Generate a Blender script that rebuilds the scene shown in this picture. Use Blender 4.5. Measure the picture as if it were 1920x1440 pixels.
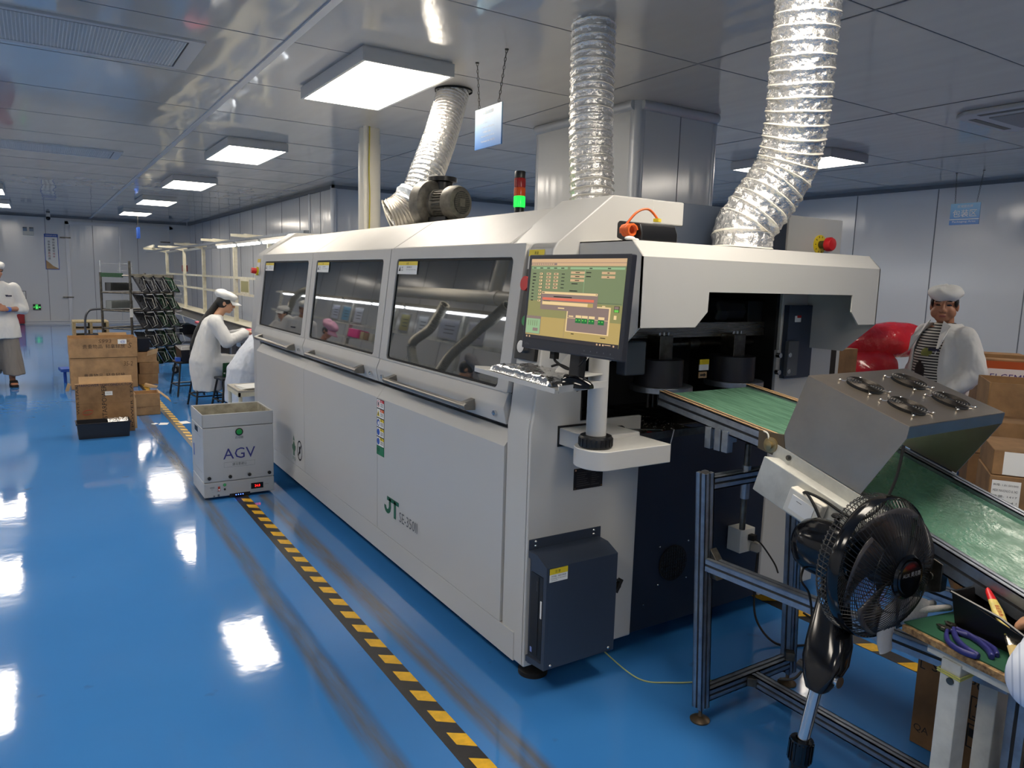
import bpy, bmesh, math, random
from mathutils import Vector, Matrix, Euler, noise as mnoise
for o in list(bpy.data.objects): bpy.data.objects.remove(o)
SC = bpy.context.scene
COL = SC.collection
# ---- camera
cam_d = bpy.data.cameras.new('camera'); cam = bpy.data.objects.new('camera', cam_d); COL.objects.link(cam)
def _camera(yaw, pitch, roll, h, fpx):
    cy, sy = math.cos(yaw), math.sin(yaw)
    fwd = Vector((sy*math.cos(pitch), cy*math.cos(pitch), -math.sin(pitch)))
    r0 = Vector((cy, -sy, 0)); d0 = fwd.cross(r0)
    right = math.cos(roll)*r0 + math.sin(roll)*d0
    down = -math.sin(roll)*r0 + math.cos(roll)*d0
    m = Matrix.Identity(4)
    for i in range(3):
        m[i][0] = right[i]; m[i][1] = -down[i]; m[i][2] = -fwd[i]
    m[2][3] = h
    cam.matrix_world = m
    cam_d.sensor_fit = 'HORIZONTAL'; cam_d.sensor_width = 36.0; cam_d.lens = fpx/1920*36
    cam_d.clip_start = 0.05; cam_d.clip_end = 200
_camera(0.57103434, 0.14120259, -0.02876442, 1.62, 1382.466)
SC.camera = cam
# ---- world, exposure (the room is closed; the ceiling panels light it)
w = bpy.data.worlds.new('world'); SC.world = w; w.use_nodes = True
w.node_tree.nodes['Background'].inputs[0].default_value = (0.5, 0.55, 0.62, 1)
w.node_tree.nodes['Background'].inputs[1].default_value = 0.05
PANEL = 13.0
SC.view_settings.view_transform = 'Standard'; SC.view_settings.look = 'None'
SC.view_settings.exposure = 0.5; SC.view_settings.gamma = 1.0
SC.view_settings.use_curve_mapping = False
SC.cycles.use_denoising = True
SC.cycles.max_bounces = 10; SC.cycles.diffuse_bounces = 5; SC.cycles.glossy_bounces = 5
SC.cycles.caustics_reflective = True; SC.cycles.blur_glossy = 1.0
SC.cycles.sample_clamp_indirect = 6.0
random.seed(7)
# ------------------------------------------------------------ helpers
def lin(c):
    return tuple(((x/255)/12.92 if x/255 <= 0.04045 else ((x/255+0.055)/1.055)**2.4) for x in c)
def V(*a): return Vector(a)
_tc = {}
def text_geo(s):
    if s in _tc: return _tc[s]
    cu = bpy.data.curves.new('t', 'FONT'); cu.body = s; cu.size = 1.0; cu.resolution_u = 2
    ob = bpy.data.objects.new('t', cu); COL.objects.link(ob)
    dg = bpy.context.evaluated_depsgraph_get(); dg.update()
    me = bpy.data.meshes.new_from_object(ob.evaluated_get(dg))
    vs = [(v.co.x, v.co.y) for v in me.vertices]; fs = [tuple(p.vertices) for p in me.polygons]
    bpy.data.meshes.remove(me); bpy.data.objects.remove(ob); bpy.data.curves.remove(cu)
    if vs:
        x0 = min(v[0] for v in vs); x1 = max(v[0] for v in vs); y0 = min(v[1] for v in vs); y1 = max(v[1] for v in vs)
    else: x0 = y0 = 0; x1 = y1 = 1
    _tc[s] = (vs, fs, x0, x1, y0, y1); return _tc[s]

class M:
    """collects geometry for one mesh; coordinates are the thing's own frame plus off"""
    def __init__(s, off=(0, 0, 0)):
        s.v = []; s.f = []; s.mi = []; s.off = Vector(off)
    def add(s, vs, fs, mi=0):
        b = len(s.v); s.v += [tuple(v) for v in vs]
        for f in fs: s.f.append(tuple(b+i for i in f)); s.mi.append(mi)
        return s
    def box(s, x0, x1, y0, y1, z0, z1, mi=0):
        vs = [(x, y, z) for x in (x0, x1) for y in (y0, y1) for z in (z0, z1)]
        return s.add(vs, [(0,1,3,2),(4,6,7,5),(0,4,5,1),(2,3,7,6),(0,2,6,4),(1,5,7,3)], mi)
    def obox(s, c, d, R=None, mi=0):
        R = R or Matrix.Identity(3); c = Vector(c)
        vs = [c + R @ Vector((x*d[0]/2, y*d[1]/2, z*d[2]/2)) for x in (-1,1) for y in (-1,1) for z in (-1,1)]
        return s.add(vs, [(0,1,3,2),(4,6,7,5),(0,4,5,1),(2,3,7,6),(0,2,6,4),(1,5,7,3)], mi)
    def beam(s, a, b, w, h, mi=0, up=(0,0,1)):
        a = Vector(a); b = Vector(b); x = (b-a); L = x.length; x.normalize()
        u = Vector(up); y = u.cross(x)
        if y.length < 1e-4: y = Vector((0,1,0)).cross(x)
        y.normalize(); z = x.cross(y)
        R = Matrix((x, y, z)).transposed()
        return s.obox((a+b)/2, (L, w, h), R, mi)
    def prism(s, pts, ax, a0, a1, mi=0):
        def P(p, a):
            return {'x': (a, p[0], p[1]), 'y': (p[0], a, p[1]), 'z': (p[0], p[1], a)}[ax]
        n = len(pts); vs = [P(p, a0) for p in pts] + [P(p, a1) for p in pts]
        fs = [tuple(range(n))[::-1], tuple(range(n, 2*n))] + [(i, (i+1) % n, n+(i+1) % n, n+i) for i in range(n)]
        return s.add(vs, fs, mi)
    def hex8(s, lo, hi, mi=0):      # four bottom and four top corners, same winding
        return s.add(list(lo)+list(hi), [(3,2,1,0),(4,5,6,7),(0,1,5,4),(1,2,6,5),(2,3,7,6),(3,0,4,7)], mi)
    def quad(s, a, b, c, d, mi=0): return s.add([a,b,c,d], [(0,1,2,3)], mi)
    def loft(s, rings, mi=0, cap=True, close=False):
        n = len(rings[0]); vs = [p for r in rings for p in r]; fs = []
        k = len(rings)
        for i in range(k-1 if not close else k):
            j = (i+1) % k
            for q in range(n):
                fs.append((i*n+q, i*n+(q+1) % n, j*n+(q+1) % n, j*n+q))
        if cap and not close: fs += [tuple(range(n))[::-1], tuple((k-1)*n+q for q in range(n))]
        return s.add(vs, fs, mi)
    def frames(s, path, closed=False):
        P = [Vector(p) for p in path]; n = len(P); T = []
        for i in range(n):
            a = P[(i-1) % n] if (closed or i > 0) else P[0]; b = P[(i+1) % n] if (closed or i < n-1) else P[-1]
            t = (b-a); t.normalize(); T.append(t)
        u = Vector((0,0,1)) if abs(T[0].z) < 0.9 else Vector((1,0,0))
        out = []
        for i in range(n):
            u = u - T[i]*u.dot(T[i])
            if u.length < 1e-5: u = T[i].orthogonal()
            u.normalize(); out.append((P[i], T[i], u.copy(), T[i].cross(u)))
        return out
    def tube(s, path, r, n=8, mi=0, cap=True, closed=False, sq=1.0):
        fr = s.frames(path, closed); rings = []
        for i, (p, t, u, w_) in enumerate(fr):
            rr = r[i] if isinstance(r, (list, tuple)) else r
            rings.append([p + u*(rr*math.cos(2*math.pi*k/n)) + w_*(rr*sq*math.sin(2*math.pi*k/n)) for k in range(n)])
        return s.loft(rings, mi, cap, closed)
    def cyl(s, a, b, r, n=20, mi=0, r2=None):
        return s.tube([a, b], [r, r if r2 is None else r2], n, mi)
    def lathe(s, prof, base, ax=(0,0,1), n=24, mi=0, cap=True):   # prof: (radius, height)
        ax = Vector(ax).normalized(); u = ax.orthogonal().normalized(); w_ = ax.cross(u); b = Vector(base)
        rings = [[b + ax*h + u*(r*math.cos(2*math.pi*k/n)) + w_*(r*math.sin(2*math.pi*k/n)) for k in range(n)] for r, h in prof]
        return s.loft(rings, mi, cap)
    def ball(s, c, r, nu=16, nv=10, mi=0, R=None):
        c = Vector(c); r = (r,)*3 if not isinstance(r, (tuple, list)) else r; R = R or Matrix.Identity(3)
        rings = []
        for i in range(nv+1):
            th = math.pi*(0.001 + 0.998*i/nv)
            rings.append([c + R @ Vector((r[0]*math.sin(th)*math.cos(2*math.pi*k/nu), r[1]*math.sin(th)*math.sin(2*math.pi*k/nu), -r[2]*math.cos(th))) for k in range(nu)])
        return s.loft(rings, mi)
    def text(s, st, o, u, v, h, mi=1, w=None, al='l', d=0.0):
        vs, fs, x0, x1, y0, y1 = text_geo(st)
        u = Vector(u).normalized(); v = Vector(v).normalized(); o = Vector(o); n = u.cross(v)
        sc = h/max(y1-y0, 1e-6); sx = sc if w is None else w/max(x1-x0, 1e-6)
        sh = {'l': 0, 'c': -(x1-x0)/2*sx, 'r': -(x1-x0)*sx}[al]
        return s.add([o + u*((a-x0)*sx+sh) + v*((b-y0)*sc) + n*d for a, b in vs], fs, mi)
    def build(s, name, mats, parent=None, bev=0, seg=2, smooth=40, sub=0, solid=0):
        me = bpy.data.meshes.new(name)
        me.from_pydata([Vector(v)-s.off for v in s.v], [], s.f)
        mats = mats if isinstance(mats, (list, tuple)) else [mats]
        for m_ in mats: me.materials.append(m_)
        me.polygons.foreach_set('material_index', [min(i, len(mats)-1) for i in s.mi])
        me.validate(); me.update()
        bm = bmesh.new(); bm.from_mesh(me); bmesh.ops.recalc_face_normals(bm, faces=bm.faces); bm.to_mesh(me); bm.free()
        if smooth and bev: smooth = min(smooth, 30)
        if smooth:
            me.polygons.foreach_set('use_smooth', [True]*len(me.polygons)); me.set_sharp_from_angle(angle=math.radians(smooth))
        o = bpy.data.objects.new(name, me); COL.objects.link(o)
        if parent is not None: o.parent = parent
        else: o.location = s.off
        if solid: m_ = o.modifiers.new('solid', 'SOLIDIFY'); m_.thickness = solid; m_.offset = 0
        if bev:
            m_ = o.modifiers.new('bevel', 'BEVEL'); m_.width = bev; m_.segments = seg; m_.limit_method = 'ANGLE'; m_.angle_limit = math.radians(30); m_.harden_normals = True
        if sub: m_ = o.modifiers.new('sub', 'SUBSURF'); m_.levels = sub; m_.render_levels = sub
        return o

def thing(name, label, cat, loc=(0,0,0), rz=0, group=None):
    o = bpy.data.objects.new(name, None); COL.objects.link(o); o.empty_display_size = 0.1
    o.location = loc; o.rotation_euler = (0, 0, rz)
    return tag(o, label, cat, group)
def tag(o, label, cat, group=None, kind=None):
    o['label'] = label; o['category'] = cat
    if group: o['group'] = group
    if kind: o['kind'] = kind
    return o
def struct(o, label=None):
    o['kind'] = 'structure'
    if label: o['label'] = label; o['category'] = o.name.split('_')[0]
    return o
def copy_tree(o, parent=None):
    c = o.copy(); COL.objects.link(c)
    if parent is not None: c.parent = parent
    for ch in list(o.children): copy_tree(ch, c)
    return c
def spline(pts, n):
    """Catmull-Rom through pts, n samples per span"""
    P = [Vector(p) for p in pts]; out = []
    for i in range(len(P)-1):
        a = P[max(i-1, 0)]; b = P[i]; c = P[i+1]; d = P[min(i+2, len(P)-1)]
        for k in range(n):
            t = k/n
            out.append(0.5*((2*b)+(c-a)*t+(2*a-5*b+4*c-d)*t*t+(3*b-a-3*c+d)*t*t*t))
    out.append(P[-1]); return out
def RZ(a): return Matrix.Rotation(a, 3, 'Z')
def RE(x, y, z): return Euler((x, y, z)).to_matrix()
# ------------------------------------------------------------ materials
def _n(nt, t, **kw):
    n = nt.nodes.new(t)
    for k, v in kw.items():
        if k in n.inputs: n.inputs[k].default_value = v
        else: setattr(n, k, v)
    return n
def mat(name, c, rough=0.5, metal=0.0, bump=0.0, bs=60.0, bd=3.0, var=0.0, vs=4.0, c2=None, spec=0.5, coat=0.0, coat_r=0.05, ior=1.5, emit=None, es=0.0, rv=0.0, stretch=None, sss=0.0, trans=0.0):
    m = bpy.data.materials.new(name); m.use_nodes = True; nt = m.node_tree; b = nt.nodes['Principled BSDF']
    L = nt.links
    b.inputs['Base Color'].default_value = (*lin(c), 1); b.inputs['Roughness'].default_value = rough; b.inputs['Metallic'].default_value = metal
    b.inputs['Specular IOR Level'].default_value = spec; b.inputs['IOR'].default_value = ior
    b.inputs['Coat Weight'].default_value = coat; b.inputs['Coat Roughness'].default_value = coat_r
    if trans: b.inputs['Transmission Weight'].default_value = trans
    if emit is not None:
        b.inputs['Emission Color'].default_value = (*lin(emit), 1); b.inputs['Emission Strength'].default_value = es
    if bump or var or rv:
        tc = _n(nt, 'ShaderNodeTexCoord'); mp = _n(nt, 'ShaderNodeMapping')
        L.new(tc.outputs['Object'], mp.inputs[0])
        if stretch: mp.inputs['Scale'].default_value = stretch
    if bump:
        nz = _n(nt, 'ShaderNodeTexNoise', Scale=bs, Detail=bd); L.new(mp.outputs[0], nz.inputs['Vector'])
        bp = _n(nt, 'ShaderNodeBump', Strength=1.0, Distance=bump); L.new(nz.outputs[0], bp.inputs['Height']); L.new(bp.outputs[0], b.inputs['Normal'])
    if var or rv:
        nz = _n(nt, 'ShaderNodeTexNoise', Scale=vs, Detail=5.0, Roughness=0.6); L.new(mp.outputs[0], nz.inputs['Vector'])
        if var:
            rp = _n(nt, 'ShaderNodeMapRange'); rp.inputs[1].default_value = 0.35; rp.inputs[2].default_value = 0.65
            L.new(nz.outputs[0], rp.inputs[0])
            mx = _n(nt, 'ShaderNodeMix', data_type='RGBA'); 
            mx.inputs[6].default_value = (*lin(c), 1)
            mx.inputs[7].default_value = (*lin(c2 if c2 else tuple(x*(1-var) for x in c)), 1)
            L.new(rp.outputs[0], mx.inputs[0]); L.new(mx.outputs[2], b.inputs['Base Color'])
        if rv:
            r2 = _n(nt, 'ShaderNodeMapRange'); r2.inputs[1].default_value = 0.3; r2.inputs[2].default_value = 0.7
            r2.inputs[3].default_value = max(rough-rv, 0.02); r2.inputs[4].default_value = rough+rv
            L.new(nz.outputs[0], r2.inputs[0]); L.new(r2.outputs[0], b.inputs['Roughness'])
    return m

MW = mat('machine_white', (190, 188, 183), 0.42, bump=0.00035, bs=420, var=0.03, vs=3)
MW2 = mat('machine_white_smooth', (194, 193, 189), 0.3, bump=0.0001, bs=300)
NAVY = mat('navy_paint', (52, 61, 76), 0.42, bump=0.00015, bs=500)
DNAVY = mat('dark_navy_paint', (28, 36, 52), 0.5, bump=0.0001, bs=400)
BLACKM = mat('black_plastic', (18, 18, 20), 0.35)
BLACKG = mat('black_gloss_plastic', (9, 10, 14), 0.13)
BLACKR = mat('black_rubber', (20, 19, 19), 0.7)
DARKIN = mat('dark_machine_interior', (22, 23, 26), 0.6, var=0.5, vs=8)
STEEL = mat('brushed_steel', (168, 164, 156), 0.28, 1.0, bump=0.0002, bs=40, stretch=(1, 30, 30), var=0.2, vs=6, rv=0.08)
STEELD = mat('dull_steel', (120, 116, 108), 0.4, 1.0, var=0.35, vs=14, rv=0.1)
COVERM = mat('stainless_cover', (182, 170, 154), 0.36, 1.0, var=0.06, vs=5, rv=0.04)
HANDLE = mat('satin_handle', (150, 145, 136), 0.3, 1.0)
ALU = mat('aluminium_profile', (168, 176, 186), 0.36, 0.85, var=0.14, vs=20)
ALUD = mat('aluminium_slot', (60, 60, 62), 0.6, 0.5)
CHROME = mat('chrome', (215, 215, 215), 0.12, 1.0)
FOIL = mat('crinkled_foil', (240, 238, 233), 0.24, 0.85, bump=0.008, bs=60, bd=4)
DSEAM = mat('duct_wire_seam', (222, 218, 204), 0.5)
FOILG = mat('grey_foil_sleeve', (205, 200, 190), 0.38, 0.75, bump=0.002, bs=60)
TAPECL = mat('clear_wrap_tape', (205, 212, 218), 0.15, 0.3, bump=0.004, bs=40)
GLASSD = mat('tinted_pane', (36, 41, 44), 0.016, ior=2.3, rv=0.01, vs=9)
CARD = mat('cardboard', (176, 137, 94), 0.75, var=0.16, vs=7, bump=0.0003, bs=120)
CARD2 = mat('cardboard_brown', (158, 120, 80), 0.78, var=0.2, vs=6, bump=0.0003, bs=120)
CARDIN = mat('cardboard_inside', (196, 160, 116), 0.8, var=0.1, vs=6)
CARDD = mat('cardboard_dull', (140, 104, 68), 0.8, var=0.2, vs=5, bump=0.0003, bs=100)
INK = mat('black_ink', (26, 24, 24), 0.7)
INKB = mat('blue_black_ink', (38, 38, 62), 0.7)
INKR = mat('red_marker', (172, 48, 34), 0.7)
INKPEN = mat('brown_marker', (92, 66, 44), 0.8)
INKP = mat('violet_ink', (48, 50, 120), 0.5)
WHITEP = mat('paper_white', (236, 236, 232), 0.7)
YELLOW = mat('label_yellow', (232, 205, 40), 0.5)
RED = mat('signal_red', (205, 28, 34), 0.35)
GREEN = mat('label_green', (16, 110, 70), 0.5)
GREENB = mat('button_green', (20, 140, 66), 0.3)
BLUEL = mat('label_blue', (36, 84, 176), 0.5)
ORANGE = mat('label_orange', (224, 100, 32), 0.5)
LOGOG = mat('logo_green', (18, 92, 60), 0.45)
TXTGREY = mat('text_grey', (88, 92, 96), 0.5)
TXTLG = mat('text_light_grey', (150, 152, 154), 0.6)
BELT = mat('green_belt', (108, 150, 126), 0.42, var=0.4, vs=5, c2=(70, 112, 88), bump=0.0006, bs=40, stretch=(14, 1.2, 1.2), rv=0.12)
BELT2 = mat('green_belt_glossy', (92, 140, 116), 0.3, var=0.3, vs=14, c2=(70, 116, 92), bump=0.0014, bs=70, rv=0.15)
CREAM = mat('cream_enamel', (226, 222, 202), 0.45, var=0.1, vs=9, c2=(208, 200, 172))
IVORY = mat('ivory_plastic', (226, 222, 210), 0.4)
PCB = mat('green_circuit_board', (20, 84, 44), 0.4, var=0.4, vs=60)
PCBD = mat('dark_green_board', (16, 58, 34), 0.35, var=0.4, vs=30)
BTRAY = mat('black_esd_plastic', (22, 23, 30), 0.32, bump=0.0002, bs=200)
WOODE = mat('chipboard_edge', (176, 142, 96), 0.8, var=0.5, vs=60, c2=(96, 70, 44))
MATG = mat('green_rubber_mat', (34, 92, 66), 0.55, var=0.2, vs=6)
FRAMEP = mat('chipped_white_paint', (206, 206, 198), 0.5, var=0.14, vs=8)
SKIN = mat('skin', (196, 148, 118), 0.5)
SKIND = mat('skin_tan', (170, 118, 90), 0.5)
HAIR = mat('black_hair', (16, 14, 14), 0.4, bump=0.001, bs=80, stretch=(20, 20, 1))
COAT = mat('white_cotton', (212, 212, 210), 0.75, bump=0.004, bs=14, bd=4)
COATB = mat('white_esd_cloth', (206, 212, 222), 0.7, bump=0.003, bs=14, bd=4)
CAPW = mat('white_cap_cloth', (220, 220, 217), 0.75, bump=0.003, bs=24)
PINKC = mat('pink_cap_cloth', (226, 170, 196), 0.75, bump=0.002, bs=30)
TROUS = mat('grey_cloth', (128, 122, 116), 0.8, bump=0.004, bs=10)
EYE = mat('eye_dark', (24, 18, 16), 0.25)
LIP = mat('lips', (150, 84, 78), 0.5)
BUBBLE = mat('red_bubble_wrap', (214, 38, 52), 0.18, bump=0.006, bs=28, coat=0.5)
PINK = mat('pink_plastic', (236, 70, 150), 0.35)
PIPEW = mat('white_pvc', (222, 218, 206), 0.4)
def emis(name, c, s):
    return mat(name, (20, 20, 20), 0.4, emit=c, es=s)
LEDP = emis('panel_light_face', (255, 244, 228), PANEL)
LEDT = emis('tube_light_face', (246, 250, 255), 9.0)
# ------------------------------------------------------------ the room
def floor_mat():
    m = bpy.data.materials.new('blue_epoxy'); m.use_nodes = True; nt = m.node_tree; L = nt.links; b = nt.nodes['Principled BSDF']
    tc = _n(nt, 'ShaderNodeTexCoord'); sep = _n(nt, 'ShaderNodeSeparateXYZ'); L.new(tc.outputs['Object'], sep.inputs[0])
    n1 = _n(nt, 'ShaderNodeTexNoise', Scale=0.9, Detail=6.0); L.new(tc.outputs['Object'], n1.inputs['Vector'])
    mx = _n(nt, 'ShaderNodeMix', data_type='RGBA'); mx.inputs[6].default_value = (*lin((48, 116, 184)), 1); mx.inputs[7].default_value = (*lin((64, 130, 196)), 1)
    L.new(n1.outputs[0], mx.inputs[0]); cur = mx.outputs[2]
    mp = _n(nt, 'ShaderNodeMapping'); mp.inputs['Scale'].default_value = (9, 0.8, 1); L.new(tc.outputs['Object'], mp.inputs[0])
    n2 = _n(nt, 'ShaderNodeTexNoise', Scale=2.2, Detail=6.0, Roughness=0.65); L.new(mp.outputs[0], n2.inputs['Vector'])
    n3 = _n(nt, 'ShaderNodeTexNoise', Scale=0.8, Detail=2.0); L.new(tc.outputs['Object'], n3.inputs['Vector'])
    # worn residue of two removed tapes, running along the aisle
    for x0, hw, y0, y1, st in ((1.325, 0.05, -2, 5.4, 0.9), (0.915, 0.05, 1.9, 9.0, 0.8)):
        a = _n(nt, 'ShaderNodeMath', operation='SUBTRACT'); L.new(sep.outputs[0], a.inputs[0]); a.inputs[1].default_value = x0
        a2 = _n(nt, 'ShaderNodeMath', operation='ABSOLUTE'); L.new(a.outputs[0], a2.inputs[0])
        r = _n(nt, 'ShaderNodeMapRange'); r.inputs[1].default_value = hw*0.6; r.inputs[2].default_value = hw*1.35; r.inputs[3].default_value = st; r.inputs[4].default_value = 0
        L.new(a2.outputs[0], r.inputs[0])
        g = _n(nt, 'ShaderNodeMath', operation='GREATER_THAN'); L.new(sep.outputs[1], g.inputs[0]); g.inputs[1].default_value = y0
        l = _n(nt, 'ShaderNodeMath', operation='LESS_THAN'); L.new(sep.outputs[1], l.inputs[0]); l.inputs[1].default_value = y1
        p1 = _n(nt, 'ShaderNodeMath', operation='MULTIPLY'); L.new(g.outputs[0], p1.inputs[0]); L.new(l.outputs[0], p1.inputs[1])
        p2 = _n(nt, 'ShaderNodeMath', operation='MULTIPLY'); L.new(r.outputs[0], p2.inputs[0]); L.new(p1.outputs[0], p2.inputs[1])
        k = _n(nt, 'ShaderNodeMapRange'); k.inputs[1].default_value = 0.3; k.inputs[2].default_value = 0.6; k.inputs[3].default_value = 0.35; L.new(n2.outputs[0], k.inputs[0])
        p3 = _n(nt, 'ShaderNodeMath', operation='MULTIPLY'); L.new(p2.outputs[0], p3.inputs[0]); L.new(k.outputs[0], p3.inputs[1])
        mm = _n(nt, 'ShaderNodeMix', data_type='RGBA'); mm.inputs[7].default_value = (*lin((94, 92, 86)), 1)
        L.new(p3.outputs[0], mm.inputs[0]); L.new(cur, mm.inputs[6]); cur = mm.outputs[2]
    # scattered dark scuffs
    sc = _n(nt, 'ShaderNodeTexNoise', Scale=5.0, Detail=3.0); L.new(tc.outputs['Object'], sc.inputs['Vector'])
    r = _n(nt, 'ShaderNodeMapRange'); r.inputs[1].default_value = 0.70; r.inputs[2].default_value = 0.78; r.inputs[4].default_value = 0.55; L.new(sc.outputs[0], r.inputs[0])
    mm = _n(nt, 'ShaderNodeMix', data_type='RGBA'); mm.inputs[7].default_value = (*lin((66, 74, 78)), 1); L.new(r.outputs[0], mm.inputs[0]); L.new(cur, mm.inputs[6]); cur = mm.outputs[2]
    L.new(cur, b.inputs['Base Color'])
    rr = _n(nt, 'ShaderNodeMapRange'); rr.inputs[1].default_value = 0.3; rr.inputs[2].default_value = 0.7; rr.inputs[3].default_value = 0.04; rr.inputs[4].default_value = 0.11
    L.new(n1.outputs[0], rr.inputs[0]); L.new(rr.outputs[0], b.inputs['Roughness'])
    nb = _n(nt, 'ShaderNodeTexNoise', Scale=7.0, Detail=3.0); L.new(tc.outputs['Object'], nb.inputs['Vector'])
    bp = _n(nt, 'ShaderNodeBump', Strength=1.0, Distance=0.0006); L.new(nb.outputs[0], bp.inputs['Height']); L.new(bp.outputs[0], b.inputs['Normal'])
    b.inputs['IOR'].default_value = 1.55
    return m
def panel_mat(name, c, rough, bump, stretch, bs, ior=1.5, spec=0.5):
    m = mat(name, c, rough, bump=bump, bs=bs, bd=2.0, stretch=stretch, ior=ior, spec=spec)
    return m
FLOORM = floor_mat()
CEILM = panel_mat('ceiling_steel_panel', (194, 192, 188), 0.07, 0.014, (1.5, 0.4, 1), 1.6, ior=2.1)
WALLM = panel_mat('wall_steel_panel', (210, 212, 214), 0.16, 0.004, (2.6, 2.6, 0.25), 2.4, ior=1.8)
SEAM = mat('panel_seam', (112, 116, 122), 0.6)
CSEAM = mat('ceiling_joint', (128, 130, 134), 0.5)
TRIMM = mat('aluminium_trim', (196, 200, 206), 0.35, 0.3)
X0, X1, Y0, Y1, ZC = -2.6, 10.05, -4.5, 24.7, 3.0
def slab(name, x0, x1, y0, y1, z0, z1, m, seams=None):
    b = M(); b.box(x0, x1, y0, y1, z0, z1, 0)
    if seams: seams(b)
    return struct(b.build(name, [m, CSEAM if name == 'ceiling' else SEAM, TRIMM], None, smooth=0))
slab('floor', X0-.2, X1+.2, Y0-.2, Y1+.2, -0.1, 0.0, FLOORM)
def cseams(b):
    y = -3.56
    while y < Y1:
        b.box(X0, X1, y-.0035, y+.0035, ZC-.002, ZC+.001, 1); y += 1.18
    for x in (-1.0, 3.59, 5.77, 8.0): b.box(x-.006, x+.006, Y0, Y1, ZC-.003, ZC+.001, 1)
slab('ceiling', X0-.2, X1+.2, Y0-.2, Y1+.2, ZC, ZC+.1, CEILM, cseams)
b = M(); b.box(1.325, 1.372, Y0, Y1, ZC-.012, ZC-.0005); struct(b.build('trim_1', TRIMM))
def ws_y(x, sgn):
    def f(b):
        y = -3.8
        while y < Y1-.2:
            b.box(min(x, x+sgn*.003), max(x, x+sgn*.003), y-.006, y+.006, 0.08, ZC-.05, 1); y += 1.15
        b.box(min(x, x+sgn*.045), max(x, x+sgn*.045), Y0, Y1, ZC-.045, ZC, 1)
    return f
def ws_x(y, sgn, x0, x1, st=1.15):
    def f(b):
        x = x0+.55
        while x < x1-.2:
            b.box(x-.006, x+.006, min(y, y+sgn*.003), max(y, y+sgn*.003), 0.08, ZC-.05, 1); x += st
        b.box(x0, x1, min(y, y+sgn*.045), max(y, y+sgn*.045), ZC-.045, ZC, 1)
    return f
slab('wall_right', X1, X1+.1, Y0, Y1, 0, ZC, WALLM, ws_y(X1, -1))
slab('wall_left', X0-.1, X0, Y0, Y1, 0, ZC, WALLM, ws_y(X0, 1))
slab('wall_back', X0, X1, Y1, Y1+.1, 0, ZC, WALLM, ws_x(Y1, -1, X0, 3.9))
slab('wall_front', X0, X1, Y0-.1, Y0, 0, ZC, WALLM, ws_x(Y0, 1, X0, X1))
def wi(b):
    y = 12.2
    while y < 24: b.box(3.985, 3.992, y-.006, y+.006, 0.05, ZC-.05, 1); y += 1.15
    b.box(3.945, 3.99, 11.5, Y1, ZC-.05, ZC, 1); b.box(3.945, X1, 11.5, 11.55, ZC-.05, ZC, 1)
    b.cyl((3.99, 11.55, 0), (3.99, 11.55, ZC-.02), 0.05, 16, 2)
    b.cyl((3.985, 12.75, 0), (3.985, 12.75, ZC-.05), 0.03, 12, 2)
slab('wall_inner', 3.99, X1, 11.55, Y1, 0, ZC, WALLM, wi)
b = M(); b.box(X0, 3.99, Y1-.03, Y1, 0, 0.07, 0); b.cyl((X0, Y1-.03, .07), (3.99, Y1-.03, .07), .015, 8, 0); struct(b.build('baseboard_back', TRIMM))
b = M(); b.box(X1-.03, X1, Y0, 11.5, 0, 0.07, 0); struct(b.build('baseboard_right', TRIMM))
# boxed pillar with rounded aluminium corners and a cove along the ceiling
b = M(); px0, px1, py0, py1 = 3.92, 4.82, 4.44, 5.84
r = .06
b.prism([(px0+r, py0), (px1-r, py0), (px1, py0+r), (px1, py1-r), (px1-r, py1), (px0+r, py1), (px0, py1-r), (px0, py0+r)], 'z', 0, ZC, 0)
for x, y in ((px0+r, py0+r), (px1-r, py0+r), (px0+r, py1-r), (px1-r, py1-r)): b.cyl((x, y, 0), (x, y, ZC), r+.004, 24, 2)
b.cyl((px0, py0+.04, ZC-.03), (px0, py1-.04, ZC-.03), .04, 12, 2); b.cyl((px0+.04, py0, ZC-.03), (px1-.04, py0, ZC-.03), .04, 12, 2)
b.box(px0+.45, px0+.456, py0-.003, py0, 0.05, ZC-.05, 1)
struct(b.build('pillar', [WALLM, SEAM, TRIMM], None, smooth=40))
# double door in the far wall: white frame, hinges
b = M()
for x in (0.72, 3.42): b.box(x, x+.09, Y1-.05, Y1, 0.0, 2.88, 0)
b.box(0.72, 3.51, Y1-.05, Y1, 2.80, 2.89, 0); b.box(2.06, 2.10, Y1-.035, Y1, 0, 2.8, 0)
d = struct(b.build('door_1', TRIMM))
for x in (0.80, 3.38):
    for z in (0.75, 2.42):
        h = M(); h.box(x-.22, x+.05, Y1-.07, Y1-.04, z-.016, z+.016); h.build('door_hinge', STEELD, d)

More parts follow.
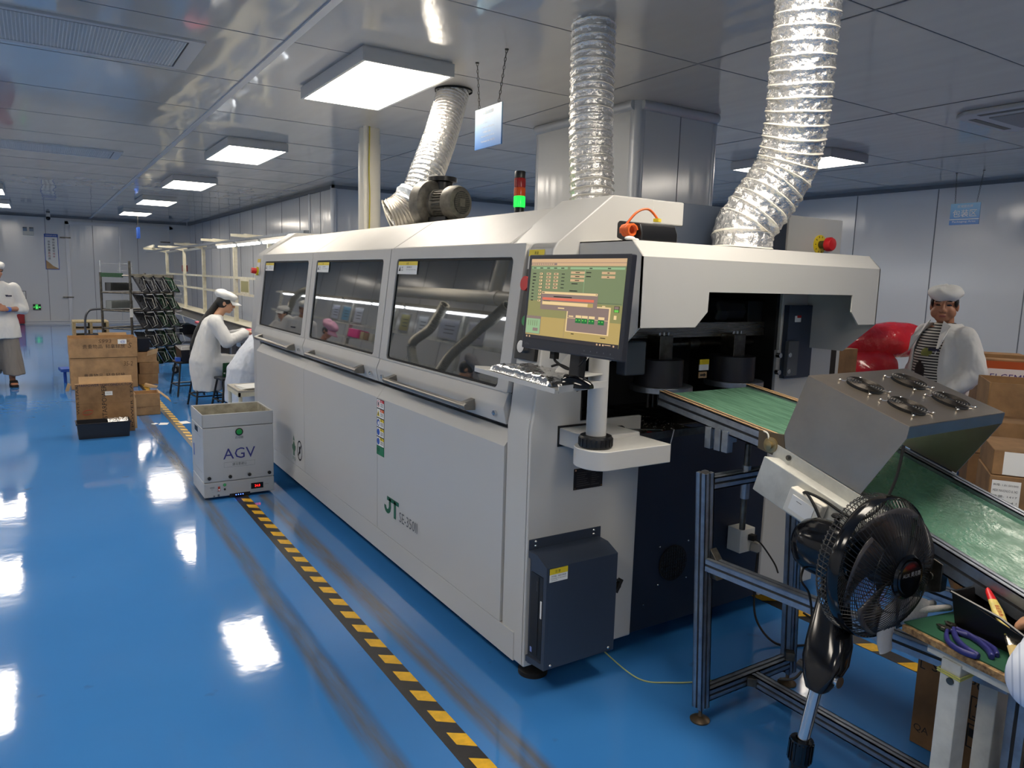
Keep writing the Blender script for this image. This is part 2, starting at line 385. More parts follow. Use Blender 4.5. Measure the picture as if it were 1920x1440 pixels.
# ---- ceiling light panels: 0.6 x 1.2 m
ALUF = mat('light_frame_aluminium', (188, 190, 192), 0.4, 0.3)
def ceiling_light(label):
    t = thing('ceiling_light', label, 'ceiling light', (0, 0, ZC), 0, 'ceiling light panels')
    f = M(); z0, z1 = -.092, 0
    for x0, x1, y0, y1 in ((-.312, -.292, -.632, .632), (.292, .312, -.632, .632), (-.292, .292, -.632, -.612), (-.292, .292, .612, .632)): f.box(x0, x1, y0, y1, z0, -.012)
    f.box(-.30, .30, -.62, .62, -.012, z1)
    f.build('light_frame', ALUF, t)
    d = M(); d.box(-.292, .292, -.612, .612, -.088, -.082); d.build('diffuser', LEDP, t)
    return t
lights = [((2.04, 5.09), 'large bright ceiling panel above the white soldering machine, nearest of its row'),
 ((2.04, 8.89), 'second ceiling panel from the machine, past the vertical white pipe'), ((2.05, 12.65), 'third ceiling panel in the row above the machine'),
 ((2.06, 16.45), 'fourth ceiling panel in the row above the machine'), ((2.06, 20.2), 'farthest ceiling panel in the row above the machine'),
 ((-.73, 16.45), 'ceiling panel cut by the left photo edge, upper of two'), ((-.73, 20.2), 'ceiling panel cut by the left photo edge, lower of two'),
 ((6.97, 5.3), 'ceiling panel half hidden behind the big crinkled exhaust duct'),
 ((-.73, 12.65), 'ceiling panel mirrored in the blue floor beside the left aisle, third from the camera'), ((-.73, 8.89), 'ceiling panel mirrored in the blue floor beside the left aisle, second from the camera'),
 ((-.73, 5.09), 'ceiling panel out of frame over the left aisle, level with the machine'),
 ((-.73, 1.3), 'ceiling panel out of frame over the left aisle, level with the camera'),

 ((2.05, -2.5), 'ceiling panel out of frame behind the camera'), ((-.73, -2.5), 'ceiling panel out of frame behind the camera, over the aisle'), ((2.05, 1.3), 'ceiling panel out of frame right above the operator side of the machine'), ((6.97, 1.3), 'ceiling panel out of frame above the packaging area'),
 ((6.97, 9.1), 'ceiling panel hidden behind the boxed pillar'), ]
proto = None
for (x, y), lab in lights:
    if proto is None: o = proto = ceiling_light(lab)
    else: o = copy_tree(proto)
    o['label'] = lab; o.location = (x, y, ZC)

# ---- long air grilles in the ceiling at left, and a cassette air conditioner at right
def air_grille(y0, y1, label):
    t = thing('ceiling_air_grille', label, 'air grille', (-.6, (y0+y1)/2, ZC), 0, 'long ceiling air grilles')
    h = (y1-y0)/2; f = M()
    for a, c, d, e in ((-1.5, 1.54, -h, -h+.05), (-1.5, 1.54, h-.05, h), (-1.5, -1.45, -h+.05, h-.05), (1.45, 1.54, -h+.05, h-.05)): f.box(a, c, d, e, -.014, 0)
    f.build('grille_frame', ALUF, t)
    s = M(); s.box(-1.45, 1.45, -h+.05, h-.05, -.004, 0, 1)
    n = 60
    for i in range(n):
        y = -h+.055+(2*h-.11)*i/(n-1); s.box(-1.45, 1.45, y-.0032, y+.0032, -.010, -.002, 0)
    for i in range(150):
        x = -1.44+2.88*i/149; s.box(x-.003, x+.003, -h+.05, h-.05, -.012, -.006, 0)
    s.build('louvre_mesh', [mat('grille_pale_%d' % int(y0), (196, 198, 200), .5), mat('grille_back_%d' % int(y0), (120, 124, 130), .6)], t, smooth=0); s = M(); s.box(-1.45, 1.45, -h+.045, -h+.052, -.0145, -.002); s.box(1.446, 1.453, -h+.05, h-.05, -.0145, -.002); s.build('shadow_gap', BLACKM, t, smooth=0)  # black strips along the near long edge and the right end
    return t
air_grille(5.02, 5.76, 'long louvred ceiling air grille at upper left, nearest'); air_grille(10.2, 10.95, 'long louvred ceiling air grille at left, further down the aisle')
t = thing('cassette_air_conditioner', 'square white cassette air conditioner set in the ceiling at right', 'air conditioner', (6.55, 2.78, ZC))
f = M(); R_ = RZ(0); s = .47
f.prism([(-s+.1, -s), (s-.1, -s), (s, -s+.1), (s, s-.1), (s-.1, s), (-s+.1, s), (-s, s-.1), (-s, -s+.1)], 'z', -.035, 0)
ac = f.build('panel', mat('ac_grey_white', (206, 206, 204), .5), t, bev=.012)
f = M(); f.box(-.27, .27, -.27, .27, -.043, -.034); f.build('intake_grille', mat('ac_grille', (160, 160, 158), .6, bump=.004, bs=60), t)
for i in range(4):
    f = M(); R_ = RZ(i*math.pi/2)
    f.obox(R_ @ V(0, -.385, -.034), (.58, .055, .006), R_); f.build('air_slot', BLACKM, t)

# ---- hanging signs
SKYB = None
def grad_mat(name, ctop, cbot, z0, z1):
    m = mat(name, cbot, 0.35); nt = m.node_tree; L = nt.links
    tc = _n(nt, 'ShaderNodeTexCoord'); sp = _n(nt, 'ShaderNodeSeparateXYZ'); L.new(tc.outputs['Object'], sp.inputs[0])
    r = _n(nt, 'ShaderNodeMapRange'); r.inputs[1].default_value = z0; r.inputs[2].default_value = z1; L.new(sp.outputs[2], r.inputs[0])
    mx = _n(nt, 'ShaderNodeMix', data_type='RGBA'); mx.inputs[6].default_value = (*lin(cbot), 1); mx.inputs[7].default_value = (*lin(ctop), 1)
    L.new(r.outputs[0], mx.inputs[0]); L.new(mx.outputs[2], nt.nodes['Principled BSDF'].inputs['Base Color']); return m
def chain(name, a, b_, t):
    m_ = M(); a = V(*a); b_ = V(*b_); n = max(4, int((b_-a).length/.022))
    for i in range(n):
        p = a.lerp(b_, (i+.5)/n); d = (b_-a).normalized(); u = d.orthogonal() if i % 2 else d.cross(d.orthogonal())
        u.normalize(); w_ = d.cross(u)
        m_.tube([p + d*(.014*math.cos(q*math.pi/4)) + u*(.006*math.sin(q*math.pi/4)) for q in range(8)], .002, 4, 0, closed=True)
    m_.lathe([(.001, -.01), (.012, -.008), (.012, 0)], a, (0, 0, 1), 10); m_.build(name, STEELD, t)
t = thing('hanging_sign', 'light blue equipment notice board hanging on two chains above the machine', 'sign', (2.47, 4.21, 2.45))
b = M(); b.box(-.004, .004, -.165, .165, 0, .25, 0)
Tx = lambda s_, y, z, h, al='c', w=None: b.text(s_, (-.0048, y, z), (0, -1, 0), (0, 0, 1), h, 1, w, al)
Tx('设备指示牌', 0, .205, .026); Tx('Type: Soldering', 0, .178, .011); Tx('Device: JT  SE-350-II', .06, .150, .011, 'c'); Tx('Tunnel: Injection, 300pc, 1800w', .0, .122, .011, 'c')
Tx('Oil Bath: 11kw', .01, .094, .011); Tx('Preset temperature: 95-100 min/h', 0, .066, .011, 'c'); Tx('Transmission line: 350x350', 0, .036, .011, 'c')
b.build('board', [grad_mat('sign_blue_gradient', (150, 190, 214), (40, 112, 190), .0, .24), WHITEP], t)
chain('chain', (.0, .16, .55), (.0, .12, .255), t); chain('chain', (.0, -.2, .55), (.0, -.12, .255), t)
t = thing('hanging_sign', 'blue packaging area sign hanging on chains before the right wall', 'sign', (9.15, 4.59, 2.40))
b = M(); b.box(-.004, .004, -.165, .165, 0, .245, 0); b.box(-.0052, -.004, -.165, .165, .058, .066, 1)
b.text('区域提示牌', (-.006, 0, .195), (0, -1, 0), (0, 0, 1), .032, 1, None, 'c'); b.text('包装区', (-.006, 0, .088), (0, -1, 0), (0, 0, 1), .085, 1, None, 'c'); b.text('Packaging Area', (-.006, 0, .02), (0, -1, 0), (0, 0, 1), .026, 1, .26, 'c')
b.build('board', [grad_mat('sign_blue_gradient_2', (120, 186, 226), (30, 110, 190), .0, .245), WHITEP], t)
chain('chain', (.0, .14, .6), (.0, .12, .25), t); chain('chain', (.0, -.16, .6), (.0, -.12, .25), t)
t = thing('hanging_sign', 'small blue sign hanging edge-on from the ceiling near the far wall', 'sign', (2.11, 20.0, 2.33))
b = M(); b.box(-.045, .005, -.16, .16, 0, .26, 0); b.build('board', [BLUEL], t, smooth=0)
b = M(); b.cyl((-.02, 0, .26), (-.02, 0, .67), .004, 6); b.build('rod', STEELD, t)

# ---- things on the far wall
t = thing('wall_poster', 'tall white quality slogan banner with blue top on the far wall', 'poster', (.375, Y1, 1.52))
b = M(); b.box(-.165, .165, -.02, -.001, 0, .985, 0); b.box(-.15, .15, -.022, -.019, .015, .9, 1)
b.text('质量铸品牌 诚信赢', (0, -.0225, .925), (1,0,0), (0,0,1), .035, 1, .27, 'c')
for i, c in enumerate('博创质量促成本'): b.text(c, (.02, -.0235, .80-.078*i), (1,0,0), (0,0,1), .06, 2 if i not in (5, 6) else 3)
for i, c in enumerate('竞争质量高品质'): b.text(c, (-.09, -.0235, .74-.078*i), (1,0,0), (0,0,1), .06, 2 if i not in (4, 5) else 3)
b.add([(-.15, -.0235, .015), (.15, -.0235, .015), (.15, -.0235, .03), (.02, -.0235, .10), (-.08, -.0235, .2), (-.15, -.0235, .26)], [(0,1,2,3,4,5)], 4)
b.build('banner', [BLUEL, WHITEP, INK, INKR, CARDIN], t, smooth=0)
b = M((-.055, Y1, .385)); x = -.15
b.box(-.15, .04, Y1-.03, Y1, .385, .545, 0)
def ex(pts, mi=1): b.add([(p[0], Y1-.0315, p[1]) for p in pts], [tuple(range(len(pts)))], mi)
ex([(-.085, .40), (-.085, .53), (-.03, .53), (-.03, .40), (-.038, .40), (-.038, .522), (-.077, .522), (-.077, .40)]); ex([(-.066, .495), (-.05, .495), (-.05, .51), (-.066, .51)])
ex([(-.07, .49), (-.048, .48), (-.04, .45), (-.05, .44), (-.045, .41), (-.052, .41), (-.06, .44), (-.07, .41), (-.077, .415), (-.065, .455)])
ex([(-.02, .455), (.01, .455), (.01, .435), (.032, .462), (.01, .49), (.01, .47), (-.02, .47)]); b.text('EXIT', (-.14, Y1-.0315, .445), (1,0,0), (0,0,1), .035, 1, .05)
tag(b.build('exit_sign', [mat('exit_black', (14, 20, 16), .4), emis('exit_green', (90, 255, 120), .8)], None, smooth=0), 'lit green exit sign with running figure low on the far wall', 'sign')
b = M((-.35, Y1, .7)); b.box(-.43, -.29, Y1-.015, Y1, .69, .91, 0); b.box(-.415, -.305, Y1-.017, Y1-.014, .705, .895, 1)
tag(b.build('framed_notice', [TXTGREY, WHITEP], None, smooth=0), 'small framed notice on the far wall beside the walking worker', 'notice')
t = thing('emergency_light', 'white twin emergency light box high on the far wall', 'emergency light', (-.15, Y1, 2.44))
b = M(); b.box(-.13, .13, -.07, 0, 0, .12); b.build('housing', IVORY, t, bev=.008)
for sx in (-.075, .075):
    b = M(); b.obox((sx, -.06, .165), (.1, .09, .09), RE(.4, 0, 0)); b.build('lamp_head', [mat('lamp_head_grey', (150, 160, 170), .4)], t, bev=.01)
t = thing('dome_camera', 'small security camera on the ceiling near the far wall', 'camera', (.33, 24.3, ZC))
b = M(); b.cyl((0,0,-.05), (0,0,0), .05, 16); b.build('mount', IVORY, t); b = M(); b.ball((0, -.01, -.09), .055); b.build('lens_dome', BLACKG, t)
t = thing('fire_cabinet', 'red fire hydrant cabinet at the far wall behind the walking worker', 'cabinet', (-.64, Y1-.035, 0))
b = M(); b.box(-.32, .28, -.24, 0, .02, .72); b.build('body', mat('cabinet_red', (150, 26, 34), .4), t, bev=.008); b = M(); b.box(-.30, .26, -.255, -.24, .05, .69); b.build('door', mat('cabinet_red_door', (158, 30, 38), .35), t, bev=.004)

# ---- hazard tapes on the floor
TAPEK = mat('tape_black', (44, 42, 42), 0.4, var=.3, vs=12); TAPEY = mat('tape_yellow', (236, 184, 34), 0.4, var=.12, vs=20)
def hazard_tape(x0, x1, y0, y1, label, dark=.035, per=.16, zt=.0012):
    m_ = M((x0, y0, 0)); m_.box(x0, x1, y0, y1, 0, zt, 0); y = y0+.1; a = x0+dark
    while y+.1 < y1:
        j = random.uniform(-.004, .004)
        m_.add([(a, y+.045+j, zt+.0005), (x1, y+j, zt+.0005), (x1, y+.085+j, zt+.0005), (a, y+.125+j, zt+.0005)], [(0,1,2,3)], 1); y += per
    return tag(m_.build('floor_tape', [TAPEK, TAPEY], None, smooth=0), label, 'floor tape')
hazard_tape(1.118, 1.212, 1.3, 13.5, 'long black and yellow hazard tape on the blue floor along the aisle')
hazard_tape(3.09, 3.17, .6, 3.6, 'black and yellow hazard tape on the floor seen under the conveyor', dark=.002, per=.2)
hazard_tape(3.96, 4.04, .6, 4.2, 'black and yellow hazard tape on the floor behind the fan, farther one', dark=.002, per=.2)
# ------------------------------------------------------------ the wave soldering machine
YE = 2.28                                    # its near end face
OFF = (2.4, 4.5, 0)
mc = thing('soldering_machine', 'long white soldering machine with three tinted windows and dark navy end', 'machine', OFF)
def MB(): return M(OFF)
def tp(y, z, d=0.0):
    x = 1.57 + (z-1.177)*0.1208
    return V(x - .9928*d, y, z + .12*d)
SEAMY = [6.515, 5.14, 3.783, 2.455]
WINS = [(6.415, 5.224, 'far'), (5.044, 3.874, 'middle'), (3.689, 2.54, 'near')]
# core body
b = MB(); b.prism([(1.615, .1), (3.37, .1), (3.37, 1.90), (1.92, 1.90), (1.665, 1.74), (1.615, 1.2)], 'y', 3.0, 6.72)
b.prism([(1.615, .1), (1.80, .1), (1.80, 1.7), (1.66, 1.7), (1.615, 1.2)], 'y', 2.452, 3.0); b.box(2.99, 3.37, 2.31, 3.0, .1, 1.9); b.box(1.8, 2.99, 2.42, 3.0, .1, 1.0); b.box(1.93, 2.99, 2.63, 3.0, 1.62, 1.9)
b.build('body', DNAVY, mc)
# near end panel: one plate with the cut for the outlet, and its column
b = MB()
b.prism([(1.556, .083), (2.12, .083), (2.12, 1.068), (1.795, 1.068), (1.795, 1.60), (2.125, 1.60), (2.125, 1.957), (1.909, 1.957), (1.655, 1.766), (1.634, 1.735), (1.566, 1.10), (1.556, 1.05)], 'y', YE, YE+.02)
b.prism([(1.556, .083), (1.62, .083), (1.62, 1.05), (1.70, 1.72), (1.655, 1.766), (1.634, 1.735), (1.566, 1.10), (1.556, 1.05)], 'y', YE+.005, 2.448)
b.prism([(1.64, 1.71), (1.634, 1.735), (1.655, 1.766), (1.909, 1.957), (2.3, 1.957), (2.3, 1.86), (1.93, 1.86)], 'y', YE+.005, 2.62)
b.box(2.125, 2.3, YE+.006, 2.62, 1.93, 1.957)
ep = b.build('end_panel', MW2, mc, bev=.006)
# right end panel with the navy plates between
b = MB(); b.prism([(2.97, .083), (3.395, .083), (3.395, 1.955), (2.982, 1.955), (2.982, 1.32), (2.97, 1.32)], 'y', YE, YE+.02); b.box(3.36, 3.395, YE+.01, 6.75, .1, 1.95); b.build('end_panel', MW2, mc, bev=.004)
b = MB(); b.box(2.12, 2.97, YE+.012, YE+.03, .085, 1.0)
navy = b.build('lower_end_panel', DNAVY, mc)
b = MB(); b.lathe([(.001, 0), (.083, 0), (.083, .006), (.001, .006)], (2.367, YE+.011, .366), (0, -1, 0), 36); 
for i in range(-5, 6):
    for j in range(-5, 6):
        if i*i+j*j < 27: b.lathe([(.001, 0), (.005, 0), (.005, .003), (.001, .003)], (2.367+i*.0145, YE+.006, .366+j*.0145), (0, -1, 0), 6, 1)
b.build('fan_grille', [mat('grille_black', (20, 18, 16), .7), BLACKM], navy)
b = MB()
for x in (2.282, 2.459):
    for z in (.277, .455): b.ball((x, YE+.011, z), .005, 8, 6)
for x in (2.2, 2.9):
    for z in (.2, .9): b.ball((x, YE+.011, z), .004, 8, 6)
b.build('screws', CHROME, navy)
b = MB(); b.box(2.125, 2.982, YE+.012, YE+.03, 1.60, 1.957); b.build('upper_end_panel', NAVY, mc)
# emergency stop on the right end panel
b = MB(); b.cyl((3.22, YE, 1.829), (3.22, YE-.006, 1.829), .046, 28, 0); b.cyl((3.22, YE-.006, 1.829), (3.22, YE-.04, 1.829), .018, 16, 1); b.lathe([(.02, .034), (.033, .045), (.034, .064), (.028, .074), (.001, .077)], (3.22, YE, 1.829), (0, -1, 0), 24, 2)
for i in range(10):
    a = i*.63; b.obox((3.22+.037*math.cos(a), YE-.0068, 1.829+.037*math.sin(a)), (.009, .001, .003), RE(0, -a, 0), 3)
b.build('emergency_stop', [YELLOW, STEELD, RED, INK], mc)
# far end column
b = MB(); b.prism([(1.59, .083), (1.66, .083), (1.66, 1.05), (1.72, 1.74), (1.94, 1.90), (3.39, 1.90), (3.39, 1.965), (1.915, 1.965), (1.655, 1.78), (1.634, 1.745), (1.572, 1.10), (1.59, 1.02)], 'y', 6.522, 6.75)
b.box(1.75, 3.39, 6.7, 6.75, .09, 1.74)
fc = b.build('far_end_column', MW, mc, bev=.008)
b = MB(); q = lambda z: tp(6.63, z, .004)
for z0, z1, mi in ((1.70, 1.73, 0), (1.60, 1.70, 1)): b.add([tp(6.70, z0, .006), tp(6.60, z0, .006), tp(6.60, z1, .006), tp(6.70, z1, .006)], [(0,1,2,3)], mi)
b.cyl(tp(6.66, 1.625, 0), tp(6.66, 1.625, .02), .036, 20, 0); b.cyl(tp(6.66, 1.625, .02), tp(6.66, 1.625, .06), .025, 20, 2)
b.build('emergency_stop', [YELLOW, WHITEP, RED], mc)
# roof panels
for i in range(3):
    ya, yb = SEAMY[i]-.003, SEAMY[i+1]+.003
    if i == 2: yb = 2.60
    b = MB(); b.prism([(1.638, 1.752), (1.644, 1.768), (1.885, 1.927), (3.39, 1.927), (3.39, 1.90), (1.89, 1.90), (1.66, 1.745)], 'y', ya, yb); b.build('roof_panel', MW, mc, bev=.004)
# doors
def label_sheet(b, P, w, h, y, z, mi0, lines):
    """P(y,z) maps to a point; yellow header strip + white sheet with text bars"""
    b.add([P(y, z), P(y-w, z), P(y-w, z-h), P(y, z-h)], [(0,1,2,3)], mi0+1)
    b.add([P(y, z, 1), P(y-w, z, 1), P(y-w, z-h*.3, 1), P(y, z-h*.3, 1)], [(0,1,2,3)], mi0)
for i in range(3):
    ya, yb = SEAMY[i]-.004, SEAMY[i+1]+.004; w0, w1, nm = WINS[i]; zt, zb, z2, z1 = 1.707, 1.178, 1.762, 1.168
    door = None
    b = MB()
    # window frame: outer and inner loops, front and back
    def loop(a, c, lo, hi, d, r):
        P = []
        for cy, cz, a0 in ((a-r, hi-r, 90), (c+r, hi-r, 0), (c+r, lo+r, -90), (a-r, lo+r, 180)):
            for k in range(5):
                t = math.radians(a0 + 90 - k*22.5) if False else None
            P.append((cy, cz))
        return P
    def rr(a, c, lo, hi, d, r, n=5):
        pts = []
        for (cy, cz, s0) in ((a-r, hi-r, 90), (c+r, hi-r, 0), (c+r, lo+r, -90), (a-r, lo+r, -180)):
            for k in range(n):
                t = math.radians(s0 + 90*(1-k/(n-1)))
                # y decreases to the right on the picture: mirror
                pts.append(tp(cy - r*math.cos(t), cz + r*math.sin(t), d))
        return pts
    of, inf = rr(ya, yb, z1, z2, .012, .006), rr(w0, w1, zb, zt, .012, .022)
    ob, inb = rr(ya, yb, z1, z2, -.012, .006), rr(w0, w1, zb, zt, -.012, .022)
    n = len(of); vs = of+inf+inb+ob; fs = []
    for k in range(n):
        l = (k+1) % n
        fs += [(k, l, n+l, n+k), (n+k, n+l, 2*n+l, 2*n+k), (3*n+l, 3*n+k, k, l)]
    b.add(vs, fs)
    # folded lower lip with the pull rail
    b.prism([(1.565, 1.170), (1.545, 1.118), (1.543, 1.105), (1.556, 1.042), (1.575, 1.042), (1.582, 1.165)], 'y', ya, yb)
    door = b.build('window_door', MW, mc, bev=.002)
    b = MB(); b.add(rr(w0+.004, w1-.004, zb-.004, zt+.004, .002, .022), [tuple(range(20))], 0); pane = b.build('tinted_window', GLASSD, door, smooth=0)
    b = MB()     # rubber seal round the window
    a_, c_ = rr(w0, w1, zb, zt, .0045, .022), rr(w0-.010, w1+.010, zb+.010, zt-.010, .0045, .018)
    b.add(a_+c_, [(k, (k+1) % 20, 20+(k+1) % 20, 20+k) for k in range(20)]); b.build('window_seal', BLACKR, door, smooth=0)
    b = MB(); P = lambda y, z, t=0: tp(y, z, .0065+.0006*t); lw, lh = (.235, .06) if i else (.25, .058)
    y0 = w0-.012; z0 = zt-.012
    label_sheet(b, P, lw, lh*1.1, y0, z0, 0, 0)
    n_ = Vector((0,-1,0)); vz = (tp(0, 1.5)-tp(0, 1.4)).normalized()
    b.text('注 意', P(y0-.10, z0-.016, 2), n_, vz, .011, 2); b.text('运行时请勿打开', P(y0-.11, z0-.034, 2), n_, vz, .008, 2); b.text('Do not open while running', P(y0-.11, z0-.046, 2), n_, vz, .006, 2, .11)
    b.text('高温', P(y0-.045, z0-.036, 2), n_, vz, .009, 2); b.text('HOT', P(y0-.045, z0-.05, 2), n_, vz, .008, 2); b.add([P(y0-.012, z0-.05, 2), P(y0-.036, z0-.05, 2), P(y0-.024, z0-.024, 2)], [(0,1,2)], 2)
    b.build('warning_label', [YELLOW, WHITEP, INK], door, smooth=0)
    hy0, hy1 = ((6.27, 5.33), (4.90, 3.97), (3.55, 2.69))[i]
    b = MB(); b.cyl((1.497, hy0+.012, 1.082), (1.497, hy1-.012, 1.082), .0135, 16)
    for y in (hy0-.02, hy1+.02): b.prism([(1.547, 1.062), (1.547, 1.112), (1.510, 1.102), (1.488, 1.094), (1.484, 1.072), (1.497, 1.064)], 'y', y-.018, y+.018)
    b.build('pull_handle', HANDLE, door, bev=.002)
    b = MB()
    for y in ((5.22,), (3.865,), (3.70, 2.525))[i]: b.cyl((1.552, y, 1.079), (1.536, y, 1.079), .011, 14); b.cyl((1.536, y, 1.079), (1.531, y, 1.079), .005, 8)
    b.build('door_lock', CHROME, door)
# lower panels with the bevelled top edge
for i in range(3):
    ya, yb = SEAMY[i]-.002, SEAMY[i+1]+.002
    if i == 0: ya = 6.48
    b = MB(); b.prism([(1.55, .206), (1.55, .953), (1.598, 1.013), (1.612, 1.013), (1.612, .206)], 'y', ya, yb)
    pan = b.build('lower_panel', MW2, mc, bev=.0015)
    X = 1.5492; U = (0, -1, 0); Z = (0, 0, 1)
    if i == 0:      # green tree and crossed battery marks
        b = MB(); y, z = 5.40, .30
        def poly(pts, mi): b.add([(X, y-a, z+c) for a, c in pts], [tuple(range(len(pts)))], mi)
        poly([(.0, .085), (.028, .045), (.046, .05), (.04, .018), (.016, .0), (.016, -.03), (-.016, -.03), (-.016, 0), (-.04, .018), (-.046, .05), (-.028, .045)], 0); poly([(.0, .125), (.018, .085), (-.018, .085)], 0)
        b.text('环保', (X, y+.04, z-.07), U, Z, .03, 0, .08)
        y, z = 5.255, .335
        for k in range(28):
            a0, a1 = k*math.pi/14, (k+1)*math.pi/14
            b.add([(X, y-.06*math.cos(a0), z+.075*math.sin(a0)), (X, y-.06*math.cos(a1), z+.075*math.sin(a1)), (X, y-.05*math.cos(a1), z+.063*math.sin(a1)), (X, y-.05*math.cos(a0), z+.063*math.sin(a0))], [(0,1,2,3)], 1)
        poly([(.034, .052), (.044, .044), (-.034, -.05), (-.044, -.042)], 1); poly([(-.02, .03), (.01, .03), (.02, -.01), (.0, -.03), (-.012, -.02)], 1)
        b.build('eco_emblem', [LOGOG, INK], pan, smooth=0)
    if i == 2:
        b = MB()    # column of safety stickers
        Y = 3.79; W = .104; H = .053; y1 = Y-W; z = .947; heads = [RED, ORANGE, YELLOW, YELLOW, YELLOW]
        for k in range(5):
            zt_, zb_ = z-.0528*k, z-.0528*k-H
            b.box(X-.0004, X, y1, Y, zb_, zt_, 0); b.box(X-.0008, X, y1+.004, Y-.004, zb_+.003, zt_-.003, 1)
            b.box(X-.0012, X, y1+.004, Y-.048, zt_-.018, zt_-.003, 2+min(k, 2)); cy, cz = Y-.024, (zt_+zb_)/2
            if k == 0:
                for q in range(16): a = q*math.pi/8; c = a+math.pi/8; b.add([(X-.0014, cy-.018*math.cos(a), cz+.018*math.sin(a)), (X-.0014, cy-.018*math.cos(c), cz+.018*math.sin(c)), (X-.0014, cy-.014*math.cos(c), cz+.014*math.sin(c)), (X-.0014, cy-.014*math.cos(a), cz+.014*math.sin(a))], [(0,1,2,3)], 2)
                b.box(X-.0013, X, cy-.006, cy+.006, cz-.01, cz+.008, 0)
            elif k == 1: b.add([(X-.0014, cy+.02, cz-.017), (X-.0014, cy-.02, cz-.017), (X-.0014, cy, cz+.017)], [(0,1,2)], 4); b.box(X-.0018, X, cy-.004, cy+.004, cz-.012, cz+.004, 0)
            else: b.lathe([(.001, 0), (.019, 0), (.019, .0012), (.001, .0012)], (X, cy, cz), (-1, 0, 0), 20, 5); b.lathe([(.001, 0), (.011, 0), (.011, .0016), (.001, .0016)], (X, cy-.003, cz-.003), (-1, 0, 0), 14, 1 if k == 2 else 5)
            b.text('警告' if k else '危险', (X-.0018, Y-.058, zt_-.0155), U, Z, .0095, 0 if k > 1 else 1)
            for q in range(3): b.box(X-.0012, X, y1+.012, Y-.054, zt_-.026-.007*q, zt_-.0235-.007*q, 0)
        b.box(X-.0008, X, y1, Y, .633, z-.0528*5+.001, 6)
        for q in range(5): b.box(X-.0012, X, y1+.01, Y-.03, .64+.008*q, .6425+.008*q, 7)
        b.text('安全', (X-.0014, Y-.005, .655), U, Z, .02, 8)
        b.build('safety_stickers', [INK, WHITEP, RED, ORANGE, YELLOW, BLUEL, GREEN, mat('label_green_dark', (60, 150, 110), .5), INK], pan, smooth=0)
        b = MB(); y = 3.70     # the JT logo, built of strokes
        def st(pts): b.add([(X-.0004, y-a, .332+c) for a, c in pts], [tuple(range(len(pts)))], 0)
        st([(.058, .098), (.215, .098), (.215, .075), (.058, .075)])
        st([(.085, .09), (.112, .09), (.112, .04), (.104, .018), (.085, .004), (.06, 0), (.036, .008), (.022, .024), (.020, .042), (.045, .042), (.05, .03), (.062, .024), (.075, .028), (.084, .042)])
        st([(.150, .09), (.178, .09), (.178, -.004), (.150, -.004)])
        b.text('SE-350II', (X-.0004, 3.478, .331), U, Z, .055, 1, .222)
        b.build('logo_lettering', [LOGOG, TXTGREY], pan, smooth=0)
b = MB(); b.box(1.552, 1.60, 2.352, 6.60, .08, .2025); b.build('skirt_panel', MW2, mc, bev=.0015)
# levelling feet
for x, y in ((1.66, 2.36), (1.70, 3.9), (1.70, 5.4), (1.70, 6.6), (3.25, 2.4), (3.25, 6.6)):
    b = MB(); b.lathe([(.001, 0), (.062, 0), (.062, .018), (.045, .034), (.02, .04), (.014, .045), (.014, .1), (.001, .1)], (x, y, 0), (0,0,1), 28); b.build('levelling_foot', BLACKR, mc)
# control strip behind the monitor
b = MB(); P = lambda y, z, d: tp(y, z, d)
b.hex8([P(2.44, 1.31, -.004), P(2.30, 1.31, -.004), P(2.30, 1.66, -.004), P(2.43, 1.66, -.004)], [P(2.44, 1.31, .014), P(2.30, 1.31, .014), P(2.30, 1.66, .014), P(2.43, 1.66, .014)])
cp = b.build('control_strip', BLACKM, mc, bev=.003)
b = MB(); b.cyl(P(2.38, 1.60, .01), P(2.38, 1.60, .05), .028, 20); b.build('red_button', RED, cp)
b = MB(); b.cyl(P(2.38, 1.46, .01), P(2.38, 1.46, .026), .02, 20); b.build('green_button', GREENB, cp)
b = MB(); b.cyl(P(2.38, 1.36, .01), P(2.38, 1.36, .03), .024, 20); b.build('key_switch', CHROME, cp)
b = MB(); b.add([(2.36-.0, 0, 0)]*0, []); 
b.add([tp(2.44, 1.735, .006), tp(2.335, 1.735, .006), tp(2.335, 1.71, .006), tp(2.44, 1.71, .006)], [(0,1,2,3)], 0); b.text('高 温', tp(2.40, 1.717, .0068), (0,-1,0), (.12,0,.99), .011, 1)
b.build('yellow_warning_label', [YELLOW, INK], mc, smooth=0)
# name plate
b = MB(); b.box(1.771, 1.919, YE-.003, YE, .787, .874, 0)
for x in (1.777, 1.913):
    for z in (.793, .868): b.cyl((x, YE, z), (x, YE-.005, z), .004, 10, 1)
for k in range(7): b.box(1.785, 1.785+(.07, .06, .05, .055, .04, .05, .1)[k], YE-.0036, YE-.003, .80+.009*k, .803+.009*k, 2); b.box(1.86, 1.86+(.04, .02, .03, .04, .03, .02, .04)[k], YE-.0036, YE-.003, .80+.009*k, .803+.009*k, 2)
b.build('name_plate', [mat('plate_black', (30, 26, 26), .4), CHROME, mat('plate_print', (70, 66, 64), .5)], mc, smooth=0)
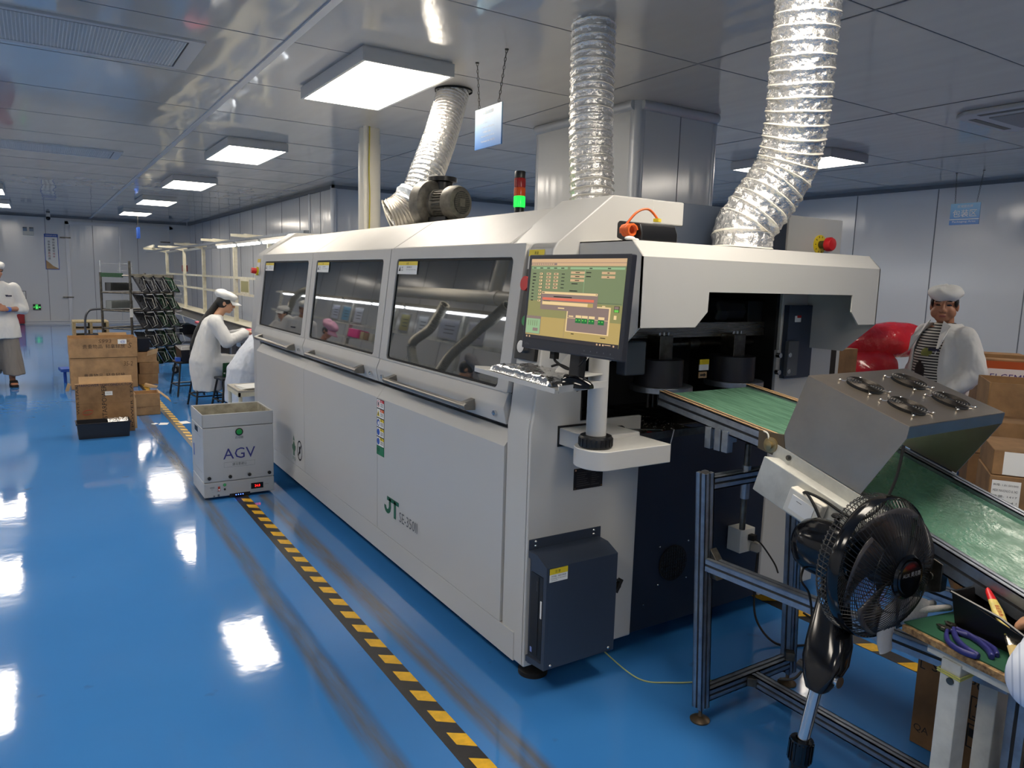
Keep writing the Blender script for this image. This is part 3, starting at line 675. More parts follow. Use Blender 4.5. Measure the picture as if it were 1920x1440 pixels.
# computer cabinet on the end panel
x0, x1 = 1.562, 1.912
b = MB(); b.prism([(YE, .10), (2.15, .13), (2.15, .543), (2.215, .572), (YE-.02, .574), (YE, .574)], 'x', x0+.012, x1)
b.box(x0+.002, x1+.01, YE-.004, YE, .56, .615)
pcb = b.build('computer_cabinet', NAVY, mc, bev=.004)
b = MB(); b.prism([(2.275, .545), (2.275, .574), (2.215, .572), (2.15, .543), (2.15, .13), (2.275, .115), (2.275, .14), (2.17, .15), (2.17, .50), (2.255, .50), (2.255, .545)], 'x', x0, x0+.012); b.build('cabinet_side', NAVY, pcb)
b = MB(); b.box(x0+.002, x0+.01, 2.175, 2.255, .16, .495, 0); b.box(x0+.0005, x0+.003, 2.20, 2.215, .17, .49, 0); b.text('desktop', (x0-.0005, 2.205, .43), (0,0,1), (0,1,0), .012, 1); b.box(x0-.0005, x0+.002, 2.178, 2.186, .33, .40, 2); b.box(x0-.0005, x0+.002, 2.235, 2.246, .17, .19, 3)
b.build('computer_front', [BLACKM, TXTGREY, WHITEP, mat('sticker_blue', (120, 140, 200), .5)], pcb, smooth=0)
b = MB()
for x in (x0+.03, x1-.03):
    for z in (.605, .588): b.ball((x, YE-.006, z), .006, 8, 6)
for x in (x0+.03, x1-.03): b.ball((x, 2.15, .145), .006, 8, 6)
b.build('screws', CHROME, pcb)
b = MB(); b.box(x0+.013, x0+.098, 2.1488, 2.15, .485, .538, 1); b.box(x0+.013, x0+.098, 2.1484, 2.15, .515, .538, 0); b.text('注 意', (x0+.05, 2.148, .521), (1,0,0), (0,0,1), .011, 2, None, 'c'); b.text('打开前，请关闭电源', (x0+.055, 2.148, .504), (1,0,0), (0,0,1), .007, 2, .068, 'c'); b.text('Warning: to disconnect', (x0+.055, 2.148, .496), (1,0,0), (0,0,1), .005, 2, .072, 'c'); b.text('with the power', (x0+.02, 2.148, .489), (1,0,0), (0,0,1), .005, 2, .03)
b.build('warning_label', [YELLOW, WHITEP, INK], pcb, smooth=0)
b = MB(); b.tube(spline([(1.90, 2.22, .40), (1.96, 2.20, .40), (1.975, 2.2, .37), (1.96, 2.22, .33), (1.97, 2.24, .29), (1.93, 2.26, .24), (1.90, 2.26, .22)], 8), .005, 8); b.tube(spline([(1.90, 2.23, .36), (1.95, 2.22, .37), (1.965, 2.22, .33), (1.90, 2.23, .325)], 8), .004, 8); b.obox((1.965, 2.2, .375), (.016, .016, .06), RE(0, .5, 0))
b.build('cables', BLACKR, pcb)
# outlet recess: dark walls, steel ledge, cross bar, two drums, motor
b = MB(); b.box(1.795, 2.985, 2.84, 2.86, 1.0, 1.62); b.box(1.795, 1.815, YE+.02, 2.84, 1.0, 1.62); b.box(2.965, 2.985, YE+.02, 2.84, 1.0, 1.62); b.box(1.795, 2.985, YE+.02, 2.86, 1.60, 1.62); b.build('outlet_recess', DARKIN, mc)
b = MB(); b.box(1.87, 2.36, 2.13, 2.80, 1.0, 1.006); b.box(1.87, 2.36, 2.125, 2.131, 1.0, 1.03); b.box(1.866, 1.872, 2.125, 2.8, 1.0, 1.03); b.box(2.36, 2.97, YE+.02, 2.8, 1.0, 1.006); b.build('drip_ledge', STEELD, mc)
b = MB(); b.box(1.80, 2.96, 2.36, 2.38, 1.385, 1.45); b.build('cross_bar', STEEL, mc)
b = MB(); b.cyl((1.85, 2.42, 1.35), (2.95, 2.42, 1.35), .014, 16); b.cyl((2.50, 2.42, 1.35), (2.56, 2.42, 1.35), .03, 20); b.build('drive_shaft', STEELD, mc)
for x, xf in ((2.24, 0), (2.70, .06)):
    b = MB(); b.box(x-.038, x+.038, 2.28, 2.36, 1.29, 1.40, 1); b.cyl((x, 2.32, 1.185), (x, 2.32, 1.30), .105, 36, 0); b.cyl((x+.02, 2.32, 1.16), (x+.02, 2.32, 1.185), .135, 36, 2)
    for k in range(3): b.cyl((x-.025+.025*k, 2.30, 1.40), (x-.025+.025*k, 2.30, 1.415), .007, 8, 2)
    for k in range(9): b.cyl((x-.1+.028*k, 2.27, 1.10), (x-.1+.028*k, 2.27, 1.16), .006, 8, 3)
    b.build('guide_drum', [mat('drum_dark', (48, 48, 54), .4, .4), STEELD, ALU, BLACKM], mc, bev=.002)
b = MB(); b.lathe([(.001, 0), (.05, 0), (.062, .012), (.062, .07), (.05, .075), (.05, .2), (.001, .2)], (2.66, 2.44, 1.50), (1, 0, 0), 8, 0); b.box(2.86, 3.0, 2.38, 2.5, 1.44, 1.55, 1)
b.build('drive_motor', [mat('motor_dark', (40, 40, 44), .5, .3), DARKIN], mc, bev=.003)
b = MB(); b.box(2.995, 3.19, YE-.03, YE-.001, 1.185, 1.535, 0); b.box(2.985, 3.06, YE-.05, YE-.03, 1.20, 1.365, 1)
for x in (3.0, 2.93):
    for z in (1.22, 1.30): b.cyl((x, YE-.052, z), (x, YE-.03, z), .012, 12, 2)
b.box(3.04, 3.085, YE-.032, YE-.03, 1.455, 1.485, 3); b.box(3.055, 3.085, YE-.033, YE-.03, 1.475, 1.487, 4)
b.build('bearing_plate', [NAVY, TXTGREY, CHROME, WHITEP, RED], mc, bev=.002)
b = MB(); b.box(1.98, 2.09, 2.24, 2.30, 1.245, 1.385); b.build('terminal_box', mat('box_slate', (74, 80, 90), .5), mc, bev=.008)
b = MB(); b.box(2.50, 2.56, 2.33, 2.335, 1.235, 1.285, 0); b.box(2.50, 2.56, 2.329, 2.335, 1.262, 1.285, 1); b.box(2.50, 2.55, 2.33, 2.335, 1.20, 1.228, 2); b.add([(2.506, 2.3285, 1.21), (2.53, 2.3285, 1.21), (2.53, 2.3285, 1.205), (2.545, 2.3285, 1.214), (2.53, 2.3285, 1.223), (2.53, 2.3285, 1.218), (2.506, 2.3285, 1.218)], [tuple(range(7))], 3)
b.build('arrow_label', [WHITEP, YELLOW, CARDIN, INK], mc, smooth=0)
# outlet hood
b = MB(); hx0, hx1, yf, yb = 1.755, 3.175, 1.926, YE
fr = [(hx0, 1.711), (hx1, 1.711), (hx1, 1.464), (3.044, 1.464), (2.985, 1.52), (2.985, 1.593), (2.093, 1.593), (2.091, 1.52), (2.031, 1.464), (hx0, 1.464)]
b.prism(fr, 'y', yf, yf+.006)
for x in (hx0, hx1-.006): b.prism([(yf, 1.464), (yf, 1.711), (1.984, 1.768), (yb, 1.768), (yb, 1.33), (2.075, 1.33)], 'x', x, x+.006)
b.add([(hx0, yf, 1.711), (hx1, yf, 1.711), (hx1, 1.984, 1.768), (hx0, 1.984, 1.768)], [(0,1,2,3)]); b.box(hx0, hx1, 1.984, yb, 1.764, 1.768)
b.build('outlet_hood', MW2, mc)
# arm that carries the operator pole
b = MB(); b.box(1.690, 1.935, 2.085, YE, .984, 1.050)
pts = [(1.94, 1.92), (1.94, 2.10), (1.652, 2.10)] + [(1.652+.070*math.cos(t), 2.008+.088*math.sin(t)) for t in [math.pi/2+math.pi*k/14 for k in range(1, 14)]] + [(1.652, 1.92)]
b.prism(pts, 'z', .965, 1.035); b.build('swivel_arm', MW2, mc, bev=.004)
b = MB(); b.box(1.683, 1.82, YE-.004, YE, .975, 1.058); b.build('arm_plate', BLACKM, mc)
# outlet socket on the navy panel
t_ = thing('socket_box', 'white wall socket box with plugs on the navy machine end', 'socket', (2.80, YE+.012, .37))
b = M((2.80, YE+.012, .37)); b.box(2.72, 2.82, YE-.07, YE+.010, .37, .485); sb = b.build('box', IVORY, t_, bev=.004)
b = M((2.80, YE+.012, .37)); b.obox((2.785, YE-.085, .445), (.03, .03, .026), RE(0,0,.2)); b.tube(spline([(2.785, YE-.1, .44), (2.80, YE-.13, .42), (2.86, YE-.16, .33), (2.84, YE-.2, .30)], 8), .004, 6); b.build('black_plug', BLACKR, t_)
b = M((2.80, YE+.012, .37)); b.obox((2.81, YE-.09, .395), (.042, .04, .045), RE(0,.1,.2)); b.build('grey_plug', mat('plug_grey', (160, 156, 146), .5), t_, bev=.006)
tc = M((2.76, 2.0, 0)); tc.tube(spline([(2.80, 2.17, .37), (2.77, 2.15, .2), (2.74, 2.1, .08), (2.75, 2.0, .012), (2.85, 1.93, .006), (2.98, 1.92, .006), (3.1, 2.0, .006), (3.15, 2.14, .006)], 10), .005, 6)
tag(tc.build('power_cable', BLACKR), 'black power cable hanging from the socket and lying on the blue floor', 'cable')
tc = M((1.9, 2.2, 0)); tc.tube(spline([(1.98, 2.35, .05), (2.0, 2.1, .006), (2.10, 2.0, .005), (2.25, 1.93, .005), (2.4, 1.88, .005), (2.6, 1.9, .005)], 10), .003, 6)
tag(tc.build('thin_cable', mat('cable_yellow_green', (170, 180, 120), .5)), 'thin pale cable on the floor in front of the navy machine end', 'cable')

# ---- on the roof: blower, tower light, ducts
t = thing('exhaust_blower', 'grey exhaust blower with ribbed motor on the machine roof', 'blower', (2.13, 4.22, 1.927))
O = (2.13, 4.22, 1.927)
mg = mat('cast_grey', (122, 118, 108), .5, .4, var=.2, vs=30)
ax = V(.30, -.95, 0).normalized(); c0 = V(2.10, 4.36, 2.072)
b = M(O); b.lathe([(.001, 0), (.135, 0), (.145, .012), (.145, .085), (.13, .10), (.09, .105), (.001, .105)], c0, ax, 40); b.build('volute', mg, t)
b = M(O); b.lathe([(.001, .10), (.088, .10), (.088, .13), (.072, .14), (.072, .24), (.001, .24)], c0, ax, 32)
for k in range(26):
    a = 2*math.pi*k/26; u = ax.orthogonal().normalized(); w_ = ax.cross(u); d = u*math.cos(a)+w_*math.sin(a)
    b.beam(c0+ax*.14+d*.078, c0+ax*.24+d*.078, .004, .016, 0, up=d)
b.build('motor', mg, t)
b = M(O); b.lathe([(.082, .235), (.1, .238), (.104, .25), (.104, .30), (.095, .322), (.07, .33), (.001, .33)], c0, ax, 36, 0); b.lathe([(.001, .331), (.068, .331), (.068, .333), (.001, .333)], c0, ax, 24, 1)
u = V(.95, .3, 0); 
for k in range(-5, 6):
    L_ = math.sqrt(max(0, 36-k*k))*.0105
    b.beam(c0+ax*.334+V(0,0,1)*k*.0115-u*L_, c0+ax*.334+V(0,0,1)*k*.0115+u*L_, .003, .003, 0); b.beam(c0+ax*.334+u*k*.0115-V(0,0,1)*L_, c0+ax*.334+u*k*.0115+V(0,0,1)*L_, .003, .003, 0, up=u)
b.obox(c0+ax*.335, (.045, .006, .045), RZ(.3), 0)
b.build('fan_cowl', [mg, BLACKM], t)
b = M(O); p = c0+ax*.11+V(.02, .06, .07); b.cyl(p+V(.05,0,.0), p+V(.05,0,.075), .066, 24); b.cyl(p+V(.05,0,.075), p+V(.05,0,.105), .092, 28); b.build('inlet_flange', BLACKM, t, bev=.003)
b = M(O); b.obox(c0+ax*.18+V(0,0,-.115), (.13, .15, .06), RZ(.3)); b.box(2.0, 2.2, 4.15, 4.42, 1.929, 1.94); b.build('base_frame', BLACKM, t)
t = thing('tower_light', 'stack light with red, orange and lit green lamps on the machine roof', 'signal light', (2.34, 3.62, 1.927))
O = (2.34, 3.62, 1.927)
def tl(z0, z1, r, m, nm):
    b = M(O); b.lathe([(.001, z0), (r, z0), (r, z1-.004), (r-.003, z1), (.001, z1)], O, (0,0,1), 28); 
    if nm == 'lens': 
        for k in range(28): a = k*2*math.pi/28; b.box(O[0]+(r)*math.cos(a)-.0015, O[0]+(r)*math.cos(a)+.0015, O[1]+(r)*math.sin(a)-.0015, O[1]+(r)*math.sin(a)+.0015, O[2]+z0+.003, O[2]+z1-.003)
    return b.build(nm, m, t)
tl(.002, .10, .029, BLACKM, 'base'); tl(.10, .162, .031, mat('green_lens', (20, 150, 50), .25, emit=(30, 255, 70), es=1.3), 'lens'); tl(.162, .21, .031, mat('orange_lens', (196, 78, 26), .25), 'lens'); tl(.21, .262, .031, mat('red_lens', (140, 20, 26), .25), 'lens'); tl(.262, .30, .031, BLACKM, 'cap')

def duct(name, label, pts, R, per, mt, crumple=.006, depth=.07, n=72, loc=None, sub=7, group=None, wire=False):
    path = spline(pts, 24); L = [0]
    for a, b_ in zip(path, path[1:]): L.append(L[-1]+(b_-a).length)
    N = int(L[-1]/per*sub); P2 = []; j = 0
    for i in range(N+1):
        s_ = L[-1]*i/N
        while j < len(L)-2 and L[j+1] < s_: j += 1
        f_ = (s_-L[j])/max(L[j+1]-L[j], 1e-6); P2.append(path[j].lerp(path[j+1], min(1, f_)))
    m_ = M(loc or P2[0]); fr = m_.frames(P2); rings = []
    for i, (p, t_, u, w_) in enumerate(fr):
        s_ = L[-1]*i/N; ph = (s_/per) % 1.0; rr = R*(1-depth*math.sin(math.pi*ph)**.5 + depth*.5*(1 if ph < .1 or ph > .9 else 0))
        ring = []
        for k in range(n):
            a = 2*math.pi*k/n; d = u*math.cos(a)+w_*math.sin(a); q = p + d*R
            e = mnoise.noise(q*40)*crumple + abs(mnoise.noise(q*75+V(9,3,1)))*crumple*1.1
            e *= (.25 + math.sin(math.pi*ph))
            ring.append(p + d*(rr+e) + t_*(mnoise.noise(q*9)*.004))
        rings.append(ring)
    m_.loft(rings, 0, False)
    if wire:
        for i in range(N):
            if ((L[-1]*(i+.5)/N/per) % 1.0) < 1.0/sub: m_.mi[i*n:(i+1)*n] = [1]*n
    return m_.build(name, [mt, DSEAM], None, smooth=70)
d3 = duct('exhaust_duct', '', [(2.50, 2.14, 1.775), (2.502, 2.14, 1.80), (2.515, 2.142, 1.86), (2.585, 2.10, 1.985), (2.64, 2.055, 2.12), (2.625, 2.01, 2.30), (2.59, 1.98, 2.52), (2.57, 1.955, 2.75), (2.56, 1.95, 3.0)], .125, .050, FOIL, .008, .06, 96, sub=9, wire=True)
tag(d3, 'largest crinkled foil exhaust duct rising bent from the outlet hood to the ceiling', 'duct', 'foil exhaust ducts')
d2 = duct('exhaust_duct', '', [(2.51, 3.19, 1.932), (2.51, 3.19, 1.96), (2.525, 3.19, 2.03), (2.54, 3.243, 2.405), (2.56, 3.278, 2.688), (2.585, 3.315, 3.0)], .118, .042, FOIL, .0065, .075, 84, sub=8, wire=True)
tag(d2, 'straight upright foil exhaust duct in the middle, before the boxed pillar', 'duct', 'foil exhaust ducts')
d1 = duct('exhaust_duct', '', [(2.06, 4.79, 2.0), (2.15, 4.76, 2.06), (2.24, 4.76, 2.16), (2.33, 4.79, 2.35), (2.49, 4.93, 2.605), (2.62, 5.05, 2.85), (2.68, 5.09, 3.0)], .12, .031, FOIL, .005, .06, 72, sub=6)
tag(d1, 'slanting foil exhaust duct behind the blower, farthest of the three', 'duct', 'foil exhaust ducts')
sl = duct('duct_sleeve', '', [(2.05, 4.79, 2.0), (2.12, 4.77, 2.035), (2.205, 4.755, 2.115)], .135, .018, FOILG, .002, .05, 64, sub=6); sl.parent = d1; sl.location = sl.location - d1.location
sl['label'] = 'tighter ribbed grey sleeve'
tpw = M(d1.location); fr = spline([(2.185, 4.76, 2.08), (2.24, 4.757, 2.17)], 6); tpw.tube(fr, [.142+.006*math.sin(i*2) for i in range(len(fr))], 40, 0, False); tpw.ball((2.10, 4.74, 2.18), (.02, .02, .014)); o = tpw.build('tape_wrap', TAPECL, d1)
for nm, c, r in (('3', (2.56, 1.95), .14), ('2', (2.585, 3.315), .135), ('1', (2.68, 5.09), .135)): pass
b = M(d1.location); b.tube([(2.68, 5.09, 2.985), (2.68, 5.09, 3.0)], .14, 40, 0, False); b.build('ceiling_collar', BLACKR, d1)
# foil scraps behind the machine by the ceiling pipe
t = thing('standing_pipe', 'white vertical pipe behind the machine reaching the ceiling', 'pipe', (2.75, 6.93, 0))
b = M((2.75, 6.93, 0)); b.cyl((2.75, 6.93, 0), (2.75, 6.93, 2.86), .105, 36); b.cyl((2.75, 6.93, 2.86), (2.75, 6.93, 3.0), .098, 36); b.build('pipe', PIPEW, t)
b = M((2.75, 6.93, 0)); b.cyl((2.66, 6.80, 0), (2.66, 6.80, 3.0), .024, 14); b.build('conduit', PIPEW, t)
b = M((2.75, 6.93, 0)); b.tube(spline([(2.70, 6.80, 3.0), (2.695, 6.80, 2.6), (2.70, 6.795, 2.3), (2.69, 6.80, 1.6), (2.69, 6.80, .2)], 8), .006, 6); b.build('earth_wire', mat('wire_yellow_green', (190, 180, 60), .5), t)
# label printer style box with an orange coil lying on the machine hood
t = thing('barcode_scanner_dock', 'black device with orange coiled cord on top of the outlet hood', 'device', (1.90, 2.08, 1.768))
O = (1.90, 2.08, 1.768); b = M(O); b.prism([(2.03, 1.770), (2.03, 1.80), (2.045, 1.832), (2.16, 1.848), (2.17, 1.84), (2.17, 1.785), (2.12, 1.77)], 'x', 1.84, 2.02); b.build('body', BLACKM, t, bev=.006)
b = M(O); h = []
for i in range(60): h.append((1.80+.0009*i, 2.05, 1.80)) if False else h.append((1.815+.02*math.cos(i*.7), 2.05+.0008*i, 1.808+.02*math.sin(i*.7)))
h += spline([h[-1], (1.85, 2.08, 1.87), (1.90, 2.07, 1.888), (1.935, 2.06, 1.86), (1.94, 2.06, 1.845)], 6)[1:]
b.tube(h, .0045, 6); b.build('coiled_cord', ORANGE, t); b = M(O); b.obox((1.94, 2.06, 1.85), (.028, .02, .012), RE(0,0,.4)); b.build('plug', YELLOW, t)
b = M((1.80, 2.03, 1.768)); b.ball((1.785, 2.03, 1.776), (.022, .016, .008)); b.ball((1.815, 2.035, 1.773), (.014, .012, .005)); tag(b.build('crumpled_tissue', WHITEP), 'scrap of white tissue on the hood beside the orange cord', 'tissue')
# ------------------------------------------------------------ operator pole, tray, monitor
O = (1.652, 2.008, 1.036)
t = thing('operator_stand', 'white round pole with black clamp ring and small keyboard tray', 'stand', O)
b = M(O); b.cyl((1.652, 2.008, 1.075), (1.652, 2.008, 1.52), .036, 28); b.build('pole', MW2, t)
b = M(O); b.lathe([(.001, .001), (.058, .001), (.060, .008), (.060, .034), (.056, .042), (.037, .043), (.001, .043)], O, (0,0,1), 40)
for k in range(20): a = k*math.pi/10; b.obox((O[0]+.060*math.cos(a), O[1]+.060*math.sin(a), O[2]+.02), (.004, .006, .028), RZ(a))
b.build('clamp_ring', BLACKM, t)
TA, TB, TC, TD = (1.385, 2.42), (1.345, 1.845), (1.60, 1.90), (1.545, 2.25)
zt = 1.275
b = M(O); b.prism([TA, TB, TC, (1.62, 1.97), TD], 'z', zt, zt+.004)
def lip(p, q, h=.018): 
    p = V(*p, 0); q = V(*q, 0); b.beam(p+V(0,0,zt+h/2-.004), q+V(0,0,zt+h/2-.004), .003, h+.004)
lip(TA, TB, .012); nb = (TB[0]+.012*1, TB[1]+.0026); lip((TB[0]+.018, TB[1]+.004), TC); lip(TA, TD)
b.build('keyboard_tray', MW2, t)
b = M(O); b.prism([(1.50, 1.93), (1.50, 2.09), (1.64, 2.04), (1.64, 1.97)], 'z', 1.30, 1.304); b.beam((1.49, 2.0, 1.30), (1.62, 2.0, 1.44), .11, .004); b.build('tray_bracket', MW2, t)
b = M(O); b.beam((1.62, 2.0, 1.49), (1.50, 1.93, 1.50), .04, .05); b.beam((1.50, 1.93, 1.50), (1.478, 1.90, 1.50), .10, .10); b.build('monitor_arm', BLACKM, t, bev=.004)
# keyboard under foil, mouse
kc = V(1.465, 2.12, zt+.006); kr = RE(0, 0, -.07)
tk = thing('keyboard', 'keyboard wrapped in crumpled silver foil on the white tray', 'keyboard', tuple(kc))
b = M(kc); b.obox(kc+V(0,0,.006), (.135, .40, .012), kr); b.build('keyboard_body', BLACKM, tk, bev=.003)
b = M(kc); nx, ny = 24, 60; vs = []
for i in range(nx+1):
    for j in range(ny+1):
        u_, v_ = i/nx-.5, j/ny-.5; e = min(.5-abs(u_), .5-abs(v_)); z = .026*min(1, e*9)**.5
        q = V(u_*.165, v_*.44, 0); z += (mnoise.noise(q*38)*.005 + mnoise.noise(q*90)*.0025)*min(1, e*8)
        vs.append(kc + kr @ V(q.x, q.y, max(.0005, z+.004*(v_+.5))))
b.add(vs, [(i*(ny+1)+j, (i+1)*(ny+1)+j, (i+1)*(ny+1)+j+1, i*(ny+1)+j+1) for i in range(nx) for j in range(ny)])
b.build('foil_cover', mat('keyboard_foil', (205, 205, 205), .16, .95, bump=.003, bs=40), tk)
kc = V(1.455, 1.885, zt+.0045)
tm = thing('computer_mouse', 'black computer mouse on the tray corner under the monitor', 'mouse', tuple(kc), .35)
b = M(); rings = []
for i in range(13):
    s_ = i/12; y = -.062+.124*s_; w_ = .033*math.sin(math.pi*(.08+.86*s_))**.6; h = .038*math.sin(math.pi*(.1+.8*s_))**.7
    rings.append([(w_*math.cos(a), y, max(0, h*math.sin(a)) if a <= math.pi else 0) for a in [k*math.pi/10 for k in range(11)]])
b.loft(rings); b.build('shell', BLACKG, tm)
b = M(); b.lathe([(.001, -.004), (.010, -.004), (.010, .004), (.001, .004)], (0, .035, .028), (1,0,0), 16); b.build('scroll_wheel', BLACKR, tm)
b = M(); b.tube(spline([(0, .06, .01), (.05, .11, .012), (.1, .1, .03), (.12, .06, .03), (.10, .03, -.01), (.09, .05, -.03)], 8), .0022, 6); b.build('cord', BLACKR, tm)
# monitor
ML, MR = V(1.425, 2.134, 0), V(1.458, 1.648, 0)
mo = thing('monitor', 'black monitor showing a green and tan control screen on the machine pole', 'monitor', (1.44, 1.89, 1.389))
yv = (MR-ML).normalized(); nv = V(-yv.y*-1, 0, 0); n_ = V(0,0,1).cross(yv); n_.normalize()
if n_.x > 0: n_ = -n_
tilt = .075; up = (V(0,0,1)*math.cos(tilt) - n_*math.sin(tilt)*1).normalized(); n_ = yv.cross(up); n_ = n_ if n_.x < 0 else -n_
W_, H_ = (MR-ML).length, .318; Rm = Matrix((yv, up, n_)).transposed(); oc = V(1.408, 2.125, 1.388)
oc = V(ML.x-.02, ML.y, 1.387)
def S(u, v, d=0): return oc + yv*(u*W_) + up*(v*H_) + n_*d
b = M((1.44, 1.89, 1.389)); c = S(.5, .5)
b.obox(c - n_*.012, (W_, H_, .024), Rm); b.obox(c - n_*.035, (W_*.8, H_*.78, .03), Rm); b.build('casing', mat('monitor_charcoal', (44, 46, 54), .42), mo, bev=.004)
u0, u1, v0, v1 = .036, .968, .115, .955
def rect(b, x0, x1, y0, y1, mi, d): # screen coordinates 0..1 from the top left
    U = lambda x: u0+(u1-u0)*x; Vv = lambda y: v1-(v1-v0)*y
    b.add([S(U(x0), Vv(y0), d), S(U(x1), Vv(y0), d), S(U(x1), Vv(y1), d), S(U(x0), Vv(y1), d)], [(0,1,2,3)], mi)
scm = [emis('scr_olive', (150, 146, 92), .62), emis('scr_salmon', (214, 176, 134), .66), emis('scr_mint', (150, 184, 138), .66), emis('scr_mauve', (146, 124, 116), .6), emis('scr_red', (222, 110, 84), .7), emis('scr_cream', (236, 204, 150), .7), emis('scr_dark', (52, 46, 50), .5), emis('scr_green', (20, 120, 54), .6), emis('scr_lime', (110, 200, 80), .7), emis('scr_text', (44, 44, 36), .3), emis('scr_tanlow', (190, 164, 98), .64), emis('scr_green_mid', (126, 140, 100), .62)]
b = M((1.44, 1.89, 1.389)); d = .0006
rect(b, 0, 1, 0, 1, 0, d); rect(b, 0, 1, .075, .52, 11, d*1.5); rect(b, 0, 1, .72, .955, 10, d*1.5); rect(b, 0, 1, 0, .085, 1, d*2); rect(b, 0, 1, .045, .05, 3, d*2.5); rect(b, .0, .3, .052, .078, 3, d*2.4)
for k in range(12): rect(b, .012+.022*k, .026+.022*k, .055, .074, 1, d*2.6)
rect(b, .015, .42, .10, .125, 2, d*2); rect(b, .45, .99, .10, .125, 2, d*2)
for k, x in enumerate((.03, .11, .19, .27, .35)): rect(b, x, x+.035, .107, .118, 9, d*3)
for x in (.65, .83): rect(b, x, x+.03, .107, .118, 9, d*3)
for k in range(9):
    y = .175+.042*k; rect(b, .03, .055+.012*(k < 3), y, y+.014, 9, d*2); rect(b, .11, .15, y-.006, y+.024, 9, d*2); rect(b, .113, .147, y-.003, y+.021, 5, d*3); rect(b, .12, .135, y+.003, y+.013, 9, d*3.5)
    if k < 5:
        for x in (.19, .275): rect(b, x, x+.05, y-.004, y+.022, 1, d*2); rect(b, x+.014, x+.034, y+.004, y+.013, 9, d*3)
        rect(b, .36, .395, y+.003, y+.013, 9, d*2)
for k in range(3): rect(b, .46, .605, .150+.046*k, .178+.046*k, 1, d*2); rect(b, .51, .555, .159+.046*k, .169+.046*k, 9, d*3)
rect(b, .475, .54, .29, .302, 9, d*2); rect(b, .46, .545, .375, .388, 9, d*2); rect(b, .605, .609, .13, .42, 2, d*2)
for k in range(2): rect(b, .775, .905, .150+.046*k, .178+.046*k, 1, d*2); rect(b, .83, .85, .159+.046*k, .169+.046*k, 9, d*3); rect(b, .62, .67, .156+.046*k, .168+.046*k, 9, d*2)
rect(b, .44, .443, .5, .95, 3, d*2); rect(b, .45, .99, .505, .508, 9, d*1.8)
rect(b, .455, .895, .55, .87, 5, d*2); rect(b, .467, .88, .565, .86, 3, d*2.5)
for x in (.555, .62, .69, .785):
    rect(b, x, x+.06, .665, .695, 5, d*3); rect(b, x, x+.06, .70, .755, 7, d*3.2); b_ = (x+.0, x+.03, x+.06)
    for q in (0, .03): rect(b, x+q+.005, x+q+.018, .715, .728, 8, d*3.5)
rect(b, .48, .53, .675, .69, 5, d*3); rect(b, .467, .88, .70, .705, 5, d*2.8); rect(b, .52, .55, .885, .895, 9, d*2); rect(b, .82, .87, .895, .905, 9, d*2); rect(b, .81, .84, .535, .548, 5, d*2)
rect(b, .925, .975, .53, .60, 9, d*2); rect(b, .93, .97, .535, .565, 3, d*3); rect(b, .93, .97, .57, .597, 8, d*3); rect(b, .93, .955, .635, .68, 5, d*2)
rect(b, .155, .765, .40, .625, 3, d*5); rect(b, .16, .76, .403, .43, 5, d*6); rect(b, .165, .195, .411, .421, 9, d*7); rect(b, .745, .753, .41, .42, 9, d*7)
rect(b, .30, .50, .455, .468, 9, d*6); rect(b, .175, .73, .475, .505, 4, d*6); rect(b, .175, .725, .52, .565, 10, d*6); rect(b, .178, .672, .524, .561, 5, d*7); rect(b, .19, .27, .515, .522, 9, d*8); rect(b, .36, .43, .59, .603, 5, d*6)
rect(b, .0, .175, .715, .94, 3, d*4); rect(b, .005, .17, .75, .935, 2, d*5); rect(b, .09, .15, .865, .905, 3, d*6)
for k in range(5): rect(b, .03+.025*k, .038+.025*k, .77, .84, 11, d*6)
rect(b, 0, 1, .955, 1, 6, d*3)
for x in (.015, .05, .79, .82, .85, .95): rect(b, x, x+.014, .968, .988, 1, d*4)
rect(b, .87, .93, .97, .978, 1, d*4)
b.build('screen', scm, mo, smooth=0)
b = M((1.44, 1.89, 1.389)); b.text('Touchine', S(.025, .04, .0008), yv, up, .009, 0, .03)
for x in (.66, .72, .78, .84, .9): b.add([S(x, .05, .0008), S(x+.008, .05, .0008), S(x+.008, .065, .0008), S(x, .065, .0008)], [(0,1,2,3)], 0)
b.add([S(.64, .022, .0008), S(.94, .022, .0008), S(.94, .026, .0008), S(.64, .026, .0008)], [(0,1,2,3)], 0); b.build('bezel_marks', TXTGREY, mo, smooth=0)
b = M((1.44, 1.89, 1.389)); b.obox(S(.30, -.03, -.03), (.022, .03, .022), Rm); b.tube(spline([S(.30, -.05, -.03), S(.32, -.10, -.03), S(.42, -.16, -.04), S(.52, -.13, -.04), S(.62, -.02, -.03)], 8), .0045, 6); b.tube(spline([S(.28, -.16, -.03), S(.34, -.13, -.04), S(.42, -.16, -.05)], 6), .004, 6); b.build('cables', BLACKR, mo)
b = M((1.44, 1.89, 1.389)); b.obox(S(.5, -.08, -.05), (.05, .12, .03), Rm); b.build('neck', BLACKM, mo, bev=.004)

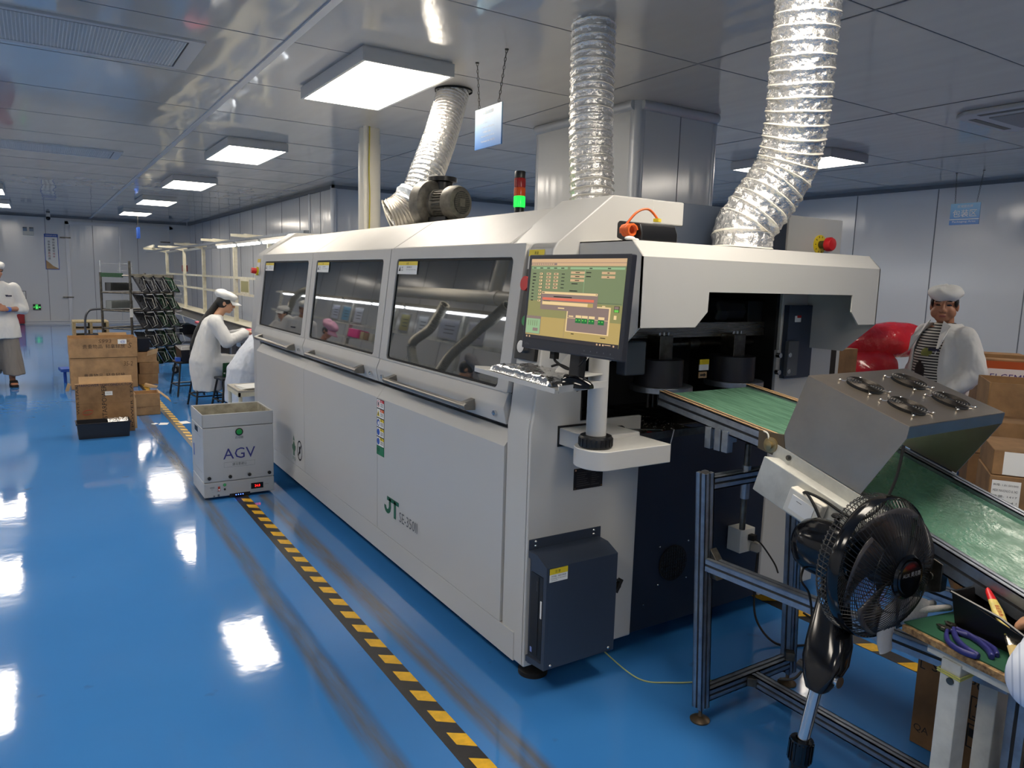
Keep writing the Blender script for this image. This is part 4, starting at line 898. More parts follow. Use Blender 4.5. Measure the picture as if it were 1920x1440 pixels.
# ------------------------------------------------------------ first conveyor out of the machine
CX0, CX1 = 2.05, 2.60
def cz1(y): return 1.197 + (y-2.10)*.130         # top of the rails
O = (2.32, 1.85, 0)
def prof(b, a, c, w_=.045, h=.06, n=2, mi=0, ms=1, up=(0,0,1)):
    """slotted aluminium bar: n slots on each side face, one on top"""
    a = V(*a); c = V(*c); x = (c-a).normalized(); u = V(*up); y = u.cross(x)
    if y.length < 1e-3: y = V(0,1,0).cross(x)
    y.normalize(); z = x.cross(y); s_ = .0045
    b.beam(a, c, w_-2*s_, h-2*s_, ms, up)
    def strip(oy, oz, ww, hh): b.beam(a+y*oy+z*oz, c+y*oy+z*oz, ww, hh, mi, up)
    gap = .009
    for sgn in (-1, 1):
        seg = (h - gap*n)/(n+1) if n > 0 else h
        # bars between slots on the side faces
        for k in range(n+1):
            oz = -h/2 + seg/2 + k*(seg+gap); strip(sgn*(w_/2-s_/2), oz, s_, seg)
        sw = (w_-gap)/2
        for k in (-1, 1): strip(k*(gap/2+sw/2), sgn*(h/2-s_/2), sw, s_)
cv = thing('outlet_conveyor', 'sloping green belt conveyor coming out of the machine end', 'conveyor', O)
ya, yb = 2.115, 1.535
for x in (CX0+.02, CX1-.02):
    b = M(O); prof(b, (x, ya, cz1(ya)-.031), (x, yb, cz1(yb)-.031), .04, .06, 1); b.build('side_rail', [ALU, ALUD], cv, smooth=0)
    b = M(O)
    for dx in (-.013, .010): b.beam((x+dx, ya, cz1(ya)+.0005), (x+dx, yb, cz1(yb)+.0005), .008, .003)
    b.build('guide_strip', CARDIN, cv, smooth=0)
b = M(O); b.hex8([(CX0+.043, ya-.01, cz1(ya)-.035), (CX1-.043, ya-.01, cz1(ya)-.035), (CX1-.043, yb, cz1(yb)-.035), (CX0+.043, yb, cz1(yb)-.035)], [(CX0+.043, ya-.01, cz1(ya)-.012), (CX1-.043, ya-.01, cz1(ya)-.012), (CX1-.043, yb, cz1(yb)-.012), (CX0+.043, yb, cz1(yb)-.012)])
b.cyl((CX0+.043, ya-.012, cz1(ya)-.0235), (CX1-.043, ya-.012, cz1(ya)-.0235), .0125, 16); b.build('belt', BELT, cv)
b = M(O); xx = CX0-.004; b.prism([(1.62, cz1(1.62)+.0), (1.62, cz1(1.62)-.062), (1.505, 1.052), (1.52, 1.138)], 'x', xx, xx+.006); ep_ = b.build('end_plate', mat('bracket_brown', (112, 98, 78), .45, .6), cv)
b = M(O); b.lathe([(.001, 0), (.026, 0), (.026, .008), (.013, .01), (.015, .02), (.001, .024)], (xx, 1.565, 1.095), (-1,0,0), 24); b.build('pivot_bolt', mat('brass_bolt', (168, 150, 110), .35, .8), ep_)
b = M(O); 
for y in (1.845, 1.80, 1.765): b.box(2.045, 2.075, y-.014, y+.014, 1.025, 1.105, 0)
b.box(2.06, 2.10, 1.755, 1.86, 1.06, 1.10, 0); b.build('mounting_block', ALU, cv, bev=.002)
b = M(O); b.tube(spline([(2.046, 1.60, 1.135), (2.04, 1.578, 1.13), (2.04, 1.57, 1.10), (2.035, 1.567, 1.095)], 6), .003, 6); b.build('wire_loop', IVORY, cv)
# second conveyor running down to the right
TS = .308
def cz2(y): return 1.092 + (y-1.524)*TS          # top of the rails
O = (2.32, .9, 0); ya, yb = 1.525, .70
c2 = thing('cooling_conveyor', 'steeper green belt conveyor under the fan cover, running down to the right', 'conveyor', O)
for x in (CX0+.02, CX1-.02):
    b = M(O); prof(b, (x, ya, cz2(ya)-.035), (x, yb, cz2(yb)-.035), .04, .07, 1); b.build('side_rail', [ALU, ALUD], c2, smooth=0)
b = M(O); k0, k1 = CX0+.043, CX1-.043
b.hex8([(k0, ya-.01, cz2(ya)-.045), (k1, ya-.01, cz2(ya)-.045), (k1, yb, cz2(yb)-.045), (k0, yb, cz2(yb)-.045)], [(k0, ya-.01, cz2(ya)-.016), (k1, ya-.01, cz2(ya)-.016), (k1, yb, cz2(yb)-.016), (k0, yb, cz2(yb)-.016)])
b.build('belt', BELT2, c2)
sl_ = math.atan(TS); Rs = Matrix.Rotation(sl_, 3, 'X')       # y axis tilted along the slope
def sp_(y, v, x): return V(x, y, cz2(y)) + V(0, math.sin(sl_)*-1*-v*-1, 0)*0 + V(0, -math.sin(sl_)*v, math.cos(sl_)*v)
# white motor cover on the left flank
b = M(O); x = CX0
b.hex8([sp_(1.545, -.045, x), sp_(1.545, -.045, x-.006), sp_(1.02, -.045, x-.006), sp_(1.02, -.045, x)], [sp_(1.545, .004, x), sp_(1.545, .004, x-.006), sp_(1.02, .004, x-.006), sp_(1.02, .004, x)])
side = b.build('flank_plate', FRAMEP, c2)
b = M(O); b.hex8([sp_(1.52, -.165, x), sp_(1.545, -.165, x-.05), sp_(1.145, -.165, x-.05), sp_(1.145, -.165, x)], [sp_(1.52, -.035, x), sp_(1.545, -.035, x-.05), sp_(1.145, -.035, x-.05), sp_(1.145, -.035, x)])
mcv = b.build('motor_cover', FRAMEP, c2, bev=.004)
b = M(O)
for y in (1.487, 1.12): p = sp_(y, -.014, x-.006); b.cyl(p, p+V(-.006,0,0), .009, 14); b.cyl(p+V(-.006,0,0), p+V(-.010,0,0), .005, 6)
b.build('cap_screw', STEELD, side)
c_ = sp_(1.345, -.10, x-.068); Rb = Matrix.Rotation(sl_, 3, 'X')
b = M(O); b.obox(c_, (.035, .12, .085), Rb); sw = b.build('switch_box', IVORY, c2, bev=.005)
b = M(O); b.obox(c_+V(-.018, 0, 0), (.004, .083, .05), Rb, 0); b.obox(c_+V(-.0205, .008, .015), (.001, .02, .002), Rb, 1); b.build('rocker_plate', [WHITEP, TXTGREY], sw, bev=.001)
b = M(O); q = c_ + V(.0, -.01, .043)
b.tube(spline([q+V(.0,.02,0), q+V(-.02,-.01,.012), q+V(-.01,-.06,.0), q+V(.01,-.12,-.03), q+V(.01,-.17,-.03), q+V(.03,-.215,.02), q+V(.055,-.235,.1), q+V(.07, -.24, .2)], 10), .0045, 8)
b.tube(spline([q+V(.0,.02,0), q+V(-.02,-.005,.01), q+V(-.025,-.035,-.015), q+V(-.02,-.06,-.06), q+V(-.01,-.07,-.10), q+V(-.0,-.075,-.13)], 10), .0045, 8); b.build('black_cables', BLACKR, c2)
b = M(O); p = sp_(1.20, -.115, x-.052); b.obox(p, (.012, .085, .06), Rb, 0)
for dy in (-.025, .03): b.ball(p+V(-.007, dy, .0), .008, 10, 6, 1)
b.build('speed_controller', [BLACKM, CHROME], c2, bev=.002)
b = M(O); b.prism([(.98, .80), (.98, .88), (1.04, .90), (1.04, .78)], 'x', x-.002, x+.03); b.cyl((x-.004, 1.01, .84), (x-.012, 1.01, .84), .012, 14); b.build('clamp_bracket', STEELD, c2, bev=.003)
# stainless fan cover standing on the rails
O = (2.32, 1.3, cz2(1.3))
fc_ = thing('fan_cover', 'stainless steel tunnel cover with four round fan grilles astride the conveyor', 'cover', O)
def hp(y, v, x): return sp_(y, v, x)
b = M(O); L0, L1, Hh = 1.487, 1.115, .262   # along y on the slope
def yz(y, v): p = sp_(y, v, 0); return (p.y, p.z)
e = .003
def shell(pts_a, pts_b): pass
# sides lean so the top is narrower than nothing: both vertical
for x in (CX0, CX1):
    pts = [yz(1.535, .008), yz(1.525+.0, Hh), yz(1.19, Hh), yz(1.185, Hh-.035), yz(1.24, .008)]
    b.prism(pts, 'x', x-e/2, x+e/2)
a0, a1 = yz(1.525, Hh), yz(1.19, Hh)
b.add([(CX0, a0[0], a0[1]), (CX1, a0[0], a0[1]), (CX1, a1[0], a1[1]), (CX0, a1[0], a1[1])], [(0,1,2,3)])
a2 = yz(1.185, Hh-.035); b.add([(CX0, a1[0], a1[1]), (CX1, a1[0], a1[1]), (CX1, a2[0], a2[1]), (CX0, a2[0], a2[1])], [(0,1,2,3)])
a3 = yz(1.527, Hh-.035); b.add([(CX0, a0[0], a0[1]), (CX1, a0[0], a0[1]), (CX1, a3[0], a3[1]), (CX0, a3[0], a3[1])], [(0,1,2,3)])
b.build('cover', COVERM, fc_, smooth=0, solid=.003)
def guard(px_, py_):
    c = V(px_, *yz(py_, Hh+.002)); nn = V(0, -math.sin(sl_), math.cos(sl_)); ux = V(1,0,0); uy = nn.cross(ux)
    b = M(O); b.lathe([(.001, 0), (.056, 0), (.056, .001), (.001, .001)], c, nn, 32); h = b.build('fan_opening', BLACKM, fc_)
    b = M(O)
    for r in (.016, .024, .032, .040, .048, .056): b.tube([c+nn*.009+ux*(r*math.cos(k*math.pi/20))+uy*(r*math.sin(k*math.pi/20)) for k in range(40)], .0018, 6, 0, closed=True)
    for k in range(4):
        a = math.pi/4+k*math.pi/2; d = ux*math.cos(a)+uy*math.sin(a)
        b.tube([c+nn*.0075+d*.016, c+nn*.0075+d*.056, c+nn*.003+d*.064, c+nn*.003+d*.074], .0018, 6, 1); b.ball(c+nn*.004+d*.077, (.005, .005, .003), 10, 6, 1)
    b.lathe([(.001, .006), (.014, .006), (.012, .009), (.001, .01)], c, nn, 20); b.build('fan_guard', [mat('guard_dark_wire', (66, 62, 58), .35, .8) if 'guard_dark_wire' not in bpy.data.materials else bpy.data.materials['guard_dark_wire'], CHROME], fc_)
for px_ in (2.195, 2.445):
    for py_ in (1.425, 1.285): guard(px_+ (0), py_)
# stand of slotted aluminium bars
O = (2.2, 1.4, 0)
st = thing('conveyor_stand', 'slotted aluminium frame standing on round feet under the green conveyors', 'stand', O)
def post(x, y, x2, z0, z1):
    b = M(O); prof(b, (x, y, z0), (x2, y, z1), .045, .045, 1, up=(0,1,0)); b.build('post', [ALU, ALUD], st, smooth=0)
    f = M(O); f.lathe([(.001, 0), (.036, 0), (.037, .006), (.022, .016), (.009, .02), (.007, .026), (.007, z0+.02), (.001, z0+.02)], (x, y, 0), (0,0,1), 24); f.build('foot', mat('foot_bronze', (104, 88, 70), .4, .7), st)
PY = 1.76
post(2.012, PY, 1.952, .055, .965); post(2.52, PY, 2.455, .055, 1.02); post(2.070, .762, 2.066, .055, .66); post(2.545, .762, 2.54, .055, .66)
def bar(a, c, w_=.045, h=.045): b = M(O); prof(b, a, c, w_, h, 1); b.build('cross_bar', [ALU, ALUD], st, smooth=0)
bar((2.03, PY, .105), (2.50, PY, .105)); bar((2.28, PY-.024, .105), (2.28, .79, .105)); bar((1.98, PY, .925), (2.46, PY, .925)); bar((1.975, PY-.025, .632), (2.06, .787, .625)); bar((2.095, .762, .105), (2.52, .762, .105)); bar((2.475, PY-.025, .632), (2.54, .787, .60))
for p in ((1.99, PY-.03, .67), (2.0, PY-.03, .595), (2.255, PY-.03, .105), (2.48, PY-.03, .15)):
    b = M(O)
    if p[0] < 2.2: b.prism([(p[1]+.004, p[2]-.018), (p[1]+.004, p[2]+.018), (p[1]-.03, p[2]-.018)], 'x', p[0]-.016, p[0]+.016)
    else: b.obox(p, (.036, .036, .034), RZ(.78))
    b.build('corner_bracket', STEELD, st, bev=.002)
b = M(O); b.cyl((2.17, PY, .72), (2.17, PY, 1.045), .011, 14, 0); b.cyl((2.17, PY, .94), (2.17, PY, .965), .016, 6, 1); b.cyl((2.17, PY, .84), (2.17, PY, .90), .016, 14, 1); b.build('jack_screw', [STEELD, ALU], st)

# ------------------------------------------------------------ pedestal fan
R3 = [[0.8431820487126888, -0.5368735901632057, 0.028474214895994932], [-0.0518381432043939, -0.13390145433349615, -0.9896379173397184], [0.5351232004293907, 0.832968876196851, -0.14073383264006314]]
_a = (.489, .128, -.863)
fx = V(*[sum(_a[i]*R3[i][j] for i in range(3)) for j in range(3)]).normalized()
FC = V(1.872, 1.062, .882); RG = .192
pb = V(1.668, 1.125, 0)
fan = thing('pedestal_fan', 'black pedestal fan with round wire grille beside the conveyor stand', 'fan', tuple(pb))
ux = V(0,0,1).cross(fx).normalized(); uz = fx.cross(ux)
def fp(a, r, h): return FC + fx*h + ux*(r*math.cos(a)) + uz*(r*math.sin(a))
O = tuple(pb)
b = M(O); ring = [(RG*1.0, -.014), (RG*1.018, -.008), (RG*1.018, .012), (RG*.995, .020), (RG*.985, .012), (RG*.985, -.010)]
b.loft([[fp(2*math.pi*k/64, r, h) for r, h in ring] for k in range(64)], 0, False, True); b.build('grille_ring', BLACKG, fan)
b = M(O)
for k in range(84):
    a = 2*math.pi*k/84; pts = []
    for i in range(9):
        s_ = i/8; r = .058+(RG-.058)*s_; h = .082*(1-s_**2.2) + .012*s_; pts.append(fp(a+.42*(1-s_)*1.0, r, h))
    b.tube(pts, .0012, 4, 0, False)
for r, h in ((.105, .066), (.150, .040)): b.tube([fp(2*math.pi*k/48, r, h-.003) for k in range(48)], .0015, 4, 0, closed=True)
fg = b.build('front_grille', mat('wire_black', (24, 24, 26), .3, .3), fan)
b = M(O)
for k in range(84):
    a = 2*math.pi*k/84; pts = []
    for i in range(8):
        s_ = i/7; r = .07+(RG-.07)*min(1, s_*1.25); h = -.055 + (.0 if s_ < .8 else (s_-.8)/.2*.045); pts.append(fp(a-.30*(1-s_), r, h-.0))
    b.tube(pts, .0012, 4, 0, False)
for r, h in ((.12, -.055), (.178, -.052), (RG-.002, -.03)): b.tube([fp(2*math.pi*k/48, r, h) for k in range(48)], .0015, 4, 0, closed=True)
b.build('rear_grille', mat('wire_grey', (70, 70, 70), .3, .5), fan)
b = M(O); b.lathe([(.001, .077), (.058, .077), (.060, .085), (.054, .091), (.046, .089), (.044, .093), (.001, .094)], FC, fx, 40, 0)
tu = ux; tv = uz
b.text('AUX 奥克斯', FC+fx*.0955+uz*.004, ux, uz, .014, 1, .076, 'c'); b.build('centre_badge', [BLACKG, TXTLG], fan, smooth=30)
b = M(O)   # blades: five cambered, twisted blades round a hub
for k in range(5):
    a0 = 2*math.pi*k/5+.3; g = []
    for i in range(9):
        s_ = i/8; r = .03+.145*s_; row = []
        for j in range(9):
            q = j/8; aa = a0 + (q-.5)*(1.15+.25*s_) + .25*s_; h = .03-.062*(q-.5)*(1-.3*s_) + .01*math.sin(q*math.pi)
            rr_ = r*(1-.06*(2*q-1)**4*s_); row.append(fp(aa, rr_, h))
        g += row
    b.add(g, [(i*9+j, i*9+j+1, (i+1)*9+j+1, (i+1)*9+j) for i in range(8) for j in range(8)])
b.lathe([(.001, .05), (.03, .047), (.042, .038), (.045, .0), (.001, 0)], FC, fx, 28); b.build('blades', mat('blade_smoke', (58, 56, 58), .25), fan, solid=.002)
# motor pod
b = M(O); rings = []
for s_, r in ((.0, .02), (.012, .045), (.03, .060), (.06, .070), (.10, .072), (.14, .070), (.17, .066), (.195, .060), (.205, .05)):
    h = -.262+s_
    rings.append([FC + fx*h + ux*(r*math.cos(2*math.pi*k/32)) + uz*(r*1.08*math.sin(2*math.pi*k/32) - (.0 if math.sin(2*math.pi*k/32) > -.3 else .012)) for k in range(32)])
b.loft(rings); b.build('motor_housing', BLACKG, fan)
b = M(O); k0 = FC+fx*-.135+uz*.074; b.cyl(k0, k0+uz*.022, .008, 14); b.lathe([(.001, .02), (.015, .022), (.017, .026), (.013, .031), (.001, .032)], k0, uz, 20); b.build('oscillation_knob', BLACKM, fan)
nk = FC+fx*-.115+V(0,0,-.07)
b = M(O); b.tube([nk+V(0,0,.02), nk+V(-.01,0,-.03), nk+V(-.012,0,-.055)], [.045, .036, .03], 20); b.build('neck', BLACKG, fan)
p1 = nk+V(-.015, -.0, -.045); p2 = V(1.728, 1.112, .545); axp = (p1-p2).normalized()
b = M(O); fwd = V(fx.x, fx.y, 0).normalized(); sd = V(-fwd.y, fwd.x, 0); rings = []
for s_, wa, wb in ((0, .028, .026), (.12, .044, .036), (.3, .058, .044), (.5, .058, .044), (.75, .048, .040), (1, .034, .032)):
    c = p2.lerp(p1, s_) + fwd*(.012*math.sin(s_*math.pi)); rings.append([c + fwd*(wa*math.copysign(abs(math.cos(a))**.6, math.cos(a))) + sd*(wb*math.copysign(abs(math.sin(a))**.6, math.sin(a))) for a in [2*math.pi*k/28 for k in range(28)]])
b.loft(rings); b.build('control_column', BLACKG, fan)
c = p2.lerp(p1, .16); b = M(O); b.cyl(c+fwd*.035, c+fwd*.062, .016, 18, 0); b.build('chrome_knob', CHROME, fan); c = p2.lerp(p1, .13); b = M(O); b.cyl(c-fwd*.04, c-fwd*.066, .015, 16); b.build('lock_knob', BLACKM, fan); c = p2.lerp(p1, .93); b = M(O); b.cyl(c-sd*.038, c-sd*.046, .010, 16); b.build('tilt_screw', CHROME, fan)
b = M(O); p3 = V(1.690, 1.120, .375); b.cyl(p2+V(.0,0,.02), p3, .0165, 24); b.build('chrome_tube', CHROME, fan)
b = M(O); ap = (p3-pb).normalized()
b.lathe([(.017, .03), (.030, .028), (.031, .0), (.030, -.035), (.025, -.04)], p3, ap, 28, 0, False)
for k in range(18): a = k*math.pi/9; u = ap.orthogonal().normalized(); w_ = ap.cross(u); q = u*math.cos(a)+w_*math.sin(a); b.beam(p3+q*.031-ap*.03, p3+q*.031+ap*.022, .004, .004, 0, up=q)
b.cyl(p3-ap*.035, pb+V(0,0,.03), .024, 24); b.build('pole', BLACKG, fan)
b = M(O); b.lathe([(.001, 0.001), (.20, .001), (.205, .008), (.19, .02), (.06, .034), (.03, .05), (.001, .05)], pb, (0,0,1), 40); b.build('base', BLACKG, fan)
b = M(O); q = p1.lerp(p2, .1)-sd*.03-fwd*.04
b.tube(spline([FC+fx*-.22+uz*-.05, q+V(-.02,.03,.05), q+V(.01,.02,.0), q+V(.02,.01,-.08), q+V(.01,0,-.17), q+V(-.03,.01,-.24), q+V(-.05,.05,-.26)], 10), .0035, 6); b.build('cord', BLACKR, fan)

# ------------------------------------------------------------ table, tools, box under the conveyor
O = (2.1, .8, 0)
tb = thing('work_table', 'chipboard work table with green rubber mat and chipped white square legs', 'table', O)
A_, B_, ang = V(1.880, .985, .75), V(1.79, .45, .75), 0
e1 = (B_-A_).normalized(); e2 = V(-e1.y, e1.x, 0) 
if e2.x < 0: e2 = -e2
Lx, Wx = .36, .42
def tpt(s_, t_, z): return A_ + e1*s_ + e2*t_ + V(0,0,z-.75)
b = M(O); b.hex8([tpt(0,0,.728), tpt(Lx,0,.728), tpt(Lx,Wx,.728), tpt(0,Wx,.728)], [tpt(0,0,.746), tpt(Lx,0,.746), tpt(Lx,Wx,.746), tpt(0,Wx,.746)]); b.build('table_top', WOODE, tb, bev=.002)
b = M(O); b.hex8([tpt(-.004,.012,.7465), tpt(Lx,.012,.7465), tpt(Lx,Wx,.7465), tpt(.0,Wx,.7465)], [tpt(-.004,.012,.750), tpt(Lx,.012,.750), tpt(Lx,Wx,.750), tpt(.0,Wx,.750)]); b.build('rubber_mat', MATG, tb)
for s_, t_ in ((.13, .045), (.07, .30), (Lx-.04, .34)):
    b = M(O); p = tpt(s_, t_, 0); b.obox(p+V(0,0,.36), (.052, .052, .69), RZ(-.16)); lg = b.build('leg', FRAMEP, tb, bev=.003)
    if t_ < .1 and s_ < .2:
        b = M(O); b.cyl(p+V(-.027,-.0,.655), p+V(-.031,0,.655), .009, 12); b.build('leg_screw', STEELD, lg)
        b = M(O)
        for z in (.672, .678): b.tube([p+RZ(-.16)@V(.03*sx, .03*sy, z+.004*sx) for sx, sy in ((-1,-1),(1,-1),(1,1),(-1,1))], .0025, 6, 0, closed=True)
        b.build('rubber_bands', mat('band_yellow', (200, 196, 110), .5), lg)
b = M(O); b.beam(tpt(.06, .045, .712), tpt(Lx, .045, .712), .04, .03); b.beam(tpt(.10, .045, .712), tpt(.10, Wx-.04, .712), .04, .03); b.build('under_frame', FRAMEP, tb)
# black parts bin with a brush
bp_ = V(2.012, .792, .7505); br = .12
bn = thing('parts_bin', 'black open-fronted plastic parts bin on the green mat', 'bin', tuple(bp_), -1.75)
b = M(); lx, wy, h = .20, .105, .095
def binshell(b, lx, wy, h, th, front=.5, flare=.012):
    o0 = [(-lx/2, -wy/2), (lx/2, -wy/2), (lx/2, wy/2), (-lx/2, wy/2)]; f = flare
    o1 = [(-lx/2-f, -wy/2-f), (lx/2+f, -wy/2-f), (lx/2+f, wy/2+f), (-lx/2-f, wy/2+f)]
    hz = [h, h*front, h*front, h]
    i0 = [(a*(1-th*2/lx), c*(1-th*2/wy)) for a, c in o0]; i1 = [(a*(1-th*2/lx), c*(1-th*2/wy)) for a, c in o1]
    vs = [(a, c, 0) for a, c in o0] + [(a, c, z) for (a, c), z in zip(o1, hz)] + [(a, c, th) for a, c in i0] + [(a, c, z) for (a, c), z in zip(i1, hz)]
    fs = [(3,2,1,0), (8,9,10,11)]
    for k in range(4): l = (k+1) % 4; fs += [(k, l, 4+l, 4+k), (8+l, 8+k, 12+k, 12+l), (4+k, 4+l, 12+l, 12+k)]
    b.add(vs, fs)
binshell(b, lx, wy, h, .003, .55); b.build('shell', BLACKM, bn, smooth=0)
b = M(); f = .013
for sy in (-1, 1): b.tube([(-lx/2-f, sy*(wy/2+f), h), (lx*.1, sy*(wy/2+f), h*.86), (lx/2+f, sy*(wy/2+f), h*.55)], .004, 6)
b.tube([(-lx/2-f, -wy/2-f, h), (-lx/2-f, wy/2+f, h)], .004, 6); b.build('rim', BLACKM, bn)
tp0, tp1 = V(2.040, .862, .858), V(1.905, .765, .800)
br_ = thing('paint_brush', 'paint brush with yellow wooden handle and red tip lying in the black bin', 'brush', tuple(tp0))
def bt(b, s0, s1, prof_, th, mi=0):
    d = (tp1-tp0); L_ = d.length; x = d/L_; y = V(0,0,1).cross(x).normalized(); z = x.cross(y); rg = []
    for s_, w_ in prof_:
        c = tp0+d*s_; rg.append([c + y*(w_*math.cos(a)) + z*(th*math.sin(a)) for a in [2*math.pi*k/16 for k in range(16)]])
    b.loft(rg, mi)
tp0, tp1 = V(2.058, .905, .890), V(1.93, .765, .800)
b = M(tp0); bt(b, 0, 0, [(.18, .011), (.35, .014), (.5, .011), (.62, .009), (.70, .010)], .006); hd = b.build('handle', mat('brush_yellow', (226, 204, 110), .5, var=.15, vs=60), br_)
b = M(tp0); bt(b, 0, 0, [(0, .004), (.05, .008), (.18, .011)], .0062); b.build('red_tip', RED, hd)
d_ = (tp1-tp0).normalized(); yy = V(0,0,1).cross(d_).normalized(); zz = d_.cross(yy); b = M(tp0); b.text('BEBB', tp0.lerp(tp1, .28)+zz*.0066+yy*-.004, d_, yy, .009, 0, .035); b.build('handle_lettering', INKR, hd, smooth=0)
b = M(tp0); bt(b, 0, 0, [(.70, .010), (.72, .013), (.84, .016), (.85, .016)], .006); b.build('ferrule', STEEL, br_)
b = M(tp0); bt(b, 0, 0, [(.85, .016), (1.0, .020), (1.12, .022)], .006); b.build('bristles', mat('bristle_tan', (206, 180, 120), .8, bump=.001, bs=200), br_)
# two pairs of cutting pliers
def pliers(nm, lab, p, rot, sc_, spread):
    t = thing('cutting_pliers', lab, 'pliers', p, rot, 'blue handled pliers on the mat')
    PB = mat('plier_blue', (44, 46, 112), .45) if 'plier_blue' not in bpy.data.materials else bpy.data.materials['plier_blue']
    for s_ in (-1, 1):
        b = M(); b.tube(spline([(0, 0, .012), (-.025, s_*.016*spread, .012), (-.06, s_*.030*spread, .011), (-.10, s_*.030*spread, .010), (-.13, s_*.018*spread, .010)], 6), [.006]*6+[.0075]*12+[.008]*6+[.006], 12, sq=.8); b.build('handle', PB, t)
        b = M(); b.hex8([(-.008, s_*.002, .007), (.012, s_*.012, .007), (.038, s_*.003, .008), (.034, s_*.0005, .008)], [(-.008, s_*.002, .017), (.012, s_*.012, .017), (.038, s_*.003, .013), (.034, s_*.0005, .013)]); b.build('jaw', STEELD, t, bev=.002)
    b = M(); b.cyl((0,0,.005), (0,0,.018), .007, 14); b.build('pivot', STEELD, t)
    t.scale = (sc_,)*3; return t
pliers('', 'cutting pliers with widely opened blue handles, nearer the table edge', (1.93, .895, .7455), 1.16, 1.0, 1.5)
pliers('', 'cutting pliers with nearly closed blue handles beside the black bin', (1.955, .892, .7455), .93, 1.12, .75)
# work gloves hanging over the table corner behind the fan
gl = thing('work_gloves', 'grey white cotton gloves slung over the table corner behind the fan', 'gloves', (1.90, 1.0, .75))
GLV = mat('glove_grey', (188, 186, 184), .8, bump=.002, bs=120)
b = M((1.90, 1.0, .75))
def cloth(p, pts, r): b.tube(spline(pts, 6), r, 12, sq=.35)
cloth(0, [(2.0, .99, .758), (1.93, 1.01, .762), (1.88, 1.02, .752), (1.865, 1.02, .70), (1.87, 1.015, .66)], [.03, .032, .035, .036, .038, .04, .04, .04, .038, .036, .034, .034, .033, .032, .031, .03, .03, .03, .028, .028, .027, .026, .025, .024, .024])
b.build('glove', GLV, gl)
for k, (dx, dy, dz) in enumerate(((.03, .03, -.0), (.05, .0, .0), (.06, -.03, .005), (.03, .055, .0))):
    b = M((1.90, 1.0, .75)); b.tube(spline([(1.96, 1.0, .76), (1.99+dx*.4, 1.0+dy, .766), (2.01+dx, 1.0+dy*1.3, .760)], 6), .009, 10); b.build('finger', GLV, gl)
# carton under the table
cx = 2.585
O = (cx, 1.0, 0)
ct = thing('carton', 'printed brown carton with handling symbols on the floor under the work table', 'carton', O)
b = M(O); b.box(cx, cx+.34, .62, 1.285, 0.001, .42, 0); Ux, Uz = (0,-1,0), (0,0,1); Xc = cx-.0006
b.build('box', CARDD, ct, bev=.003)
b = M(O)
def ct_t(s_, y, z, h, w=None): b.text(s_, (Xc, y, z), Ux, Uz, h, 0, w)
ct_t('STARPOWER', 1.235, .298, .034, .30)
def frame(y, z, w_, h, k=.004):
    for a in ((y, y-w_, z, z+k), (y, y-w_, z+h-k, z+h), (y, y-k, z, z+h), (y-w_+k, y-w_, z, z+h)): b.add([(Xc, a[0], a[2]), (Xc, a[1], a[2]), (Xc, a[1], a[3]), (Xc, a[0], a[3])], [(0,1,2,3)], 0)
def pl(pts): b.add([(Xc-.0002, p[0], p[1]) for p in pts], [tuple(range(len(pts)))], 0)
y0 = 1.10; frame(y0, .19, .085, .085)
for dy in (.02, .045): pl([(y0-dy-.008, .21), (y0-dy, .21), (y0-dy, .24), (y0-dy+.006, .24), (y0-dy-.004, .262), (y0-dy-.014, .24), (y0-dy-.008, .24)])
pl([(y0-.01, .202), (y0-.075, .202), (y0-.075, .206), (y0-.01, .206)])
y0 = 1.0; frame(y0, .19, .085, .085); pl([(y0-.01, .20), (y0-.076, .20), (y0-.06, .225), (y0-.035, .215), (y0-.03, .23)]); pl([(y0-.043, .262), (y0-.03, .24), (y0-.05, .228), (y0-.06, .236)])
y0 = 1.10; frame(y0, .09, .085, .085); pl([(y0-.005, .16), (y0-.06, .155), (y0-.06, .13), (y0-.04, .125), (y0-.005, .13)]); pl([(y0-.03, .125), (y0-.04, .125), (y0-.04, .10), (y0-.03, .10)]); pl([(y0-.06, .15), (y0-.078, .155), (y0-.078, .148), (y0-.06, .14)])
y0 = 1.0; frame(y0, .09, .085, .085); pl([(y0-.01, .13), (y0-.02, .15), (y0-.045, .16), (y0-.07, .148), (y0-.078, .128), (y0-.06, .134), (y0-.045, .13), (y0-.03, .136)]); pl([(y0-.042, .13), (y0-.046, .13), (y0-.046, .105), (y0-.056, .10), (y0-.05, .098), (y0-.042, .104)])
ct_t('STW', 1.06, .235, .03); ct_t('QA', 1.275, .05, .03); ct_t('L', 1.275, .29, .03)
b.build('printing', INK, ct, smooth=0)
b = M((2.35, .62, 0)); b.box(2.2, 2.9, .1, .62, .001, .34); tag(b.build('storage_carton', CARD2, None, bev=.004), 'plain carton mostly out of frame beyond the printed carton', 'carton')

